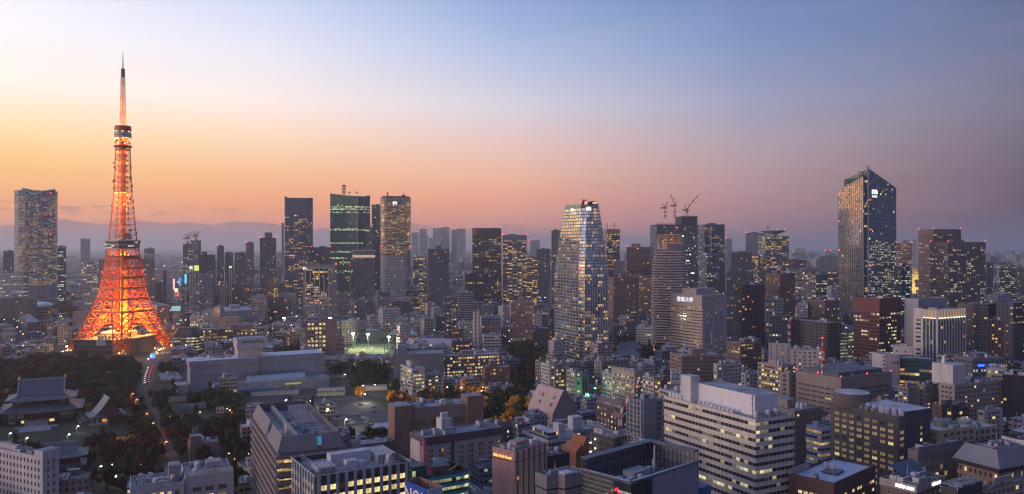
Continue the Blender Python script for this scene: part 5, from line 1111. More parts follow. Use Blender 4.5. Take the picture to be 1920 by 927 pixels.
crane('small red crane beside the dark scaffolded building',1480,641,603,960,1515,577,'small construction cranes'); crane('small red crane near the centre with jib over the slate wall',752,643,632,900,721,610,'small construction cranes')
B('green_lit_office','low office with green lit ribbon floors left of the red brown tower',1568,1577,1602,622,1000,th=24,mode='B',wall=(.25,.27,.3),bay=3,fh=4,wh=.5,lit=.7,lc='green')
B('white_glass_office','white framed dark glass office with red strip logo at right',1649,1660,1686,666,800,th=6,wall=(.5,.45,.48),lit=.05,bay=30,ww=.1,dep=24,pent=0,units=0)
_r=[o for o in bpy.data.objects if o.name=='white_glass_office'][0]; add_box(_r,'sign',_r['_s'][0]*.45,_r['_s'][0]*.95,-.5,-.1,_r['_s'][2]-8.5,_r['_s'][2]-7,REDP)
B('glass_office','dark teal glass office with a few lit panes right of the white framed one',1685,1687,1748,671,805,th=5,mode='S',wall=(.03,.06,.09),glass=(.02,.05,.08),bay=4.4,fh=4,ww=.92,wh=.6,lit=.25,dep=24,pent=0,units=5)
B('white_plant_house','white stair house with round tanks behind the white framed office',1670,1674,1711,648,850,th=8,wall=(.5,.46,.5),bay=8,fh=6,ww=.15,wh=.3,lit=0,dep=14,pent=0,units=3)
B('blue_sign_office','low blue black office with two blue lit signs at right',1808,1824,1884,672,770,th=12,wall=(.15,.15,.19),bay=3,fh=4,lit=.3,lc='cool',dep=24,pent=4)
_r=bpy.data.objects['blue_sign_office']
for x in(.15,.5): add_box(_r,'sign',_r['_s'][0]*x,_r['_s'][0]*(x+.2),-.7,-.2,_r['_s'][2]-8,_r['_s'][2]-6.4,glow('blue_sign',(.03,.12,1),3.))
B('black_office','black flat office with lit roof rim at the right edge',1876,1880,1935,702,660,th=10,wall=(.02,.02,.03),lit=.02,dep=24,pent=3,units=4)
B('grey_white_office','grey white office with lit ribbon behind the white stair cube',1846,1850,1886,690,720,th=8,mode='W',wall=(.4,.4,.44),bay=2.6,fh=4,ww=.8,wh=.5,lit=.4,dep=20)
B('brown_grid_office','brown office with tight rows of square dark windows above the blue lettered board',1256,1278,1356,668,830,th=14,mode='W',wall=(.27,.18,.16),bay=3.1,fh=3.8,ww=.62,wh=.42,lit=.03,dep=None,pent=6,units=6)
B('orange_ribbon_office','brown office with yellow lit ribbons right of the brown grid office',1362,1388,1428,643,930,th=26,mode='B',wall=(.20,.15,.14),bay=2.6,fh=4,wh=.42,lit=.45,pent=3)
B('tan_lit_office','tan office with bright yellow windows left of the mast building',1421,1466,1492,686,740,th=30,mode='W',wall=(.38,.27,.24),bay=3.4,fh=3.9,ww=.72,wh=.48,lit=.6,pal=((P_LIT,.8),(P_DIM,.2)),pent=3)
B('pale_block','pale pink block behind the mast building',1437,1441,1482,643,900,th=8,wall=(.42,.37,.4),bay=6,fh=4,ww=.2,wh=.5,lit=.05,dep=20,units=6)
B('pale_block','pale ribbed block with one lit pane behind the mast building',1478,1482,1546,655,860,th=8,mode='W',wall=(.40,.37,.41),bay=5,fh=4,ww=.4,wh=.4,lit=.2,dep=24,units=10)
mb=B('mast_building','wide grey brown building with narrow slot windows and red white mast on top',1492,1577,1672,709,670,th=29,mode='W',wall=(.27,.21,.21),bay=7.2,fh=4.2,ww=.8,wh=.22,lit=.03,skip=9,pent=0,units=10,red=3,fr=DARK)
w_,l_,h_=mb['_s']; b=MB(); b.box(4,w_-5,6,l_-6,h_-1,h_+3,0,1); b.build('roof_plant_screen',[plain('screen_dark',(.1,.1,.12),.7),ROOFD],mb)
b=MB(); mx_,my_=3,l_*.45; H=30
for i in range(10): b.cyl(mx_,my_,h_+i*H/10,h_+(i+1)*H/10,.75-.04*i,i%2,n=8)
b.cyl(mx_,my_,h_+9,h_+11.5,2.4,1,n=8); b.cyl(mx_,my_,h_+20,h_+22,2.2,1,n=8); b.build('radio_mast',[WHITE,REDP],mb); redlight(mb,[(mx_,my_,h_+30),(0,l_*.5,h_),(w_*.5,0,h_)],.6)
wc=B('white_cube_office','brown office crowned by a plain white stair cube with chimney at right',1760,1790,1882,722,640,th=24,mode='W',wall=(.34,.27,.27),bay=3.6,fh=3.8,ww=.55,wh=.42,lit=.1,pent=0,units=10)
add_box(wc,'stair_cube',2,17,3,22,wc['_s'][2]-1,wc['_s'][2]+15,wallm((.55,.52,.56)),ROOFL); b=MB(); b.cyl(8,16,wc['_s'][2]+14,wc['_s'][2]+21,1.3); b.build('chimney',[WHITE],wc)
for (a,c,e,y,d,lab,op) in (
 (1684,1702,1722,726,650,'grey balcony block just right of the mast building',dict(wall=(.25,.23,.26),mode='W',bay=4,fh=3.3,lit=.1)),
 (1720,1735,1766,722,660,'pale brown block with stacked balconies right of the grey balcony block',dict(wall=(.32,.26,.26),mode='W',bay=4,fh=3.3,lit=.15)),
 (1748,1766,1812,760,590,'dark roofed brown low block behind the dark hotel',dict(wall=(.15,.09,.08),mode='W',bay=4,fh=3.6,lit=.2)),
 (1774,1786,1817,768,575,'black glass block with a lit ribbon right of the dark hotel',dict(wall=(.03,.03,.045),mode='W',bay=3,fh=4,lit=.5,ww=.9)),
 (1833,1846,1880,770,600,'white stepped flats at the right edge',dict(wall=(.42,.4,.43),mode='W',bay=5,fh=3.4,lit=.1)),
 (1760,1763,1830,808,500,'cream low roofed terrace right of the dark hotel, lowest',dict(wall=(.5,.4,.28),mode='W',bay=6,fh=4,lit=.05,dep=22,roof=ROOFL)),
 (1820,1824,1870,804,540,'cream low roofed block further right in the terrace group',dict(wall=(.5,.4,.28),mode='W',bay=6,fh=4,lit=.05,dep=22,roof=ROOFL)),
 (1031,1040,1064,690,790,'tan office with warm windows, left of the green lit block',dict(wall=(.34,.28,.25),mode='W',bay=3,fh=3.6,lit=.6,ww=.7)),
 (1004,1012,1032,676,840,'brownish stair flats at the left foot of the tapered tower',dict(wall=(.28,.22,.22),mode='W',bay=4,fh=3.4,lit=.15)),
 (1014,1030,1042,684,790,'white zigzag stair block at the left foot of the tapered tower',dict(wall=(.5,.48,.52),mode='W',bay=4,fh=3.4,lit=.1)),
 (1114,1128,1180,677,830,'grey block with dark ribbed side at the right foot of the tapered tower',dict(wall=(.25,.22,.24),mode='W',bay=5,fh=3.8,lit=.08)),
 (1129,1148,1150,700,770,'white small office left of the scalloped roof building',dict(wall=(.45,.43,.48),mode='W',bay=4,fh=3.8,lit=.4)),
 (1205,1226,1232,708,720,'narrow white flats with a red lit sign right of the scalloped building',dict(wall=(.45,.42,.46),mode='W',bay=4,fh=3.3,lit=.1)),
 (1226,1240,1262,713,700,'brown block with four lit ribbons below the blue lettered board',dict(wall=(.15,.07,.06),mode='W',bay=4,fh=3.8,lit=.6,ww=.8)),
 (1338,1350,1392,684,760,'white flats with open stairs right of the blue lettered board',dict(wall=(.46,.45,.5),mode='W',bay=4,fh=3.5,lit=.15)),
 (1338,1344,1356,686,752,'slim white block with yellow windows next to the white open stair flats',dict(wall=(.5,.48,.5),mode='W',bay=4,fh=3.6,lit=.5)),
 (1390,1398,1420,700,730,'small blue grey flats behind the white plant box',dict(wall=(.38,.4,.46),mode='W',bay=4,fh=3.4,lit=.1)),
 (1462,1480,1494,700,710,'grey flat sided block right of the tan office',dict(wall=(.25,.22,.22),mode='W',bay=6,fh=4,lit=.1)),
 (1257,1262,1300,735,660,'low white arcade roof below the lettered board',dict(wall=(.45,.42,.44),mode='W',bay=3,fh=3.6,lit=.2,ww=.7,dep=20)),
 (1300,1310,1345,742,640,'flat roofed pale block before the white arcade',dict(wall=(.4,.36,.38),mode='W',bay=3,fh=3.6,lit=.2)),
 ):
    op=dict(op); B('city_house',lab,a,c,e,y,d,th=op.pop('th',25),**op)
gb=B('green_lit_block','block washed in green light left of the scalloped roof building',1062,1078,1091,697,770,th=24,mode='W',wall=(.32,.36,.32),bay=4,fh=4,ww=.6,wh=.5,lit=.4,pent=2)
for (x,y,z,c) in((gb['_s'][0]+10,-8,12,(.1,1,.3)),(6,-14,8,(.15,1,.35))):
    l=bpy.data.lights.new('green_lamp_beam','POINT'); l.energy=1600; l.color=c; link('green_lamp_beam',l,gb,(x,y,z)); link('green_lamp',lampmesh('green',(.1,1,.4),9.,1.),gb,(x,y,z+1.5))
def scallop():
    r=B('scalloped_building','grey office with scalloped arch roof edge and yellow windows',1147,1190,1207,698,735,th=32,mode='W',wall=(.36,.33,.31),bay=3.,fh=3.8,ww=.6,wh=.45,lit=.55,pent=0,units=5,skip=4); w,l,h=r['_s']; b=MB(); n=7
    for k in range(n):
        y=l*(k+.5)/n; q=[(-.3,y+l/n*.48*math.cos(math.pi*i/8),h-1+3*math.sin(math.pi*i/8)) for i in range(9)]; b.face(q,0); b.face([(.6,p[1],p[2]) for p in q[::-1]],0)
        for i in range(8): b.face([q[i],(.6,q[i][1],q[i][2]),(.6,q[i+1][1],q[i+1][2]),q[i+1]],0)
    b.build('scalloped_edge',[wallm((.45,.38,.36))],r)
scallop()
kb=empty('lettered_board','white roof board with blue panel of white letters in the centre right','billboard',(W(1257,700),700,0),R(8)); kb['_m']=[W(1257,700),700,R(8)]
z0,z1=Z(721,700),Z(692,700); wK=W(1276,700)-W(1257,700)
add_box(kb,'base_building',0,wK,0.2,8,0,z0,wallm((.2,.18,.2)),ROOF); add_box(kb,'board',0,wK,-.4,0,z0,z1,plain('board_white',(.75,.72,.75),.6)); add_box(kb,'blue_panel',wK*.08,wK*.92,-.5,-.41,z0+(z1-z0)*.30,z0+(z1-z0)*.68,plain('board_blue',(.02,.08,.25),.5))
text('lettering','KEN',4.3,plain('letter_white',(.85,.85,.88),.6),kb,(wK/2,-.6,z0+(z1-z0)*.49),ext=.06,bold=.05)
text('lettering','賃貸・売買',1.5,plain('letter_dark',(.05,.05,.07),.6),kb,(wK/2,-.5,z1-1.5),ext=.05); text('lettering','物件情報',1.3,MATS['letter_dark'],kb,(wK/2,-.5,z1-3.4),ext=.05); text('lettering','Residential',1.5,MATS['letter_dark'],kb,(wK/2,-.5,z0+3.),ext=.05,sx_=1.05); text('lettering','Real Estate',1.4,MATS['letter_dark'],kb,(wK/2,-.5,z0+1.2),ext=.05,sx_=1.05)
# ------------------------------------------------------------------ foreground
CONC=(.33,.31,.33)
r=B('white_clutter_block','white block with slit windows and crowded pipes on its roof, bottom left corner',-60,80,111,858,430,th=62,mode='W',wall=(.50,.48,.54),bay=3.2,fh=4,ww=.3,wh=.5,lit=0,pent=4,units=22,par=2)
w_,l_,h_=r['_s']; add_box(r,'stair_wall',-.2,w_+.2,-.3,7,h_-1,h_+3.2,wallm((.52,.5,.56)),ROOF)
r=B('white_office','low white office with plant filled roof at the bottom left, front part',232,245,346,917,405,th=26,mode='W',wall=(.44,.45,.54),bay=3.6,fh=4.2,ww=.5,wh=.5,lit=.95,pal=((P_LIT,1.),),pent=0,units=14,par=1.6,skip=2.5)
w_,l_,h_=r['_s']; add_box(r,'louvre_screen',4,w_*.6,3,3.4,h_-1.5,h_+.8,METAL); add_box(r,'plant_house',w_*.72,w_*.95,10,18,h_-1,h_+7,wallm((.3,.3,.34)),ROOF)
r=B('white_office','white office wing with fenced roof and lit windows, right part of the low white pair',343,347,438,895,418,th=26,mode='W',wall=(.42,.43,.52),bay=6.2,fh=4.2,ww=.65,wh=.5,lit=.7,pal=((P_DIM,.5),(P_LIT,.5)),pent=4,units=12,dep=30,par=1.4,skip=5)
w_,l_,h_=r['_s']; b=MB()
for k in range(40): b.box(2+k*.55,2.3+k*.55,1,1.1,h_,h_+2.6)
b.box(2,24,1,1.1,h_+2.5,h_+2.7); b.build('roof_fence',[WHITE],r)
B('brown_tower_block','slim brown block with rooftop aerials standing among the dark trees',349,356,411,833,560,th=26,wall=(.26,.18,.17),lit=0,ww=0,pent=0,units=6,dep=18,par=2)
r=bpy.data.objects['brown_tower_block']; w_,l_,h_=r['_s']; add_box(r,'stair_head',.5,w_*.4,.5,8,h_-1,h_+5,wallm((.24,.17,.17)),ROOF)
b=MB()
for k in range(4): b.bar((2+k*1.1,4,h_+5),(2+k*1.1,4,h_+11),.14); b.box(1.8+k*1.1,2.3+k*1.1,3.8,4.2,h_+8,h_+10.5)
b.build('aerial',[METAL],r)
def bevel():
    d=375.; C,w,l=place(476,523,645,d,25); h=Z(842,d); r=empty('bevelled_office','big grey office with slanted roof screens and long lit ledges, lower left centre','building',(C.x,C.y,0),R(25)); r['_m']=[C.x,C.y,R(25)]; FOOT.append((C.x,C.y,R(25),0,w,0,l))
    P=[(0,0),(w,0),(w,l),(0,l)]; m=wallm((.24,.20,.215)); b=MB(); b.prism(P,0,h,0,1); b.build('wall',[m,ROOF],r)
    fb=facade((.1,.09,.1),2.4,4.1,.9,1,.75,'warm',1.,(.03,.03,.04),band=True); bands(r,lambda z:inset(P,.1),10,h-3,4.1,.42,fb,skip=.8)
    b=MB(); z=h-3.4
    while z>8:
        b.prism(inset(P,1.7),z-1.5,z,0,bottom=True); z-=4.1
        b.build('storey_ledge',[m],r); b=MB()
    sh=plain('screen_slate',(.20,.185,.21),.6,lo=.9,hi=1.1); t=5.2; e=1.8
    b=MB(); A=inset(P,.8); T=inset(P,-e)
    for i,(s0,s1) in enumerate(((.0,.58),(0,1),(0,1),(0,1))):
        for (u0,u1) in (((0,.57),(.66,1)) if i in(0,3) else ((0,1),)):
            a,c=Vector(A[i]),Vector(A[(i+1)%4]); p,q=Vector(T[i]),Vector(T[(i+1)%4])
            a0,a1=a.lerp(c,u0),a.lerp(c,u1); p0,p1=p.lerp(q,u0),p.lerp(q,u1); n=Vector((a1-a0)).normalized(); n=Vector((-n.y,n.x))*.5
            F_=[(*a0,h-2),(*a1,h-2),(*p1,h+t),(*p0,h+t)]; G_=[(*(a0+n),h-2),(*(a1+n),h-2),(*(p1+n),h+t),(*(p0+n),h+t)]
            b.face(F_,0); b.face(G_[::-1],0); b.face([F_[3],F_[2],G_[2],G_[3]],0); b.face([F_[0],F_[3],G_[3],G_[0]],0); b.face([F_[2],F_[1],G_[1],G_[2]],0)
    b.build('roof_screen',[sh],r)
    rr=random.Random(2); roof_kit(r,5,w-5,5,l-5,h,18,rr)
    add_box(r,'parapet_wall',w*.28,w*.33,6,l-6,h,h+4.5,wallm((.4,.38,.38)))
    sp=plain('solar_pink',(.34,.22,.22),.25,.3,stretch=(1,8,1)); 
    for k,y in enumerate((l*.45,l*.68)):
        b=MB(); b.face([(w*.5,y,h+2),(w*.82,y,h+2),(w*.82,y+7,h+7),(w*.5,y+7,h+7)],0); b.face([(w*.5,y+7,h+6.8),(w*.82,y+7,h+6.8),(w*.82,y,h+1.8),(w*.5,y,h+1.8)],0)
        for x in(w*.52,w*.66,w*.8): b.bar((x,y+.5,h),(x,y+.5,h+2),.12,1); b.bar((x,y+6.5,h),(x,y+6.5,h+6.4),.12,1)
        for q in range(9): x=w*(.5+.32*q/8); b.bar((x,y,h+2.1),(x,y+7,h+7.1),.07,2)
        b.build('solar_panel',[sp,METAL,WHITE],r)
    add_box(r,'blue_window',w*.59,w*.64,-.6,-.2,h,h+4,glow('blue_pane',(.1,.4,.7),.4))
    return r
bevel()
r=B('fin_office','dark office with pale vertical fins, glowing yellow windows and crowded roof, bottom left centre',549,592,767,893,332,th=31,mode='W',wall=(.05,.055,.07),bay=3.9,fh=4.15,ww=.7,wh=.52,lit=.93,pal=((P_LIT,.92),(P_DIM,.08)),pent=0,units=0,skip=3.4,par=2.2,fr=DARK,gap=0.)
w_,l_,h_=r['_s']; fm=wallm((.36,.38,.47)); b=MB(); n=int(w_/3.9); m0=(w_-n*3.9)/2
for k in range(n+1): x=m0+k*3.9; b.box(x-.62,x+.62,-.75,.0,0,h_+.3)
n=int(l_/3.9); m1=(l_-n*3.9)/2
for k in range(n+1): y=m1+k*3.9; b.box(-.75,.0,y-.62,y+.62,0,h_+.3)
b.build('facade_fin',[fm],r)
b=MB(); b.prism(inset([(0,0),(w_,0),(w_,l_),(0,l_)],.8),h_,h_+.5,0,0,cap=False); b.build('roof_rim',[wallm((.5,.5,.58))],r)
b=MB()
for i in range(30):
    x=3+(w_-6)*i/29
    b.bar((x,3,h_-2),(x,3,h_+1.8),.07)
for z in(h_-.6,h_+.6,h_+1.8): b.bar((3,3,z),(w_-3,3,z),.08); b.bar((3,3,z),(3,l_-3,z),.08)
b.build('roof_fence',[METAL],r)
rr=random.Random(21); up=plain('unit_pale',(.55,.55,.6),.6)
add_box(r,'duct_house',w_*.28,w_*.72,l_*.48,l_*.62,h_-2,h_+3.6,up,ROOFL); add_box(r,'duct_house',w_*.38,w_*.50,l_*.22,l_*.34,h_-2,h_+2.2,up,ROOFL); add_box(r,'duct_house',w_*.51,w_*.58,l_*.22,l_*.30,h_-2,h_+1.4,up)
for k in range(5): add_box(r,'louvre_unit',w_*.06+k*1.7,w_*.06+k*1.7+1.2,l_*.15,l_*.42,h_-2,h_+1.6,METAL)
for k in range(6): add_box(r,'louvre_unit',w_*.76+k*1.5,w_*.76+k*1.5+1.1,l_*.35,l_*.8,h_-2,h_+1.8,METAL)
roof_kit(r,5,w_-5,l_*.63,l_-4,h_-2.2,10,rr); b=MB(); b.cyl(w_*.86,l_*.25,h_-2,h_+2.5,2.2,n=14,r2=1.2); b.build('tank',[METAL],r)
B('mauve_stair_house','mauve concrete stair house behind the finned office',655,661,676,828,390,th=28,wall=(.36,.33,.36),lit=0,ww=0,pent=0,units=1,dep=9)
B('long_brown_wall','long low brown building with pale roof edge left of the brown slab pair',662,668,742,836,470,th=30,wall=(.17,.10,.09),lit=0,ww=0,pent=0,units=2,dep=16)
# brown building with two towers
r=B('brown_twin_core','brown building between two blank stair cores behind the white hotel',742,746,903,768,560,th=24,mode='W',wall=(.30,.20,.17),bay=9,fh=8,ww=.72,wh=.5,lit=.12,pent=0,units=16,skip=7,dep=26,pal=((P_LIT,1.),))
w_,l_,h_=r['_s']; cm_=wallm((.25,.15,.12)); add_box(r,'stair_core',-3,9.5,-2.2,12,0,h_+2.5,cm_,ROOF); add_box(r,'stair_core',w_-12,w_+.6,-2.2,11,0,h_+5.5,cm_,ROOF)
r=B('slot_hotel','pale pink hotel with paired slot windows and dark purple top band',769,793,942,822,505,th=32,mode='S',wall=(.50,.40,.40),ww=0,lit=0,pent=0,units=10,skip=5,roof=plain('roof_violet',(.26,.26,.33),.8))
w_,l_,h_=r['_s']; wl=[]; nb=8
for i in range(nb):
    for k in range(9):
        z=h_-9-k*3.3
        if z<3: continue
        x=w_*(i+.75)/nb
        for s in(-.95,.95): wl.append((x+s,0,z,0))
windows(r,wl,random.Random(5),1.1,1.9,.10,((P_AMB,.7),(P_DIM,.3)),limit=100)
b=MB(); b.prism(inset([(0,0),(w_,0),(w_,l_),(0,l_)],.35),h_-5,h_+.2,0,0,cap=False); b.build('top_band',[wallm((.14,.08,.11))],r)
b=MB(); b.box(-.5,.2,l_*.15,l_*.85,8,h_-3); b.build('blank_gable',[wallm((.62,.52,.52))],r)
add_box(r,'dark_joint',w_*.345,w_*.375,-.5,-.1,0,h_-5,DARK)
add_box(r,'tank_house',w_*.28,w_*.40,6,14,h_-1,h_+9,wallm((.6,.58,.6)),ROOFL)
for x in(.31,.36): b=MB(); b.cyl(w_*x,9,h_+9,h_+12.5,1.3); b.build('tank',[up],r)
def green_small():
    r=B('green_terrace_house','small office of stacked green glass terraces with yellow lit edges and a pink spire',764,800,880,893,400,th=33,mode='B',wall=(.08,.14,.14),bay=2.4,fh=4.3,ww=.92,wh=.42,lit=1.3,lc='green',dep=24,pent=0,units=3,skip=1.5,dw=20)
    w,l,h=r['_s']; tm=plain('teal_glass',(.05,.2,.2),.15,.4)
    z=h-1
    while z>5: b=MB(); b.prism([(-1,-2),(w*.75,-3.2),(w+1,-1),(w+1,l),(-1,l)],z-1.2,z,0,bottom=True,top=[(-.4,-1),(w*.75,-2),(w+.4,-.4),(w+.4,l),(-.4,l)]); b.build('glass_eave',[tm],r); z-=4.3
    b=MB(); b.box(-9,-1.2,-2,14,0,h+6,0,1); b.build('glass_annex',[facade((.03,.1,.1),2,4,.9,.7,.12,'green',.5,(.02,.1,.1),.1,.3),ROOFD],r)
    pm=plain('spire_pink',(.62,.16,.22),.6); b=MB(); b.prism([(0,2),(5,2),(5,5),(0,5)],h-1,h+19,0,top=[(.3,4.6),(.9,4.6),(.9,5),(.3,5)]); b.build('spire',[pm],r)
    b=MB(); b.prism([(5,4),(15,4),(15,12),(5,12)],h-1,h+2.5,0,1); b.build('roof_house',[wallm((.25,.12,.12)),ROOFD],r)
    rr=random.Random(3)
    for k in range(7):
        b=MB(); x,y=rr.uniform(2,w-2),rr.uniform(-.5,4)
        for q in range(40): a=Vector((rr.gauss(0,.6),rr.gauss(0,.6),rr.uniform(.3,1.8))); u=Vector((rr.random()-.5,rr.random()-.5,rr.random()-.5)); v=Vector((rr.random()-.5,rr.random()-.5,rr.random()-.5)); b.face([a,a+u,a+u+v],0)
        o=b.build('roof_shrub',[plain('shrub_green',(.03,.06,.02),.9)],r); o.location=(x,y,h-1)
    b=MB(); b.bar((12,-1,h+1),(15,-1,h+2.2),.5); b.bar((15,-1,h+2.2),(19,0,h+4),.5,r2=.2); b.build('bronze_ornament',[plain('bronze',(.22,.13,.05),.4,.6)],r)
green_small()
def board():
    d=300.; th=40; C,w,l=place(760,801,829,d,th); h=Z(918,d); r=empty('rooftop_billboard','blue and grey open topped rooftop billboard with giant white letters at the bottom edge','billboard',(C.x,C.y,0),R(th)); r['_m']=[C.x,C.y,R(th)]; FOOT.append((C.x,C.y,R(th),0,w,0,l))
    add_box(r,'building',.5,w-.5,.5,l-.5,0,h-16,wallm((.3,.27,.27)),ROOFD)
    bl=plain('billboard_blue',(.015,.07,.42),.5,lo=.95,hi=1.05); gr=plain('billboard_grey',(.42,.44,.58),.5,lo=.95,hi=1.05); rs=plain('rust_frame',(.28,.13,.09),.8)
    add_box(r,'blue_board',-.3,0,0,l,h-14,h,bl); add_box(r,'grey_board',0,w,-.3,0,h-14,h,gr); add_box(r,'cyan_patch',-.36,-.3,l*.55,l,h-14,h-7,plain('cyan_patch',(.0,.25,.4),.5))
    add_box(r,'back_board',w,w+.3,0,l,h-14,h,rs); add_box(r,'back_board',0,w,l,l+.3,h-14,h,rs)
    b=MB()
    for k in range(7): b.bar((w*k/6,l-.1,h-14),(w*k/6,l-.1,h),.1); b.bar((w-.1,l*k/6,h-14),(w-.1,l*k/6,h),.1)
    b.build('frame_post',[METAL],r)
    text('lettering','NOK',7.6,plain('billboard_white',(.78,.72,.76),.5),r,(-.42,l*.47,h-4.9),(R(90),0,R(-90)),ext=.08,bold=.12,sx_=.92); text('lettering','NOK',3.6,plain('billboard_navy',(.04,.02,.25),.5),r,(w*.58,-.42,h-5.2),ext=.08,bold=.06)
board()
def pinkpark():
    d=385.; r=B('pink_hotel','pink stone hotel with dark vertical slots and an orange lit name along the top',923,965,1026,847,d,th=48,mode='S',wall=(.56,.32,.31),ww=0,lit=0,pent=3,units=12,skip=.5,par=1.5); w,l,h=r['_s']
    b=MB(); b.prism(inset([(0,0),(w,0),(w,l),(0,l)],.06),h-5.3,h-4.9,0,cap=False); b.build('dark_groove',[DARK],r)
    sl=facade((.25,.18,.18),20,3.1,1,.62,.5,'warm',.0,(.02,.02,.03)) if False else DARK
    for k in range(6):
        x=w*(k+.55)/6; add_box(r,'window_slot',x-.45,x+.45,-.12,-.02,0,h-.2,sl)
        for q in range(12):
            z=h-8-q*3.2; 
            if q%2==0: add_box(r,'spandrel',x-.42,x+.42,-.16,-.12,z,z+1.1,plain('spandrel_teal',(.08,.1,.12),.4))
    rr=random.Random(6)
    for q in range(5): k=rr.randint(0,4); x=w*(k+.55)/6; z=h-14-rr.randint(0,7)*3.2; add_box(r,'lit_window',x-.4,x+.4,-.2,-.12,z,z+1.6,P_AMB)
    text('lettering','Shiba Park Hotel',1.75,glow('letter_orange',(1,.42,.10),1.5),r,(-.3,l*.53,h-3.6),(R(90),0,R(-90)),bold=.03,sx_=1.0)
    b=MB()
    for y in(.28,.62,.9): b.box(-.04,.02,l*y,l*y+.12,0,h-.3)
    b.build('panel_joint',[plain('joint',(.3,.17,.17),.8)],r)
pinkpark()
r=B('black_box_office','small black box office with a tiny lit sign at its top left corner',1001,1023,1068,857,425,th=33,mode='S',wall=(.035,.045,.055),ww=0,lit=0,units=8,pent=0,par=1.6); w_,l_,h_=r['_s']
add_box(r,'sign',-.3,-.05,l_*.55,l_*.97,h_-2.8,h_-1.2,glow('sign_mint',(.8,1,.92),2.2))
def stepped():
    d=365.; C,w,l=place(1003,1025,1092,d,33); h=Z(893,d); r=empty('folded_office','grey office with folded blank top storeys and a bright lit floor, bottom centre','building',(C.x,C.y,0),R(33)); r['_m']=[C.x,C.y,R(33)]; FOOT.append((C.x,C.y,R(33),0,w,0,l))
    m=wallm((.25,.24,.26)); b=MB(); P=[(0,0),(w*.3,-.5),(w*.38,-3.5),(w,-3.5),(w,l),(0,l)]; b.prism(P,h-6,h,0,cap=False); b.prism(inset(P,-.4),h-6,h-1.5,0,1); b.prism(inset(P,-.4)[::1],h-1.5,h,0,cap=False); b.prism(inset(P,-.8),h-7,h-6,2,cap=False); b.prism(inset(P,-.2),h-10,h-7,0); b.prism(inset(P,-1.6),0,h-10,3); b.build('wall',[m,ROOF,DARK,facade((.2,.18,.18),2.6,4,.85,.7,.9,'green',1.1)],r)
    rr=random.Random(9); roof_kit(r,2,w-2,2,l-2,h-1.5,9,rr); add_box(r,'pale_lid',w*.42,w*.68,-2.5,3,h-1.4,h+.3,plain('lid_pale',(.5,.48,.58),.7))
    b=MB(); b.box(-4,w+3,-7,-2,0,h-15,0,1); b.build('terrace',[m,ROOF],r)
stepped()
def sunken():
    d=350.; th=43; C,w,l=place(1089,1183,1310,d,th); h=Z(905,d); r=empty('sunken_roof_office','wide dark office with deep sunken plant roof and latticed rear screen, bottom centre right','building',(C.x,C.y,0),R(th)); r['_m']=[C.x,C.y,R(th)]; FOOT.append((C.x,C.y,R(th),0,w,0,l))
    gm=facade((.10,.10,.11),1.5,2.1,.9,.55,.12,'green',.35,(.03,.04,.05)); pm=plain('panel_grey',(.25,.26,.33),.6,lo=.92,hi=1.08); b=MB()
    def wall(p,q,z0,z1,m,u=0): L=math.hypot(q[0]-p[0],q[1]-p[1]); b.face([(*p,z0),(*q,z0),(*q,z1),(*p,z1)],m,[(u,z0),(u+L,z0),(u+L,z1),(u,z1)])
    wall((0,l),(0,l*.32),0,h,0); wall((0,l*.32),(0,0),0,h,1); wall((0,0),(w*.3,0),0,h,1); wall((w*.3,0),(w,0),0,h,2); wall((w,0),(w,l),0,h+5,2); wall((w,l),(0,l),0,h+5,2); b.face([(0,0,h-7),(w,0,h-7),(w,l,h-7),(0,l,h-7)],3); b.build('wall',[gm,facade((.025,.03,.04),1.8,30,.92,1,0,'cool',.1,(.03,.035,.045)),pm,ROOFD],r)
    b=MB()
    for i,(p,q) in enumerate((((.6,.6),(w-.6,.6)),((.6,l-.6),(.6,.6)))):
        b.box(min(p[0],q[0])-.6,max(p[0],q[0])+.6,min(p[1],q[1])-.6,max(p[1],q[1])+.6,h-1,h+.3)
    b.build('parapet',[plain('parapet_pale',(.36,.37,.46),.6)],r)
    b=MB(); n=18
    for k in range(n+1): x=w*k/n; b.bar((x,l-1,h-7),(x,l-1,h+4.8),.2); b.bar((x,l-1,h-7),(min(w,x+w/n),l-1,h+4.8),.12)
    for k in range(13): y=l*k/12; b.bar((w-1,y,h-7),(w-1,y,h+4.8),.2)
    for z in(h-3,h+1,h+4.8): b.bar((0,l-1,z),(w,l-1,z),.2); b.bar((w-1,0,z),(w-1,l,z),.2)
    b.box(0,w,l-4,l+.3,h+4.8,h+5.5); b.box(w-4,w+.3,0,l-4,h+4.8,h+5.5); b.build('rear_screen',[plain('screen_steel',(.10,.12,.17),.5,.3)],r)
    rr=random.Random(13); roof_kit(r,4,w-6,4,l-6,h-7,48,rr,pent=4)
    b=MB()
    for k in range(15): z=h-2-k*2.1; b.box(-.5,-.05,l*.33,l,z,z+.35)
    b.build('louvre',[plain('louvre_pale',(.3,.3,.34),.5,.3)],r)
    b=MB(); pts=[(-.5,l*.29,h-5.4),(-.5,l*.27,h-4.2),(-.5,l*.25,h-4.1),(-.5,l*.235,h-5.0),(-.5,l*.215,h-5.9),(-.5,l*.20,h-5.4)]
    for a,c in zip(pts,pts[1:]): b.bar(a,c,.32)
    b.build('red_emblem',[glow('emblem_red',(1,.04,.08),1.1)],r); text('lettering','野村不動産',1.5,glow('letter_pale',(.85,.85,.9),.55),r,(-.35,l*.105,h-5.4),(R(90),0,R(-90)),ext=.05)
    add_box(r,'blue_strip',w+1,w+9,-1,5,0,h-13,plain('hoarding_blue',(.02,.12,.3),.5))
    b=MB(); b.bar((w*.7,l*.5,h-7),(w*.7,l*.5,h+1),.7); b.bar((w*.7,l*.5,h+1),(w*.78,l*.6,h+6),.35); b.build('gondola_crane',[METAL],r)
sunken()
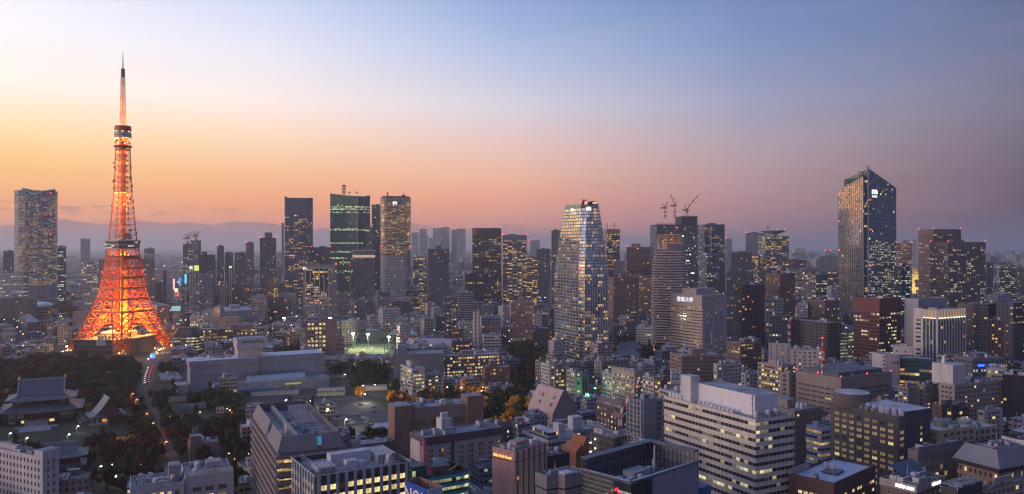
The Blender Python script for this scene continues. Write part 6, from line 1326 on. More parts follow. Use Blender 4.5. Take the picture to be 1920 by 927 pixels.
def netted(label,a,c,e,y,d,col,th=38):
    r=B('netted_building',label,a,c,e,y,d,th=th,mode='S',wall=col,ww=0,lit=0,pent=0,units=5,roof=ROOFL,par=.3); w,l,h=r['_s']; b=MB()
    for z in range(4,int(h),4): b.bar((-.6,-.6,z),(w,-.6,z),.1); b.bar((-.6,-.6,z),(-.6,l,z),.1)
    for k in range(9): b.bar((w*k/8,-.6,0),(w*k/8,-.6,h),.08); b.bar((-.6,l*k/8,0),(-.6,l*k/8,h),.08)
    b.build('scaffold',[plain('scaffold_pipe',(.25,.22,.25),.5)],r); b=MB()
    for k in range(6):
        y_=l*k/5; b.bar((0,y_,h),(0,y_,h+4.5),.16)
    for k in range(5): b.bar((w*k/4,l,h),(w*k/4,l,h+4.5),.16)
    b.bar((0,0,h+4.5),(0,l,h+4.5),.18); b.bar((0,l,h+4.5),(w,l,h+4.5),.18); b.build('roof_frame',[plain('frame_rust',(.35,.28,.28),.6)],r); return r
r=netted('dark netted construction block with white lamps on its left, left of the pair',1105,1149,1182,822,450,(.075,.055,.06)); 
for k in range(6): link('work_lamp',lampmesh('work',(.85,1,.85),8.,.45),r,(-.9,r['_s'][1]*(.7+.2*(k%2)),r['_s'][2]-3-k*2.6))
netted('brown netted construction block, right of the pair',1171,1203,1228,837,430,(.13,.095,.095))
B('brick_step_house','brown brick block with green sign wedged beside the banded white office',1226,1234,1260,832,470,th=30,mode='W',wall=(.26,.10,.06),bay=3,fh=3.6,lit=.1,pent=2,units=3)
def brickgable():
    d=480; C,w,l=place(1076,1080,1106,d,30,dep=14); r=empty('brick_gable_house','small red brick house with tall pointed gables beside the netted block','building',(C.x,C.y,0),R(30)); r['_m']=[C.x,C.y,R(30)]; h=Z(848,d); b=MB(); m=plain('brick_red',(.42,.15,.07),.8,lo=.8,hi=1.15,scale=1.2)
    b.prism([(0,0),(w,0),(w,l),(0,l)],0,h,0); b.face([(0,-.1,h),(w,-.1,h),(w,-.1,h+1),(w*.75,-.1,h+8),(w*.5,-.1,h+2.5),(w*.35,-.1,h+4),(0,-.1,h-1)],0); b.face([(w*.75,-.1,h+8),(w,-.1,h+1),(w,l,h+1),(w*.75,l,h+8)],0); b.face([(w*.5,-.1,h+2.5),(w*.75,-.1,h+8),(w*.75,l,h+8),(w*.5,l,h+2.5)],0); b.face([(0,-.1,h),(w*.35,-.1,h+4),(w*.35,l,h+4),(0,l,h)],0); b.build('wall',[m],r)
    for x in(.2,.5): link('window',win_mesh(1.6,1.6,P_DARK),r,(w*x,-.2,h-2.5))
brickgable()
r=B('white_villa_office','white low office with sloping attic window lit yellow, left of the brick gable house',978,1028,1078,826,525,th=30,mode='B',wall=(.5,.5,.56),bay=2.6,fh=3.8,ww=.9,wh=.5,lit=.25,lc='warm',pent=0,units=4); w_,l_,h_=r['_s']
add_box(r,'penthouse',2,w_*.5,3,l_*.8,h_-1,h_+4,facade((.3,.3,.34),2,4,.9,.6,.1),ROOFL); add_box(r,'stair_cube',w_*.45,w_*.62,2,9,h_-1,h_+9,wallm((.55,.54,.6)),ROOFL)
b=MB(); q=[(w_*.55,-.3,h_-5),(w_*1.0,-.3,h_-5),(w_*.96,4,h_+3),(w_*.58,4,h_+3)]; b.face(q,0); b.face([(x,y+.5,z) for x,y,z in q[::-1]],0); b.build('sloping_attic',[wallm((.6,.6,.68))],r)
b=MB(); b.face([(w_*.66,.75,h_-3),(w_*.93,.75,h_-3),(w_*.92,1.9,h_-.8),(w_*.67,1.9,h_-.8)],0); b.build('attic_window',[P_LIT],r)
B('grey_yard_block','grey concrete block with small windows and white stair cube behind the netted pair',1040,1075,1142,808,570,th=28,mode='W',wall=(.30,.30,.35),bay=4.5,fh=3.8,ww=.5,wh=.45,lit=.05,pent=0,units=10,roof=ROOFL)
r=bpy.data.objects['grey_yard_block']; w_,l_,h_=r['_s']; add_box(r,'stair_cube',1,9,2,9,h_-1,h_+9,wallm((.58,.57,.62)),ROOFL)
B('grey_plant_block','small grey block with water tanks left of the white stair cube',1045,1052,1066,798,600,th=28,wall=(.36,.35,.38),lit=0,ww=0,pent=2,units=2)
B('dark_flat_block','flat dark violet block behind the white stair cube',1090,1095,1130,783,620,th=28,wall=(.07,.06,.08),lit=0,ww=0,pent=0,units=3)
def pinkslope():
    d=640.; th=30; C,w,l=place(990,1036,1083,d,th); he=Z(778,d); hr=Z(730,d+8); r=empty('sloped_pink_building','pink building with huge sloping glazed roof and blank gable side, centre','building',(C.x,C.y,0),R(th)); r['_m']=[C.x,C.y,R(th)]; FOOT.append((C.x,C.y,R(th),0,w,0,l))
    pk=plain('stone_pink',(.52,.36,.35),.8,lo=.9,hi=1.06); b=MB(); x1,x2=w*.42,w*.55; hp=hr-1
    b.face([(0,l,0),(0,0,0),(0,0,he),(0,l,he)],0); b.face([(0,l,he),(0,0,he),(x1,0,hp),(x1,l,hp)],0)
    b.face([(x1,0,hp),(x2,0,hp),(x2,l,hp),(x1,l,hp)],0); b.face([(x2,0,hp),(w,0,he+4),(w,l,he+4),(x2,l,hp)],0); b.face([(w,0,he+4),(w,0,0),(w,l,0),(w,l,he+4)],0)
    for y,f in((0,1),(l,-1)):
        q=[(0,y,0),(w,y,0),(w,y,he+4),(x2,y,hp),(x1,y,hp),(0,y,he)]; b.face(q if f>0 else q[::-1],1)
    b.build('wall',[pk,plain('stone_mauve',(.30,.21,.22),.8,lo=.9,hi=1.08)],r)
    sl=Vector((x1,0,hp-he)).normalized(); nr=Vector((-(hp-he),0,x1)).normalized()
    for rw in(.35,.66):
        for k in range(5):
            y=l*(.2+.15*k); c=Vector((x1*rw,y,he+(hp-he)*rw)); b=MB(); q=[c+sl*s*1.6+Vector((0,t*1.6,0))+nr*.12 for s,t in((-1,1),(-1,-1),(1,-1),(1,1))]; b.face(q,0); 
            o=b.build('roof_window',[P_DIM if (k*7+int(rw*10))%3 else P_DARK],r)
    b=MB()
    for k in range(11): y=l*k/10; b.bar(Vector((0,y,he))+nr*.1,Vector((x1,y,hp))+nr*.1,.1)
    for s in range(8): b.bar(Vector((x1*s/7,0,he+(hp-he)*s/7))+nr*.1,Vector((x1*s/7,l,he+(hp-he)*s/7))+nr*.1,.1)
    b.build('roof_grid',[plain('grid_pink',(.6,.45,.43),.6)],r)
    wl=[(0,l*(.08+.84*i/11),he-4-k*5,-math.pi/2) for i in range(12) for k in range(5)]+[]; windows(r,wl,random.Random(8),1.5,2.2,.5,((P_LIT,.5),(P_DIM,.5)))
    add_box(r,'side_wing',w*.05,w*.6,-6,-.05,0,he-4,wallm((.27,.17,.18)),ROOFL)
pinkslope()
r=B('mansard_office','dark brown office with slanted top and rows of tiny lit windows in the centre',1117,1166,1178,768,585,th=30,mode='W',wall=(.10,.075,.09),bay=4.2,fh=3.9,ww=.34,wh=.42,lit=.8,pal=((P_LIT,.5),(P_DIM,.5)),pent=0,units=9,skip=1.5); w_,l_,h_=r['_s']
b=MB(); b.prism([(-.2,-.2),(w_,-.2),(w_,l_),(-.2,l_)],h_,h_+5,0,1,top=[(2.8,2.8),(w_-2.8,2.8),(w_-2.8,l_-2.8),(2.8,l_-2.8)]); b.build('mansard',[wallm((.14,.11,.13)),ROOF],r)
r=B('grey_high_flats','tall grey flats with open balcony grid left of the banded white office',1178,1204,1243,752,500,th=33,mode='W',wall=(.30,.31,.36),bay=3.8,fh=3.3,ww=.75,wh=.55,lit=.04,pent=3,units=3); w_,l_,h_=r['_s']
b=MB(); b.box(w_*.02,w_*.62,-1.1,-.1,0,h_+.8); b.build('blank_panel',[wallm((.27,.28,.34))],r); b=MB()
for k in range(5): y=l_*k/4; b.box(-1.4,-.05,y-.18,y+.18,0,h_)
for z in range(2,int(h_),3): b.box(-1.4,-.05,0,l_,z,z+.3)
b.build('balcony_grid',[wallm((.5,.5,.56))],r)
crane('red and white luffing crane leaning right in front of the tall grey flats',1163,850,782,470,1199,717,'small construction cranes')
# banded white office
r=B('banded_white_office','big white office striped by dark ribbon windows with a white plant box on its roof',1245,1417,1489,787,410,th=28,mode='B',wall=(.62,.55,.53),bay=2.9,fh=4.1,ww=.93,wh=.42,lit=.30,lc='white',st=.8,glass=(.03,.035,.04),pent=0,units=0,skip=.6,par=1.2)
w_,l_,h_=r['_s']; C_=r['_m']
add_box(r,'plant_box',w_*.30,w_*1.0-2,l_*.12,l_*.72,h_-1,h_+10,plain('plant_white',(.66,.65,.72),.6,lo=.9,hi=1.05),ROOF)
for k in range(9):
    b=MB(); y=l_*.28+k*3.2; b.cyl(3.5,y,h_-1,h_+1.2,1.1,0,n=10); b.box(2.2,4.8,y-1.4,y+1.4,h_-1.1,h_-.2,0); b.build('fan_unit',[up,DARK],r)
for k in range(4): add_box(r,'cooling_unit',2,5.2,l_*.82+k*3,l_*.82+k*3+2.4,h_-1,h_+2.6,up)
b=MB(); b.bar((5,l_*.1,h_-1),(5,l_*.1,h_+12),.22); 
for z in(3,6,9,12): b.bar((4,l_*.1,h_+z),(6,l_*.1,h_+z),.1); b.bar((5,l_*.1-1,h_+z),(5,l_*.1+1,h_+z),.1)
b.build('aerial',[METAL],r); roof_kit(r,2,w_-2,2,l_*.12,h_-1.2,5,random.Random(3))
add_box(r,'stair_tower',w_*.1,w_*.35,l_*.72,l_*.84,h_-1,h_+14,wallm((.6,.58,.62)),ROOFL)
B('grey_side_office','brown grey office with few windows between the banded and the dark hotel blocks',1440,1490,1541,771,545,th=28,mode='W',wall=(.28,.22,.20),bay=4,fh=4,ww=.5,wh=.3,lit=.05,pent=6,units=8)
r=B('curved_white_flats','small white flats with rounded lit balconies beside the dark hotel',1512,1540,1556,803,490,th=30,mode='B',wall=(.50,.50,.6),bay=3,fh=3.5,ww=.9,wh=.42,lit=.8,pent=3,units=3)
r=B('dark_window_hotel','large dark brown hotel with regular curtained windows, lower right',1557,1685,1697,782,480,th=28,mode='W',wall=(.145,.12,.12),bay=5.6,fh=3.75,ww=.62,wh=.5,lit=.85,pal=((P_DIM,.93),(P_LIT,.07)),pent=0,units=8,skip=4,dw=9)
w_,l_,h_=r['_s']; b=MB(); b.prism([(w_+14-12,1.5),(w_+26,1.5),(w_+26,l_*.65),(2,l_*.65)],0,h_+2,0,1); b.build('side_block',[wallm((.085,.085,.105)),ROOFL],r)
for k in range(6): link('window',win_mesh(1.8,1.9,P_LIT if k==2 else P_DIM),r,(w_+17,1.45,h_-9-k*3.75*1.0))
b=MB(); b.cyl(8,l_*.80,h_-1,h_+8,11,0,1,n=24); b.build('round_house',[plain('round_brown',(.15,.12,.12),.7),ROOFL],r)
for k in range(6): b=MB(); y=l_*.5-k*4.6; b.cyl(5,y,h_-1,h_+3.6,1.7,n=10); b.build('cooling_tank',[plain('tank_lilac',(.52,.52,.66),.4)],r)
B('brick_roof_office','brown brick low block with a wide pale flat roof and aerial, bottom right',1480,1564,1642,906,400,th=43,mode='W',wall=(.13,.075,.07),bay=3,fh=4.4,ww=.7,wh=.35,lit=.65,pal=((P_LIT,1.),),pent=0,units=3,skip=6,roof=plain('roof_lilac',(.50,.52,.62),.7),par=1.4)
r=bpy.data.objects['brick_roof_office']; w_,l_,h_=r['_s']; b=MB(); b.bar((w_*.3,l_*.3,h_-1),(w_*.3,l_*.3,h_+9),.12); b.build('aerial',[METAL],r); b=MB(); b.box(w_*.35,w_*.55,l_*.3,l_*.62,h_-1,h_-.2); b.build('dark_skylight',[plain('skylight',(.04,.07,.12),.2)],r)
add_box(r,'parapet_wall',-.3,w_*.4,l_-.8,l_,h_-1,h_+2.2,wallm((.42,.34,.34)))
r=B('letter_inn','brown inn with white lit letters on a pale top band, bottom right',1651,1718,1770,912,385,th=36,mode='W',wall=(.17,.115,.11),bay=4.6,fh=3.6,ww=.32,wh=.42,lit=.25,pal=((P_AMB,.6),(P_DIM,.4)),fr=WHITE,pent=0,units=14,skip=4.2); w_,l_,h_=r['_s']
b=MB(); b.prism(inset([(0,0),(w_,0),(w_,l_),(0,l_)],.35),h_-3.4,h_+.3,0,0,cap=False); b.build('top_band',[wallm((.34,.31,.33))],r)
lt=glow('inn_letter_lit',(.95,1,.95),2.6); text('lettering','FRÉSA INN',1.9,lt,r,(-.55,l_*.30,h_-1.7),(R(90),0,R(-90)),bold=.05); text('lettering','FRÉSA INN',1.7,lt,r,(w_*.68,-.55,h_-1.7),bold=.06)
b=MB(); b.face([(w_*.2,l_*.5,h_+1),(w_,l_*.5,h_+1),(w_,l_*.9,h_+6),(w_*.2,l_*.9,h_+6)],0); b.face([(w_*.2,l_*.9,h_+5.8),(w_,l_*.9,h_+5.8),(w_,l_*.5,h_+.8),(w_*.2,l_*.5,h_+.8)],0)
for x in(w_*.25,w_*.6,w_*.95): b.bar((x,l_*.85,h_-1),(x,l_*.85,h_+5.4),.12,1)
b.build('slanted_roof',[plain('roof_blue',(.10,.12,.18),.4,.3),METAL],r)
r=B('arcade_office','pale stone office with deep square windows right of the dark hotel',1702,1722,1806,846,455,th=27,mode='W',wall=(.33,.27,.27),bay=3.9,fh=4.3,ww=.62,wh=.6,lit=.35,pal=((P_DIM,.7),(P_LIT,.3)),skip=9,pent=0,units=8,roof=ROOFD); w_,l_,h_=r['_s']
b=MB(); b.box(-.4,w_+.3,-.4,.5,h_-6,h_+2); b.build('top_screen',[wallm((.2,.17,.2))],r)
def bevel2():
    d=430.; th=25; C,w,l=place(1797,1872,1990,d,th); h=Z(878,d); r=empty('mansard_hall','tan office with a huge slanted slate roof at the bottom right edge','building',(C.x,C.y,0),R(th)); r['_m']=[C.x,C.y,R(th)]; FOOT.append((C.x,C.y,R(th),0,w,0,l))
    P=[(0,0),(w,0),(w,l),(0,l)]; b=MB(); b.prism(P,0,h,0); b.build('wall',[plain('tan_brick',(.34,.22,.16),.8,lo=.85,hi=1.1,scale=.5)],r); b=MB(); b.prism(inset(P,2.2),h,h+9,0,1,top=inset(P,-2.5),bottom=True,cap=False); b.prism(inset(P,-2.5),h+7,h+7.5,1,1); b.prism(inset(P,.9),h-2.6,h,2,cap=False); b.build('slanted_roof',[plain('slate_mauve',(.19,.19,.235),.6,lo=.9,hi=1.1),ROOFD,DARK],r)
    wl=[(0,l*(k+.5)/8,h-5-q*4.4,-math.pi/2) for k in range(8) for q in range(3)]+[(w*(k+.5)/7,0,h-5-q*4.4,0) for k in range(7) for q in range(3)]; windows(r,wl,random.Random(2),1.3,2.2,.15); roof_kit(r,5,w-5,5,l-5,h+7.5,10,random.Random(9))
bevel2()
r=B('small_dark_block','small dark roof block with white pipe frames right of the lettered inn',1764,1795,1842,918,375,th=32,wall=(.06,.06,.07),lit=0,ww=0,pent=0,units=3); w_,l_,h_=r['_s']; b=MB()
for k in range(8): b.bar((w_*k/7,0,h_+1.2),(w_*k/7,l_,h_+1.2),.12); b.bar((0,l_*k/7,h_+1.2),(w_,l_*k/7,h_+1.2),.12)
for x in(0,w_):
    for y in(0,l_): b.bar((x,y,h_-1),(x,y,h_+1.2),.14)
b.build('pipe_frame',[METAL],r)
B('pale_corner_block','pale pink corner block at the very bottom right',1838,1850,1960,917,392,th=30,mode='W',wall=(.42,.34,.34),bay=4,fh=4,lit=.1,pent=4,units=6)
# ------------------------------------------------------------------ temple
PROT+=[(-5,160,662,825),(158,236,665,802),(112,172,500,880),(600,735,1225,665),(618,704,680,800),(600,742,690,789),(300,612,770,738),(262,300,880,722),(1142,1210,960,668),(1257,1277,695,722)]
TILE=plain('temple_tile',(.10,.115,.15),.55,lo=.8,hi=1.15,scale=1.,stretch=(6,1,1)); WOOD=plain('temple_wood',(.07,.035,.025),.8); PLAS=plain('temple_plaster',(.42,.45,.44),.8); GOLD=plain('gilt',(.8,.5,.15),.35,.8)
def skirt(b,a,c,z0,z1,up=1.6,n=6,m=0):
    """curved roof skirt between an eave rectangle a and an upper rectangle c"""
    def pt(t,s,k):  # side k, s along, t up
        A=[(a[0],a[2]),(a[1],a[2]),(a[1],a[3]),(a[0],a[3])]; Cc=[(c[0],c[2]),(c[1],c[2]),(c[1],c[3]),(c[0],c[3])]
        p=Vector(A[k]).lerp(Vector(A[(k+1)%4]),s); q=Vector(Cc[k]).lerp(Vector(Cc[(k+1)%4]),s); x=p.lerp(q,t); lift=up*(abs(2*s-1)**3)*(1-t)**2
        return (x.x,x.y,z0+(z1-z0)*(t**1.35)+lift)
    for k in range(4):
        for i in range(12):
            for j in range(n):
                s0,s1,t0,t1=i/12,(i+1)/12,j/n,(j+1)/n; b.face([pt(t0,s0,k),pt(t0,s1,k),pt(t1,s1,k),pt(t1,s0,k)],m)
        for i in range(12):
            s0,s1=i/12,(i+1)/12; p,q=pt(0,s0,k),pt(0,s1,k); b.face([(p[0],p[1],p[2]-.6),(q[0],q[1],q[2]-.6),q,p],1)
def gable_top(b,a,z0,z1,axis):
    n=6
    for i in range(n):
        t0,t1=i/n,(i+1)/n; f=lambda t:z0+(z1-z0)*t**1.25
        if axis=='x':
            ym=(a[2]+a[3])/2
            for s in(0,1):
                y0=a[2] if s==0 else a[3]; A=y0+(ym-y0)*t0;Bq=y0+(ym-y0)*t1; q=[(a[0],A,f(t0)),(a[1],A,f(t0)),(a[1],Bq,f(t1)),(a[0],Bq,f(t1))]; b.face(q if s==0 else q[::-1],0)
            for X in(a[0]+.6,a[1]-.6): b.face([(X,a[2]+(ym-a[2])*t0,f(t0)),(X,a[3]+(ym-a[3])*t0,f(t0)),(X,a[3]+(ym-a[3])*t1,f(t1)),(X,a[2]+(ym-a[2])*t1,f(t1))],2)
        else:
            xm=(a[0]+a[1])/2
            for s in(0,1):
                x0=a[0] if s==0 else a[1]; A=x0+(xm-x0)*t0;Bq=x0+(xm-x0)*t1; q=[(A,a[3],f(t0)),(A,a[2],f(t0)),(Bq,a[2],f(t1)),(Bq,a[3],f(t1))]; b.face(q if s==0 else q[::-1],0)
            for Y in(a[2]+.6,a[3]-.6): b.face([(a[0]+(xm-a[0])*t0,Y,f(t0)),(a[1]+(xm-a[1])*t0,Y,f(t0)),(a[1]+(xm-a[1])*t1,Y,f(t1)),(a[0]+(xm-a[0])*t1,Y,f(t1))],2)
def temple():
    d=668.; th=25; C,w,l=place(0,8,140,d,th,dep=36); r=empty('temple_main_hall','great temple hall with two-tiered tiled roof and gilt ridge ends, lower left','temple',(C.x,C.y,0),R(th)); r['_m']=[C.x,C.y,R(th)]; FOOT.append((C.x,C.y,R(th),-16,w+14,-34,l+8)); zr=Z(709,d+32)
    b=MB(); b.prism([(2,2),(w-2,2),(w-2,l-2),(2,l-2)],0,10,0); b.build('lower_wall',[WOOD],r)
    b=MB(); 
    for x in(.05,.17,.78,.88): b.box(w*x,w*x+5,1.8,1.95,4.5,9)
    b.box(w*.05,w*.05+5,1.8,1.95,.6,3); b.build('plaster_panel',[PLAS],r)
    b=MB(); b.box(w*.23,w*.27,1.8,1.95,.8,3); b.box(w*.63,w*.70,1.7,1.95,.8,4); b.build('lit_opening',[P_LIT],r)
    for k in range(3): add_box(r,'door',w*(.36+.11*k),w*(.43+.11*k),1.75,1.95,4.2,9,plain('door_red',(.14,.04,.02),.7))
    add_box(r,'veranda',-1,w+1,-1,2,3.4,4.1,plain('veranda',(.16,.13,.12),.8)); b=MB()
    for k in range(24): x=-1+(w+2)*k/23; b.bar((x,-.9,4.1),(x,-.9,5.3),.1)
    b.bar((-1,-.9,5.3),(w+1,-.9,5.3),.12); b.build('railing',[WOOD],r)
    b=MB(); skirt(b,(-6,w+6,-6,l+6),(5,w-5,6,l-6),10,15.5,up=1.8); b.build('lower_roof',[TILE,WOOD],r)
    b=MB(); b.box(5,w-5,6,l-6,14,19.5); b.build('upper_wall',[WOOD],r)
    b=MB(); b.box(w*.14,w*.24,5.8,5.95,16.5,18.5); b.box(w*.76,w*.86,5.8,5.95,16.5,18.5); b.build('plaster_panel',[PLAS],r)
    b=MB(); skirt(b,(-1,w+1,0,l),(9,w-9,8,l-8),19,23.5,up=1.6); b.build('upper_roof_skirt',[TILE,WOOD],r)
    b=MB(); gable_top(b,(8,w-8,6.5,l-6.5),23,zr,'x'); b.build('upper_roof',[TILE,WOOD,WOOD],r)
    ur=r.children[-1]; b=MB(); b.box(7.4,w-7.4,l/2-.5,l/2+.5,zr-.6,zr+.7); b.build('ridge',[plain('ridge_tile',(.2,.22,.28),.5)],ur)
    for x in(8.5,w-8.5): 
        b=MB(); b.cyl(x,l/2,zr+.6,zr+2,1.0,n=8,r2=.6); b.cyl(x+.4,l/2,zr+2,zr+3.2,.6,n=8,r2=.2); b.build('gilt_finial',[GOLD],r)
        b=MB(); b.bar((x,7.4,23.6),(x,l/2-2,zr-1.6),.4); b.build('ridge_rib',[plain('ridge_pale',(.34,.37,.42),.6)],r)
    st=plain('stone_step',(.27,.27,.30),.85,lo=.85,hi=1.1); b=MB()
    for k in range(10): b.box(w*.30,w*.62,-3-k*1.1,-1-k*1.1,0,3.4-k*.34)
    b.build('stairs',[st],r); b=MB(); b.box(w*.18,w*.78,-19,-13,.02,.5); b.box(w*.26,w*.70,-33,-19.1,.02,.35); b.build('terrace',[st],r)
    b=MB(); b.box(-26,-5,4,26,0,9,0); skirt(b,(-30,-2,0,30),(-20,-8,13,17),9,15,up=.8,m=2); b.build('side_hall',[WOOD,WOOD,plain('side_tile',(.22,.21,.23),.7)],r)
    b=MB(); b.prism([(w+1,6),(w+9,-6),(w+11,-5),(w+3,8)],0,5,0,top=[(w+1,6),(w+4,2),(w+5,3),(w+3,8)]); b.build('side_stair',[st],r)
temple()
def small_temple():
    d=gd(797); th=38; C,w,l=place(160,178,231,d,th,dep=20); r=empty('small_temple_hall','small temple hall with gabled tiled roof and warm lit front, right of the great hall','temple',(C.x,C.y,0),R(th)); r['_m']=[C.x,C.y,R(th)]; FOOT.append((C.x,C.y,R(th),-6,w+6,-8,l+6))
    zr=Z(746,d+10); b=MB(); b.box(0,w,0,l,0,6); b.build('wall',[WOOD],r); b=MB(); b.box(1,3,-.15,-.02,1.5,5); b.box(w-4,w-2,-.15,-.02,1.5,5); b.build('plaster_panel',[PLAS],r)
    add_box(r,'lit_opening',w*.25,w*.7,-.12,-.02,1.6,4.2,P_AMB); b=MB(); skirt(b,(-4,w+4,-4,l+4),(3,w-3,3,l-3),6,9.5,up=1.2); b.build('roof_skirt',[TILE,WOOD],r)
    b=MB(); gable_top(b,(1,w-1,0,l),8.6,zr,'y'); b.build('upper_roof',[plain('tile_pale',(.19,.2,.25),.5,lo=.9,hi=1.1,scale=1.,stretch=(1,6,1)),WOOD,WOOD],r)
    b=MB(); b.box(w/2-.4,w/2+.4,-.6,l+.6,zr-.3,zr+.6); b.build('ridge',[plain('ridge_pale',(.34,.37,.42),.6)],r); add_box(r,'terrace',-3,w+3,-5,0,0,1.3,MATS['stone_step'])
small_temple()
def gate():
    d=505.; th=25; C,w,l=place(66,72,156,d,th,dep=18); r=empty('temple_gate','dark red lacquered temple gate with tiled roof behind the white corner block','gate',(C.x,C.y,0),R(th)); r['_m']=[C.x,C.y,R(th)]; FOOT.append((C.x,C.y,R(th),-4,w+4,-4,l+4)); zr=Z(833,d+10); rd=plain('lacquer_red',(.14,.012,.012),.6)
    b=MB(); b.box(1,w-1,1,l-1,0,zr-14); b.build('lower_wall',[rd],r); b=MB(); skirt(b,(-1.5,w+1.5,-1.5,l+1.5),(2,w-2,2,l-2),zr-14,zr-12,up=.7); b.build('lower_roof',[TILE,WOOD],r)
    b=MB(); b.box(2,w-2,2,l-2,zr-12.5,zr-7); b.build('upper_wall',[rd],r); b=MB(); skirt(b,(-2.5,w+2.5,-2.5,l+2.5),(4,w-4,4,l-4),zr-7.5,zr-4,up=1.2); b.build('upper_roof_skirt',[TILE,WOOD],r)
    b=MB(); gable_top(b,(3.4,w-3.4,3,l-3),zr-4.4,zr,'x'); b.build('upper_roof',[TILE,WOOD,WOOD],r); b=MB(); b.box(3,w-3,l/2-.4,l/2+.4,zr-.4,zr+.6); b.build('ridge',[MATS['ridge_tile']],r)
    for k in range(4): add_box(r,'pillar',w*(.12+.25*k),w*(.12+.25*k)+.9,.2,1.0,0,zr-14,rd)
gate()
# ------------------------------------------------------------------ car park
def carmesh(col,nm):
    b=MB(); b.prism([(-2.15,-.85),(2.15,-.85),(2.15,.85),(-2.15,.85)],.3,.85,0,top=[(-2.1,-.82),(2.1,-.82),(2.1,.82),(-2.1,.82)],bottom=True); return b.mesh('body',[plain(nm,col,.3)])
bodies=[carmesh((.65,.65,.68),'car_white'),carmesh((.45,.46,.5),'car_silver'),carmesh((.03,.03,.04),'car_black'),carmesh((.6,.6,.64),'car_pale')]
b=MB(); b.prism([(-1.6,-.8),(1.2,-.8),(1.2,.8),(-1.6,.8)],.85,1.45,0,1,top=[(-1.2,-.65),(.6,-.65),(.6,.65),(-1.2,.65)]); cab=b.mesh('cabin',[plain('car_glass',(.03,.035,.05),.1),plain('car_roof',(.5,.5,.54),.3)])
b=MB(); P=[(.33*math.cos(i*.785),.33*math.sin(i*.785)) for i in range(8)]; b.prism(P,-.1,.1,0,bottom=True); whm=b.mesh('wheel',[plain('tyre',(.02,.02,.02),.9)])
b=MB(); b.box(-2.12,-2.18,-.7,-.45,.55,.75); b.box(-2.12,-2.18,.45,.7,.55,.75); 
LAMPW=glow('headlamp',(1,.95,.8),8.); LAMPR=glow('taillamp',(1,.03,.02),6.)
def car(x,y,rz,k,label,group,lights=None):
    r=empty('parked_car' if not lights else 'moving_car',label,'car',(x,y,.04),rz,group); link('body',bodies[k],r); link('cabin',cab,r)
    for sx_ in(-1.35,1.35):
        for sy in(-.8,.8): link('wheel',whm,r,(sx_,sy,.33),(R(90),0,0))
    if lights:
        for sy in(-.6,.6): link('headlight' if lights=='w' else 'tail_light',lampmesh('head' if lights=='w' else 'tail',(1,.95,.8) if lights=='w' else (1,.03,.02),4.,.3),r,(2.2 if lights=='w' else -2.2,sy,.7))
cars=[(622,779),(634,779),(620,786),(625,787),(630,789),(640,786),(645,785),(650,786),(655,788),(658,791),(663,793),(656,795),(662,797),(657,777),(661,779),(666,779),(670,777),(674,781),(680,784),(684,787),(688,785),(690,789),(693,791),(686,793),(697,795),(630,776),(700,772),(676,760),(700,764)]
names=['white','silver','black','pale grey']
for i,(x,y) in enumerate(cars):
    px,py=gp(x,y); k=(0,1,2,0,3)[i%5]; car(px,py,R(25 if i%4 else 205),k,names[k]+' car parked in rows on the asphalt car park','%s cars in the car park'%names[k])
for i,(x,y) in enumerate(((147,785),(150,787),(152,790),(154,793))): px,py=gp(x,y); car(px,py,R(60),0,'white car parked in the row beside the great temple hall','cars by the temple')
px,py=gp(171,798); car(px,py,R(20),1,'silver car driving past the small temple hall, headlamps on',None,'w')
rr=random.Random(17)
for i in range(16):
    a=i/15.; x,y=(283-7*min(1,a*1.4),688+30*a); px,py=gp(x,y); k=rr.randint(0,3); L='w' if i%2 else 'r'; car(px+(-2.2 if L=='w' else 2.2),py,R(-80 if L=='w' else 100),k,'car with %s glowing in the queue on the road below the orange tower'%('headlamps' if L=='w' else 'tail lamps'),'cars showing %s on the tower road'%('headlamps' if L=='w' else 'tail lamps'),L)
for i,(x,y,L) in enumerate(((136,900,'r'),(150,897,'w'),(180,898,'w'),(196,895,'w'),(128,905,'r'),(212,893,'w'))): px,py=gp(x,y); car(px,py,R(8),i%4,'car with %s lit on the wide road at the bottom left'%('headlamps' if L=='w' else 'tail lamps'),'cars with %s on the bottom left road'%('headlamps' if L=='w' else 'tail lamps'),L)
# long low sheds by the car park
B('long_shed','long white lit shed along the far side of the car park',668,672,726,752,830,th=-28,mode='B',wall=(.55,.5,.5),bay=3,fh=3,ww=.7,wh=.4,lit=.2,units=0,pent=0,dep=12,roof=ROOFL,h=4)
B('site_cabin','double row of grey prefab cabins left of the car park',590,594,647,765,800,th=12,mode='B',wall=(.38,.38,.38),bay=3,fh=3,lit=.1,units=0,pent=0,dep=12,h=7,roof=ROOFL)
B('low_wall_shed','long pale boundary wall shed behind the car park',590,592,650,745,905,th=6,wall=(.42,.40,.48),lit=0,ww=0,units=0,pent=0,dep=4,h=4)
B('site_cabin','pale lit hut with bright lamps at the left end of the cabins',560,564,592,757,850,th=10,mode='W',wall=(.5,.44,.4),bay=4,fh=4,lit=.5,units=0,pent=0,dep=14,h=6,roof=ROOFL)
hip('small_gable_hut','small hut with white metal gable roof at the near edge of the car park',703,739,797,808,630,20,(.3,.27,.22),('metal_white',(.6,.62,.75)),l=12,gable=True)
hip('blue_footbridge_roof','light blue arched canopy at the park edge right of the car park',720,752,727,738,860,-20,(.12,.22,.3),('canopy_lightblue',(.22,.4,.52)),l=6,gable=True)
B('low_annex','pale low annex building left of the slab hotel',297,305,342,713,880,th=28,wall=(.36,.35,.38),lit=0,ww=0,units=6,pent=0,h=Z(713,880))
B('pool_shed','long white roofed shed among trees below the slab hotel',312,315,350,751,770,th=8,wall=(.45,.36,.32),lit=0,ww=0,units=0,pent=0,dep=8,h=4,roof=ROOFL)
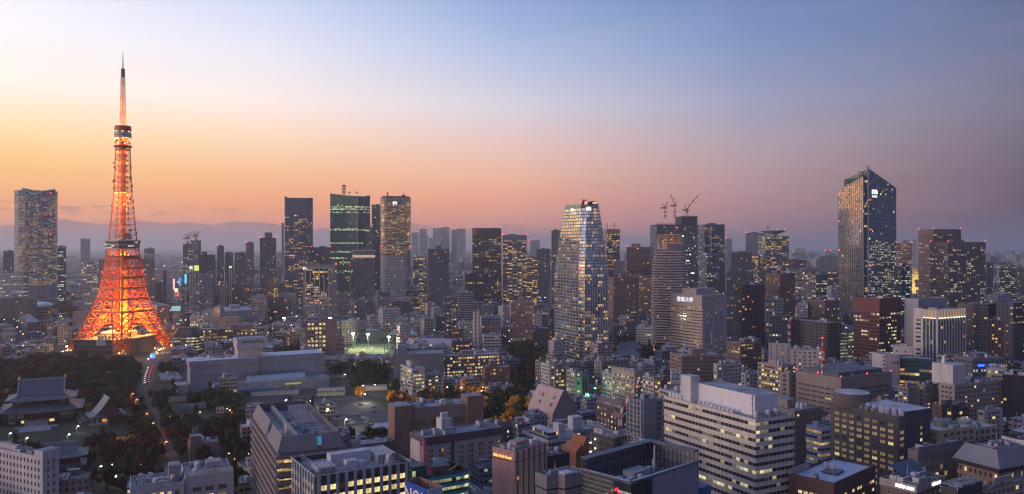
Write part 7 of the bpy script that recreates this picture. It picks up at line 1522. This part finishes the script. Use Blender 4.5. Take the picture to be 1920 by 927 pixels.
B('blue_shed','light blue roofed shed among trees below the slab hotel',336,340,386,765,735,th=14,wall=(.3,.3,.3),lit=0,ww=0,units=0,pent=0,dep=8,h=4,roof=plain('shed_blue',(.2,.42,.55),.6))
B('pool_shed','white lit garden pavilion among red trees below the slab hotel',402,405,420,778,720,th=10,wall=(.6,.5,.45),lit=.3,units=0,pent=0,dep=8,h=4,roof=ROOFL)
B('garden_hall','long bluish low hall left of the site cabins',466,470,560,766,800,th=8,wall=(.40,.36,.42),lit=.0,ww=0,units=0,pent=0,dep=8,h=3.5,roof=ROOFL)
# ------------------------------------------------------------------ trees
def leafmat(name,c):
    m,t=_mat(name); g=G(t); oi=g.n('ShaderNodeObjectInfo'); f=noisy(g,.5,4,.45,1.6); k=g.m('ADD',.65,g.m('MULTIPLY',oi.outputs['Random'],.7))
    g.bsdf(g.mul(c,g.m('MULTIPLY',f,k)),.9,spec=.15); MATS[name]=m; return m
LEAF=[('dark green',leafmat('leaf_green',(.028,.042,.018)),6),('olive green',leafmat('leaf_olive',(.055,.055,.02)),3),('reddish brown',leafmat('leaf_red',(.085,.034,.024)),4),('golden orange',leafmat('leaf_gold',(.6,.27,.04)),1.2)]
BARK=plain('bark',(.07,.05,.035),.9)
def crown(rr,rx,rz,seg=11,nl=34,ls=1.15,cone=False):
    b=MB()
    cl=[]
    for i in range(seg):
        a=rr.uniform(0,6.28); u=rr.uniform(-.55,.95); q=math.sqrt(max(0,1-u*u))*rr.uniform(.55,.85)
        if cone: u=i/seg*1.7-.8; q=.55*(1-(u+.8)/1.9)+.05
        cl.append((q*rx*math.cos(a),q*rx*math.sin(a),rz*(1+u*.85),rx*rr.uniform(.34,.52)*(1 if not cone else .8*(1.3-(u+.8)/1.9))))
    for x,y,z,s in cl:
        # ragged core of each leaf clump
        for i in range(nl):
            v=Vector((rr.gauss(0,1),rr.gauss(0,1),rr.gauss(0,1)*.8)).normalized()*s*rr.uniform(.55,1.08); c=Vector((x,y,z))+v
            n=(v.normalized()+Vector((rr.uniform(-.6,.6),rr.uniform(-.6,.6),rr.uniform(-.3,.8)))).normalized(); t=n.cross(Vector((rr.random(),rr.random(),rr.random()+.1))).normalized(); w2=n.cross(t); k=ls*rr.uniform(.6,1.2)
            b.face([c+t*k,c+w2*k*.8,c-t*k*.9,c-w2*k*.75],0)
        k=s*.62; V=[Vector((x,y,z))+Vector(p)*k*rr.uniform(.85,1.15) for p in((0,0,1),(1,0,0),(0,1,0),(-1,0,0),(0,-1,0),(0,0,-1))]
        for p,q,w_ in((0,1,2),(0,2,3),(0,3,4),(0,4,1),(5,2,1),(5,3,2),(5,4,3),(5,1,4)): b.face([V[p],V[q],V[w_]],0)
    return b,cl
rr=random.Random(44); VAR=[]
for v in range(6):
    cone=v==5; rx=rr.uniform(4.6,6.2) if not cone else 3.6; rz=rr.uniform(4.2,5.6) if not cone else 8; b,cl=crown(rr,rx,rz,11 if not cone else 9,34,1.15,cone); t=MB(); H=3.5
    t.bar((0,0,-.2),(0,0,H),.42,0,r2=.3); t.bar((0,0,H),(0,0,H+rz),.3,0,r2=.1)
    for x,y,z,s in cl[:6]: t.bar((0,0,H*.8),(x*.8,y*.8,z+H-1.5),.16,0,r2=.06)
    VAR.append((b,t.mesh('trunk',[BARK]),H,cone))
CM={}
def cmesh(v,c):
    if (v,c) not in CM: CM[(v,c)]=VAR[v][0].mesh('crown',[LEAF[c][1]])
    return CM[(v,c)]
def blocked(x,y,mg):
    for (fx,fy,rz,x0,x1,y0,y1) in FOOT:
        dx,dy=x-fx,y-fy
        if abs(dx)>160 or abs(dy)>160: continue
        ca,sa=math.cos(rz),math.sin(rz); lx=ca*dx+sa*dy; ly=-sa*dx+ca*dy
        if x0-mg<lx<x1+mg and y0-mg<ly<y1+mg: return True
    for P,wd in ROADS:
        for a,c in zip(P,P[1:]):
            ab=c-a; t=max(0,min(1,((Vector((x,y))-a).dot(ab))/ab.length_squared)); 
            if (Vector((x,y))-(a+ab*t)).length<wd/2+mg*.7: return True
    return inpoly(x,y,PARK)
spots=[]
for k,P in enumerate(PARKS):
    x0,x1=min(p[0] for p in P),max(p[0] for p in P); y0,y1=min(p[1] for p in P),max(p[1] for p in P); st=11.5 if y0<1000 else 14.
    y=y0
    while y<y1:
        x=x0
        while x<x1:
            a,c=x+rr.uniform(-4,4),y+rr.uniform(-4,4)
            if inpoly(a,c,P) and not blocked(a,c,5.0) and clear_h(a,c,5,13)>=12.9: spots.append((a,c,k))
            x+=st
        y+=st
# pixel column of the reddish and golden patches (single named trees seen in the photograph)
GOLDT=[(10,742),(160,772),(234,838),(246,838),(205,706),(965,775),(955,790),(805,752),(790,748),(833,748),(675,740),(1065,735),(875,738),(722,628),(680,668),(1132,735),(340,618),(772,660)]
for (x,y) in GOLDT: p=gp(x,y+6); spots.append((p[0],p[1],99))
spots=[s for s in spots if -60<960+s[0]/s[1]*F<1980 and HY+(CH-16)/s[1]*F<935]
spots.sort(key=lambda s:s[1]); print('trees',len(spots))
AREA={0:'in the temple park left of the avenue',1:'in the park between the avenue and the car park',2:'on the slope right of the slab hotel',3:'in the autumn park behind the brown hall with twin blank ends',4:'in the grove left of the tapered glass tower',5:'in the grove right of the tapered glass tower',6:'in the far wood behind the lit office rows',7:'in the grove behind the round hall',8:'by the octagonal office',9:'beside the brown bright windowed office',10:'between the slanted roof office and the car park',11:'among the cabins left of the car park',12:'in front of the slab hotel podium',99:'glowing golden against its darker neighbours in autumn colour'}
restm={}; nn=0
for i,(x,y,k) in enumerate(spots):
    q=math.sin(x*.021+1)*math.cos(y*.017)+rr.uniform(-.9,.9)
    c=3 if k==99 else (0 if q>.15 else (2 if q<-.35 else 1))
    if k in(3,) and rr.random()<.3: c=3
    if k==99: v=rr.randint(0,4); s=1.0
    else: v=rr.choice((0,1,2,3,4,0,1,2,5)); s=rr.uniform(.75,1.3)
    if k==5 and rr.random()<.4: c=2
    if y>1300: s*=1.2
    rot=rr.uniform(0,6.28)
    if nn<300 or k==99:
        nn+=1
        lab='%s tree %s'%(LEAF[c][0],AREA[k]); r=empty('conifer_tree' if v==5 else ('broadleaf_tree' if k!=99 else 'ginkgo_tree'),lab,'tree',(x,y,0),rot,'%s trees %s'%(LEAF[c][0],AREA[k]))
        r.scale=(s,s,s*rr.uniform(.9,1.15)); link('trunk',VAR[v][1],r); link('crown',cmesh(v,c),r,(0,0,VAR[v][2]-2.2))
    else:
        restm.setdefault(c,[]).append((x,y,v,s,rot))
import numpy as np
V=[];Fc=[];MI=[];base=0; sizes=[]
for c,L in restm.items():
    for x,y,v,s,rot in L:
        b=VAR[v][0]; A=np.array(b.v,dtype=np.float32)*s; ca,sa=math.cos(rot),math.sin(rot); X=A[:,0]*ca-A[:,1]*sa+x; Y=A[:,0]*sa+A[:,1]*ca+y; V.append(np.stack([X,Y,A[:,2]+(VAR[v][2]-2.2)*s],1))
        Fc+=[tuple(j+base for j in f) for f in b.f]; MI+=[c]*len(b.f); base+=len(A)
        t=VAR[v]
if V:
    me=bpy.data.meshes.new('distant_woodland'); me.from_pydata(np.concatenate(V).tolist(),[],Fc)
    for q in LEAF: me.materials.append(q[1])
    me.polygons.foreach_set('material_index',MI); o=link('distant_woodland',me); tag(o,'wooded mass of further dark and russet tree crowns between the buildings','woodland',kind='stuff')
# ------------------------------------------------------------------ street lamps
def lampset(label,group,pts,h,col,st,s,lightp=0,key='x'):
    pm=MATS.get(('pole',h))
    if not pm: b=MB(); b.bar((0,0,0),(0,0,h),.12,r2=.08); b.bar((0,0,h),(1.4,0,h+.4),.07); pm=b.mesh('pole',[METAL]); MATS[('pole',h)]=pm
    for (x,y) in pts:
        a,c=gp(x,y); r=empty('street_lamp',label,'lamp',(a,c,0),0,group); link('pole',pm,r); link('lamp_head',lampmesh(key,col,st,s),r,(1.5,0,h+.4))
        if lightp: l=bpy.data.lights.new('lamp_beam','POINT'); l.energy=lightp; l.color=col; l.shadow_soft_size=.5; link('lamp_beam',l,r,(1.5,0,h-.9))
lampset('orange glowing lamp in the row along the dark temple avenue','lamps along the temple avenue',[(246,757),(254,769),(262,781),(272,797),(284,816),(295,832),(308,853)],9,(1,.30,.06),3.,.75,1300,'orange')
lampset('white lamp shining on the forecourt of the great temple hall','lamps on the temple forecourt',[(16,826),(47,835),(126,828),(143,812)],5,(.9,1,.75),14.,.6,500,'mint')
lampset('warm lamp between trees below the slab hotel','warm lamps below the slab hotel',[(315,795),(317,797),(372,787),(423,780),(428,783),(432,787),(450,802),(205,924-10),(352,905)],6,(1,.6,.25),4.,.6,500,'warmlamp')
lampset('white lamp beside the wide road at the bottom left','lamps on the bottom left road',[(212,916),(260,893),(205,893),(185,896),(443,914),(471,914)],7,(1,.9,.65),14.,.6,500,'whitelamp')
lampset('yellowish lamp by the site cabins at the car park','lamps round the car park',[(533,768),(562,788),(582,766),(611,785),(681,756),(646,806),(540,775),(553,772),(566,780),(575,782)],8,(1,.88,.55),18.,.65,8000,'yellowlamp')
lampset('small lamp in the trees right of the slab hotel','small lamps right of the slab hotel',[(620,680),(645,698),(685,699),(644,715),(673,724),(693,726),(732,732),(640,682),(655,678),(668,676),(700,680),(806,749),(815,749),(836,740),(862,741),(900,747),(902,740),(700,735),(678,737)],7,(1,.7,.38),6.,.7,700,'park')
lampset('tiny orange lamp in the line of small lights by the tree lined street','small lamps right of the brown tower block',[(425,865),(433,860),(440,868),(448,862),(455,856),(462,866),(470,872),(436,876)],5,(1,.55,.15),8.,.42,0,'tiny')
lampset('lamp at the foot of the orange tower among stalls','lamps at the tower foot',[(296,664),(300,662),(305,660),(291,668),(286,672),(281,676),(288,660),(276,681)],5,(1,.75,.35),6.,.8,600,'stall')
a,c=gp(286,676); o=empty('festival_screen','small blue glowing screen by the road at the tower foot','screen',(a,c,0)); add_box(o,'screen',-3,3,-.3,.3,3,9,glow('screen_blue',(.05,.15,1),3.)); b=MB(); b.bar((0,0,0),(0,0,3),.3); b.build('post',[METAL],o)
a,c=gp(296,668); o=empty('market_tent','row of white lit tents by the near right foot of the tower','tent',(a,c,0),R(52))
for k in range(5):
    b=MB(); x=k*7; b.prism([(x,0),(x+6,0),(x+6,5),(x,5)],2.6,4.4,0,top=[(x+2.9,2.4),(x+3.1,2.4),(x+3.1,2.6),(x+2.9,2.6)]); b.build('canopy',[WHITE],o)
    b=MB()
    for q in((x,0),(x+6,0),(x,5),(x+6,5)): b.bar((*q,0),(*q,2.6),.1)
    b.build('tent_post',[METAL],o)
# neon signs of the far street
for i,(x,y0,y1,col,lab) in enumerate(((326,523,543,(1,.55,.6),'pink white vertical neon sign, leftmost of the street signs'),(337,521,536,(.05,.35,1),'deep blue vertical neon sign'),(348,514,532,(.1,.8,1),'cyan vertical neon sign'),(330,541,548,(1,.9,.4),'yellow bright cluster sign'),(332,549,556,(1,.1,.08),'red sign at street level'))):
    d=1420+i*9; x0=W(x,d); z0,z1=Z(y1,d),Z(y0,d); o=empty('neon_sign',lab+' right of the orange tower','sign',(x0,d,0)); o['_m']=[x0,d,0]; add_box(o,'light_panel',-1.6 if i<3 else -3.5,1.6 if i<3 else 3.5,-.4,.4,max(1,z0),max(6,z1),glow('neon%d'%i,col,1.0)); b=MB(); b.box(-.5,.5,.5,1.5,0,max(6,z1)); b.build('support',[METAL],o)
for i,(x,y0,y1,w_,col,lab) in enumerate(((358,499,505,6,(1,.85,.75),'square pinkish white roof sign board left of the yellow one'),(368.5,498,508,8.5,(.9,.95,.2),'square yellow roof sign board with dark figures'),(417,528,535,13,(1,.75,.3),'oval glowing yellow orange roof sign board'),(432,499,503,5,(1,.9,.5),'small cream roof sign board'))):
    d=1690+i*6; x0=W(x,d); ww_=w_/F*d; z0,z1=Z(y1,d),Z(y0,d); o=empty('roof_sign',lab,'sign',(x0,d,0)); add_box(o,'sign_panel',-ww_/2,ww_/2,-.5,.5,z0,z1,glow('rsign%d'%i,col,.8)); b=MB()
    for q in(-ww_*.35,ww_*.35): b.bar((q,.8,0),(q,.8,z1-1),.6)
    b.build('support',[METAL],o)
# distant town lights
# ------------------------------------------------------------------ the dense low town between
rr=random.Random(99)
WALLS=[(.42,.41,.45),(.36,.34,.36),(.30,.26,.26),(.24,.17,.15),(.20,.20,.25),(.46,.44,.48),(.14,.13,.16),(.33,.30,.29),(.27,.27,.32),(.38,.31,.29)]
NM=['pale lilac','grey','brownish grey','brown','slate','off white','dark','beige grey','blue grey','pinkish']
FM=[facade(wl,3.2,3.5,(.5,.62,.8,.45,.7)[i%5],.45,(.03,.05,.09,.04,.12)[i%5],('warm','white','warm','amber','cool')[i%5],.85) for i,wl in enumerate(WALLS)]
FM2=[facade(wl,4.5,4.2,.6,.4,(.03,.07,.12)[i%3],('warm','white','amber')[i%3],1.1) for i,wl in enumerate(WALLS)]
PLAZA=[gpoly(p) for p in ([(130,664),(320,650),(330,690),(250,700),(130,690)],)]
def free(x,y,mg):
    if blocked(x,y,mg): return False
    for P in PARKS+PLAZA:
        if inpoly(x,y,P): return False
    return True
def house(b,x,y,rz,w,l,h,mi,rm,rr,kit=True):
    ca,sa=math.cos(rz),math.sin(rz); T=lambda a,c:(x+ca*a-sa*c,y+sa*a+ca*c)
    P=[T(-w/2,-l/2),T(w/2,-l/2),T(w/2,l/2),T(-w/2,l/2)]; b.prism(P,0,h,mi,rm,u0=rr.randint(0,40)*3.2)
    if kit:
        a,c=rr.uniform(-.25,.2)*w,rr.uniform(-.2,.25)*l; pw,pl=w*.16,l*.16; P=[T(a-pw,c-pl),T(a+pw,c-pl),T(a+pw,c+pl),T(a-pw,c+pl)]; b.prism(P,h,h+rr.uniform(2,4),len(WALLS),rm)
        for q in range(rr.randint(0,4)):
            a,c=rr.uniform(-.4,.4)*w,rr.uniform(-.4,.4)*l; P=[T(a-1.2,c-.8),T(a+1.2,c-.8),T(a+1.2,c+.8),T(a-1.2,c+.8)]; b.prism(P,h,h+1.6,len(WALLS),rm)
cells=[]; y=430.
while y<9500:
    sp=21 if y<900 else (25 if y<1500 else (33 if y<2600 else (52 if y<4500 else 85))); hw=y*.665+30; x=-hw
    while x<hw:
        a,c=x+rr.uniform(-.18,.18)*sp,y+rr.uniform(-.18,.18)*sp; ry=int(c/ (sp*4.2)); 
        cells.append((a,c,sp)); x+=sp
    y+=sp
placed=[]
for a,c,sp in cells:
    if rr.random()<(.04 if c<2600 else .12): continue
    u=((a*.891+c*.454)%118)/118; v=((-a*.454+c*.891)%150)/150
    if c<2600 and (u<.07 or v<.06): continue        # streets
    if not free(a,c,sp*.52): continue
    big=rr.random(); w=sp*rr.uniform(.55,.86); l=sp*rr.uniform(.55,.86)
    if c<700: h=rr.uniform(9,24)
    elif c<1300: h=rr.uniform(8,24) if big<.86 else rr.uniform(24,38)
    elif c<2600: h=rr.uniform(9,26) if big<.8 else rr.uniform(26,52)
    elif c<4500: h=rr.uniform(10,26) if big<.86 else rr.uniform(28,75)
    else: h=rr.uniform(10,30) if big<.93 else rr.uniform(35,95)
    px=960+a/c*F
    if c>1300 and px<420 and h>30: h*=.55
    if px<560 and 1000<c<1500: h=min(h,20)
    h=clear_h(a,c,w*.6,h+3)-3
    if h<5: continue
    th=R(27+rr.uniform(-6,6)) if px>900 else R(rr.choice((12,20,27))+rr.uniform(-6,6))
    placed.append((a,c,w,l,h,th))
placed.sort(key=lambda p:p[1]); print('town',len(placed))
def district(px,d):
    if d<820: z='nearest' 
    elif d<1150: z='middle'
    else: z='further'
    if px<330: s='left of the orange tower'
    elif px<600: s='between orange tower and slab hotel'
    elif px<1000: s='between slab hotel and tapered glass tower'
    elif px<1250: s='at the foot of the tapered glass tower'
    elif px<1560: s='between round and peaked towers'
    else: s='right, below the peaked tower'
    return s,z
near=0; SM=MB(); FMs=FM+[ROOF,ROOFL,ROOFD]; rmi={0:len(FM),1:len(FM)+1,2:len(FM)+2}
# the ones that show largest stand alone
vis=[p for p in placed if 0<960+p[0]/p[1]*F<1920 and HY+(CH-p[4])/p[1]*F<927][:296]; vs=set(vis)
for (x,y,w,l,h,th) in vis:
    k=rr.randint(0,9); px=960+x/y*F; s,z=district(px,y); lab='%s %s block in %s rows %s'%(NM[k],'mid-rise' if h>20 else 'low',z,s)
    r=empty('town_building',lab,'building',(x,y,0),th,lab.replace(' block',' blocks')); b=MB(); b.prism([(-w/2,-l/2),(w/2,-l/2),(w/2,l/2),(-w/2,l/2)],0,h,0,cap=False,u0=rr.randint(0,9)*3.2)
    P=[(-w/2,-l/2),(w/2,-l/2),(w/2,l/2),(-w/2,l/2)]; I=inset(P,-.35)
    for i in range(4):
        a,c,e,g=P[i],P[(i+1)%4],I[(i+1)%4],I[i]; b.face([(*a,h),(*c,h),(*e,h),(*g,h)],1); b.face([(*g,h),(*e,h),(*e,h-.8),(*g,h-.8)],1)
    b.build('wall',[FM[k],wallm(WALLS[k])],r); b=MB(); b.face([(*p,h-.8) for p in I],0); b.build('roof',[rr.choice((ROOF,ROOFL,ROOF,ROOFD))],r)
    roof_kit(r,-w/2+.5,w/2-.5,-l/2+.5,l/2-.5,h-.8,rr.randint(3,8) if y<900 else rr.randint(1,4),rr,rr.choice((0,2.6,3.4)),wallm(WALLS[k]))
b=MB(); 
mats=FM2+[ROOF,ROOF,ROOFL,ROOFD]
for p in placed:
    if p in vs: continue
    x,y,w,l,h,th=p
    house(b,x,y,th,w,l,h,rr.randint(0,9),len(FM2)+rr.randint(1,3),rr,y<2600)
tag(b.build('distant_town',mats),'carpet of countless small low-rise buildings fading towards the horizon','town',kind='stuff')
# scattered lamps of the streets far away
b=MB(); cols=[glow('far_warm',(1,.62,.25),5.),glow('far_white',(1,.92,.75),5.),glow('far_green',(.5,1,.7),4.),glow('far_red',(1,.08,.06),5.),glow('far_orange',(1,.35,.1),6.)]
for i in range(2600):
    y=rr.uniform(1000,1000+7500*rr.random()**1.1+300); x=rr.uniform(-.66,.66)*y
    px=960+x/y*F
    if not free(x,y,1): continue
    s=y/F*rr.choice((.20,.28,.38,.55)); z=rr.uniform(6,26); q=rr.choices(range(5),(5,4,1,1.2,2))[0]
    b.box(x-s,x+s,y-s,y+s,z,z+2*s,q)
tag(b.build('distant_town_lights',cols),'countless tiny street and window lights sprinkled over the far town','lights',kind='stuff')
# tidy up helper data
for o in bpy.data.objects:
    for k in('_m','_s'):
        if k in o.keys(): del o[k]
for o in []:
    if o.parent is None and 900<o.location.y<1320:
        q=960+o.location.x/o.location.y*F
        if 655<q<690: print('NEAR',o.name,round(q),o.location.y,o.get('label'))
print('objects',len(bpy.data.objects))
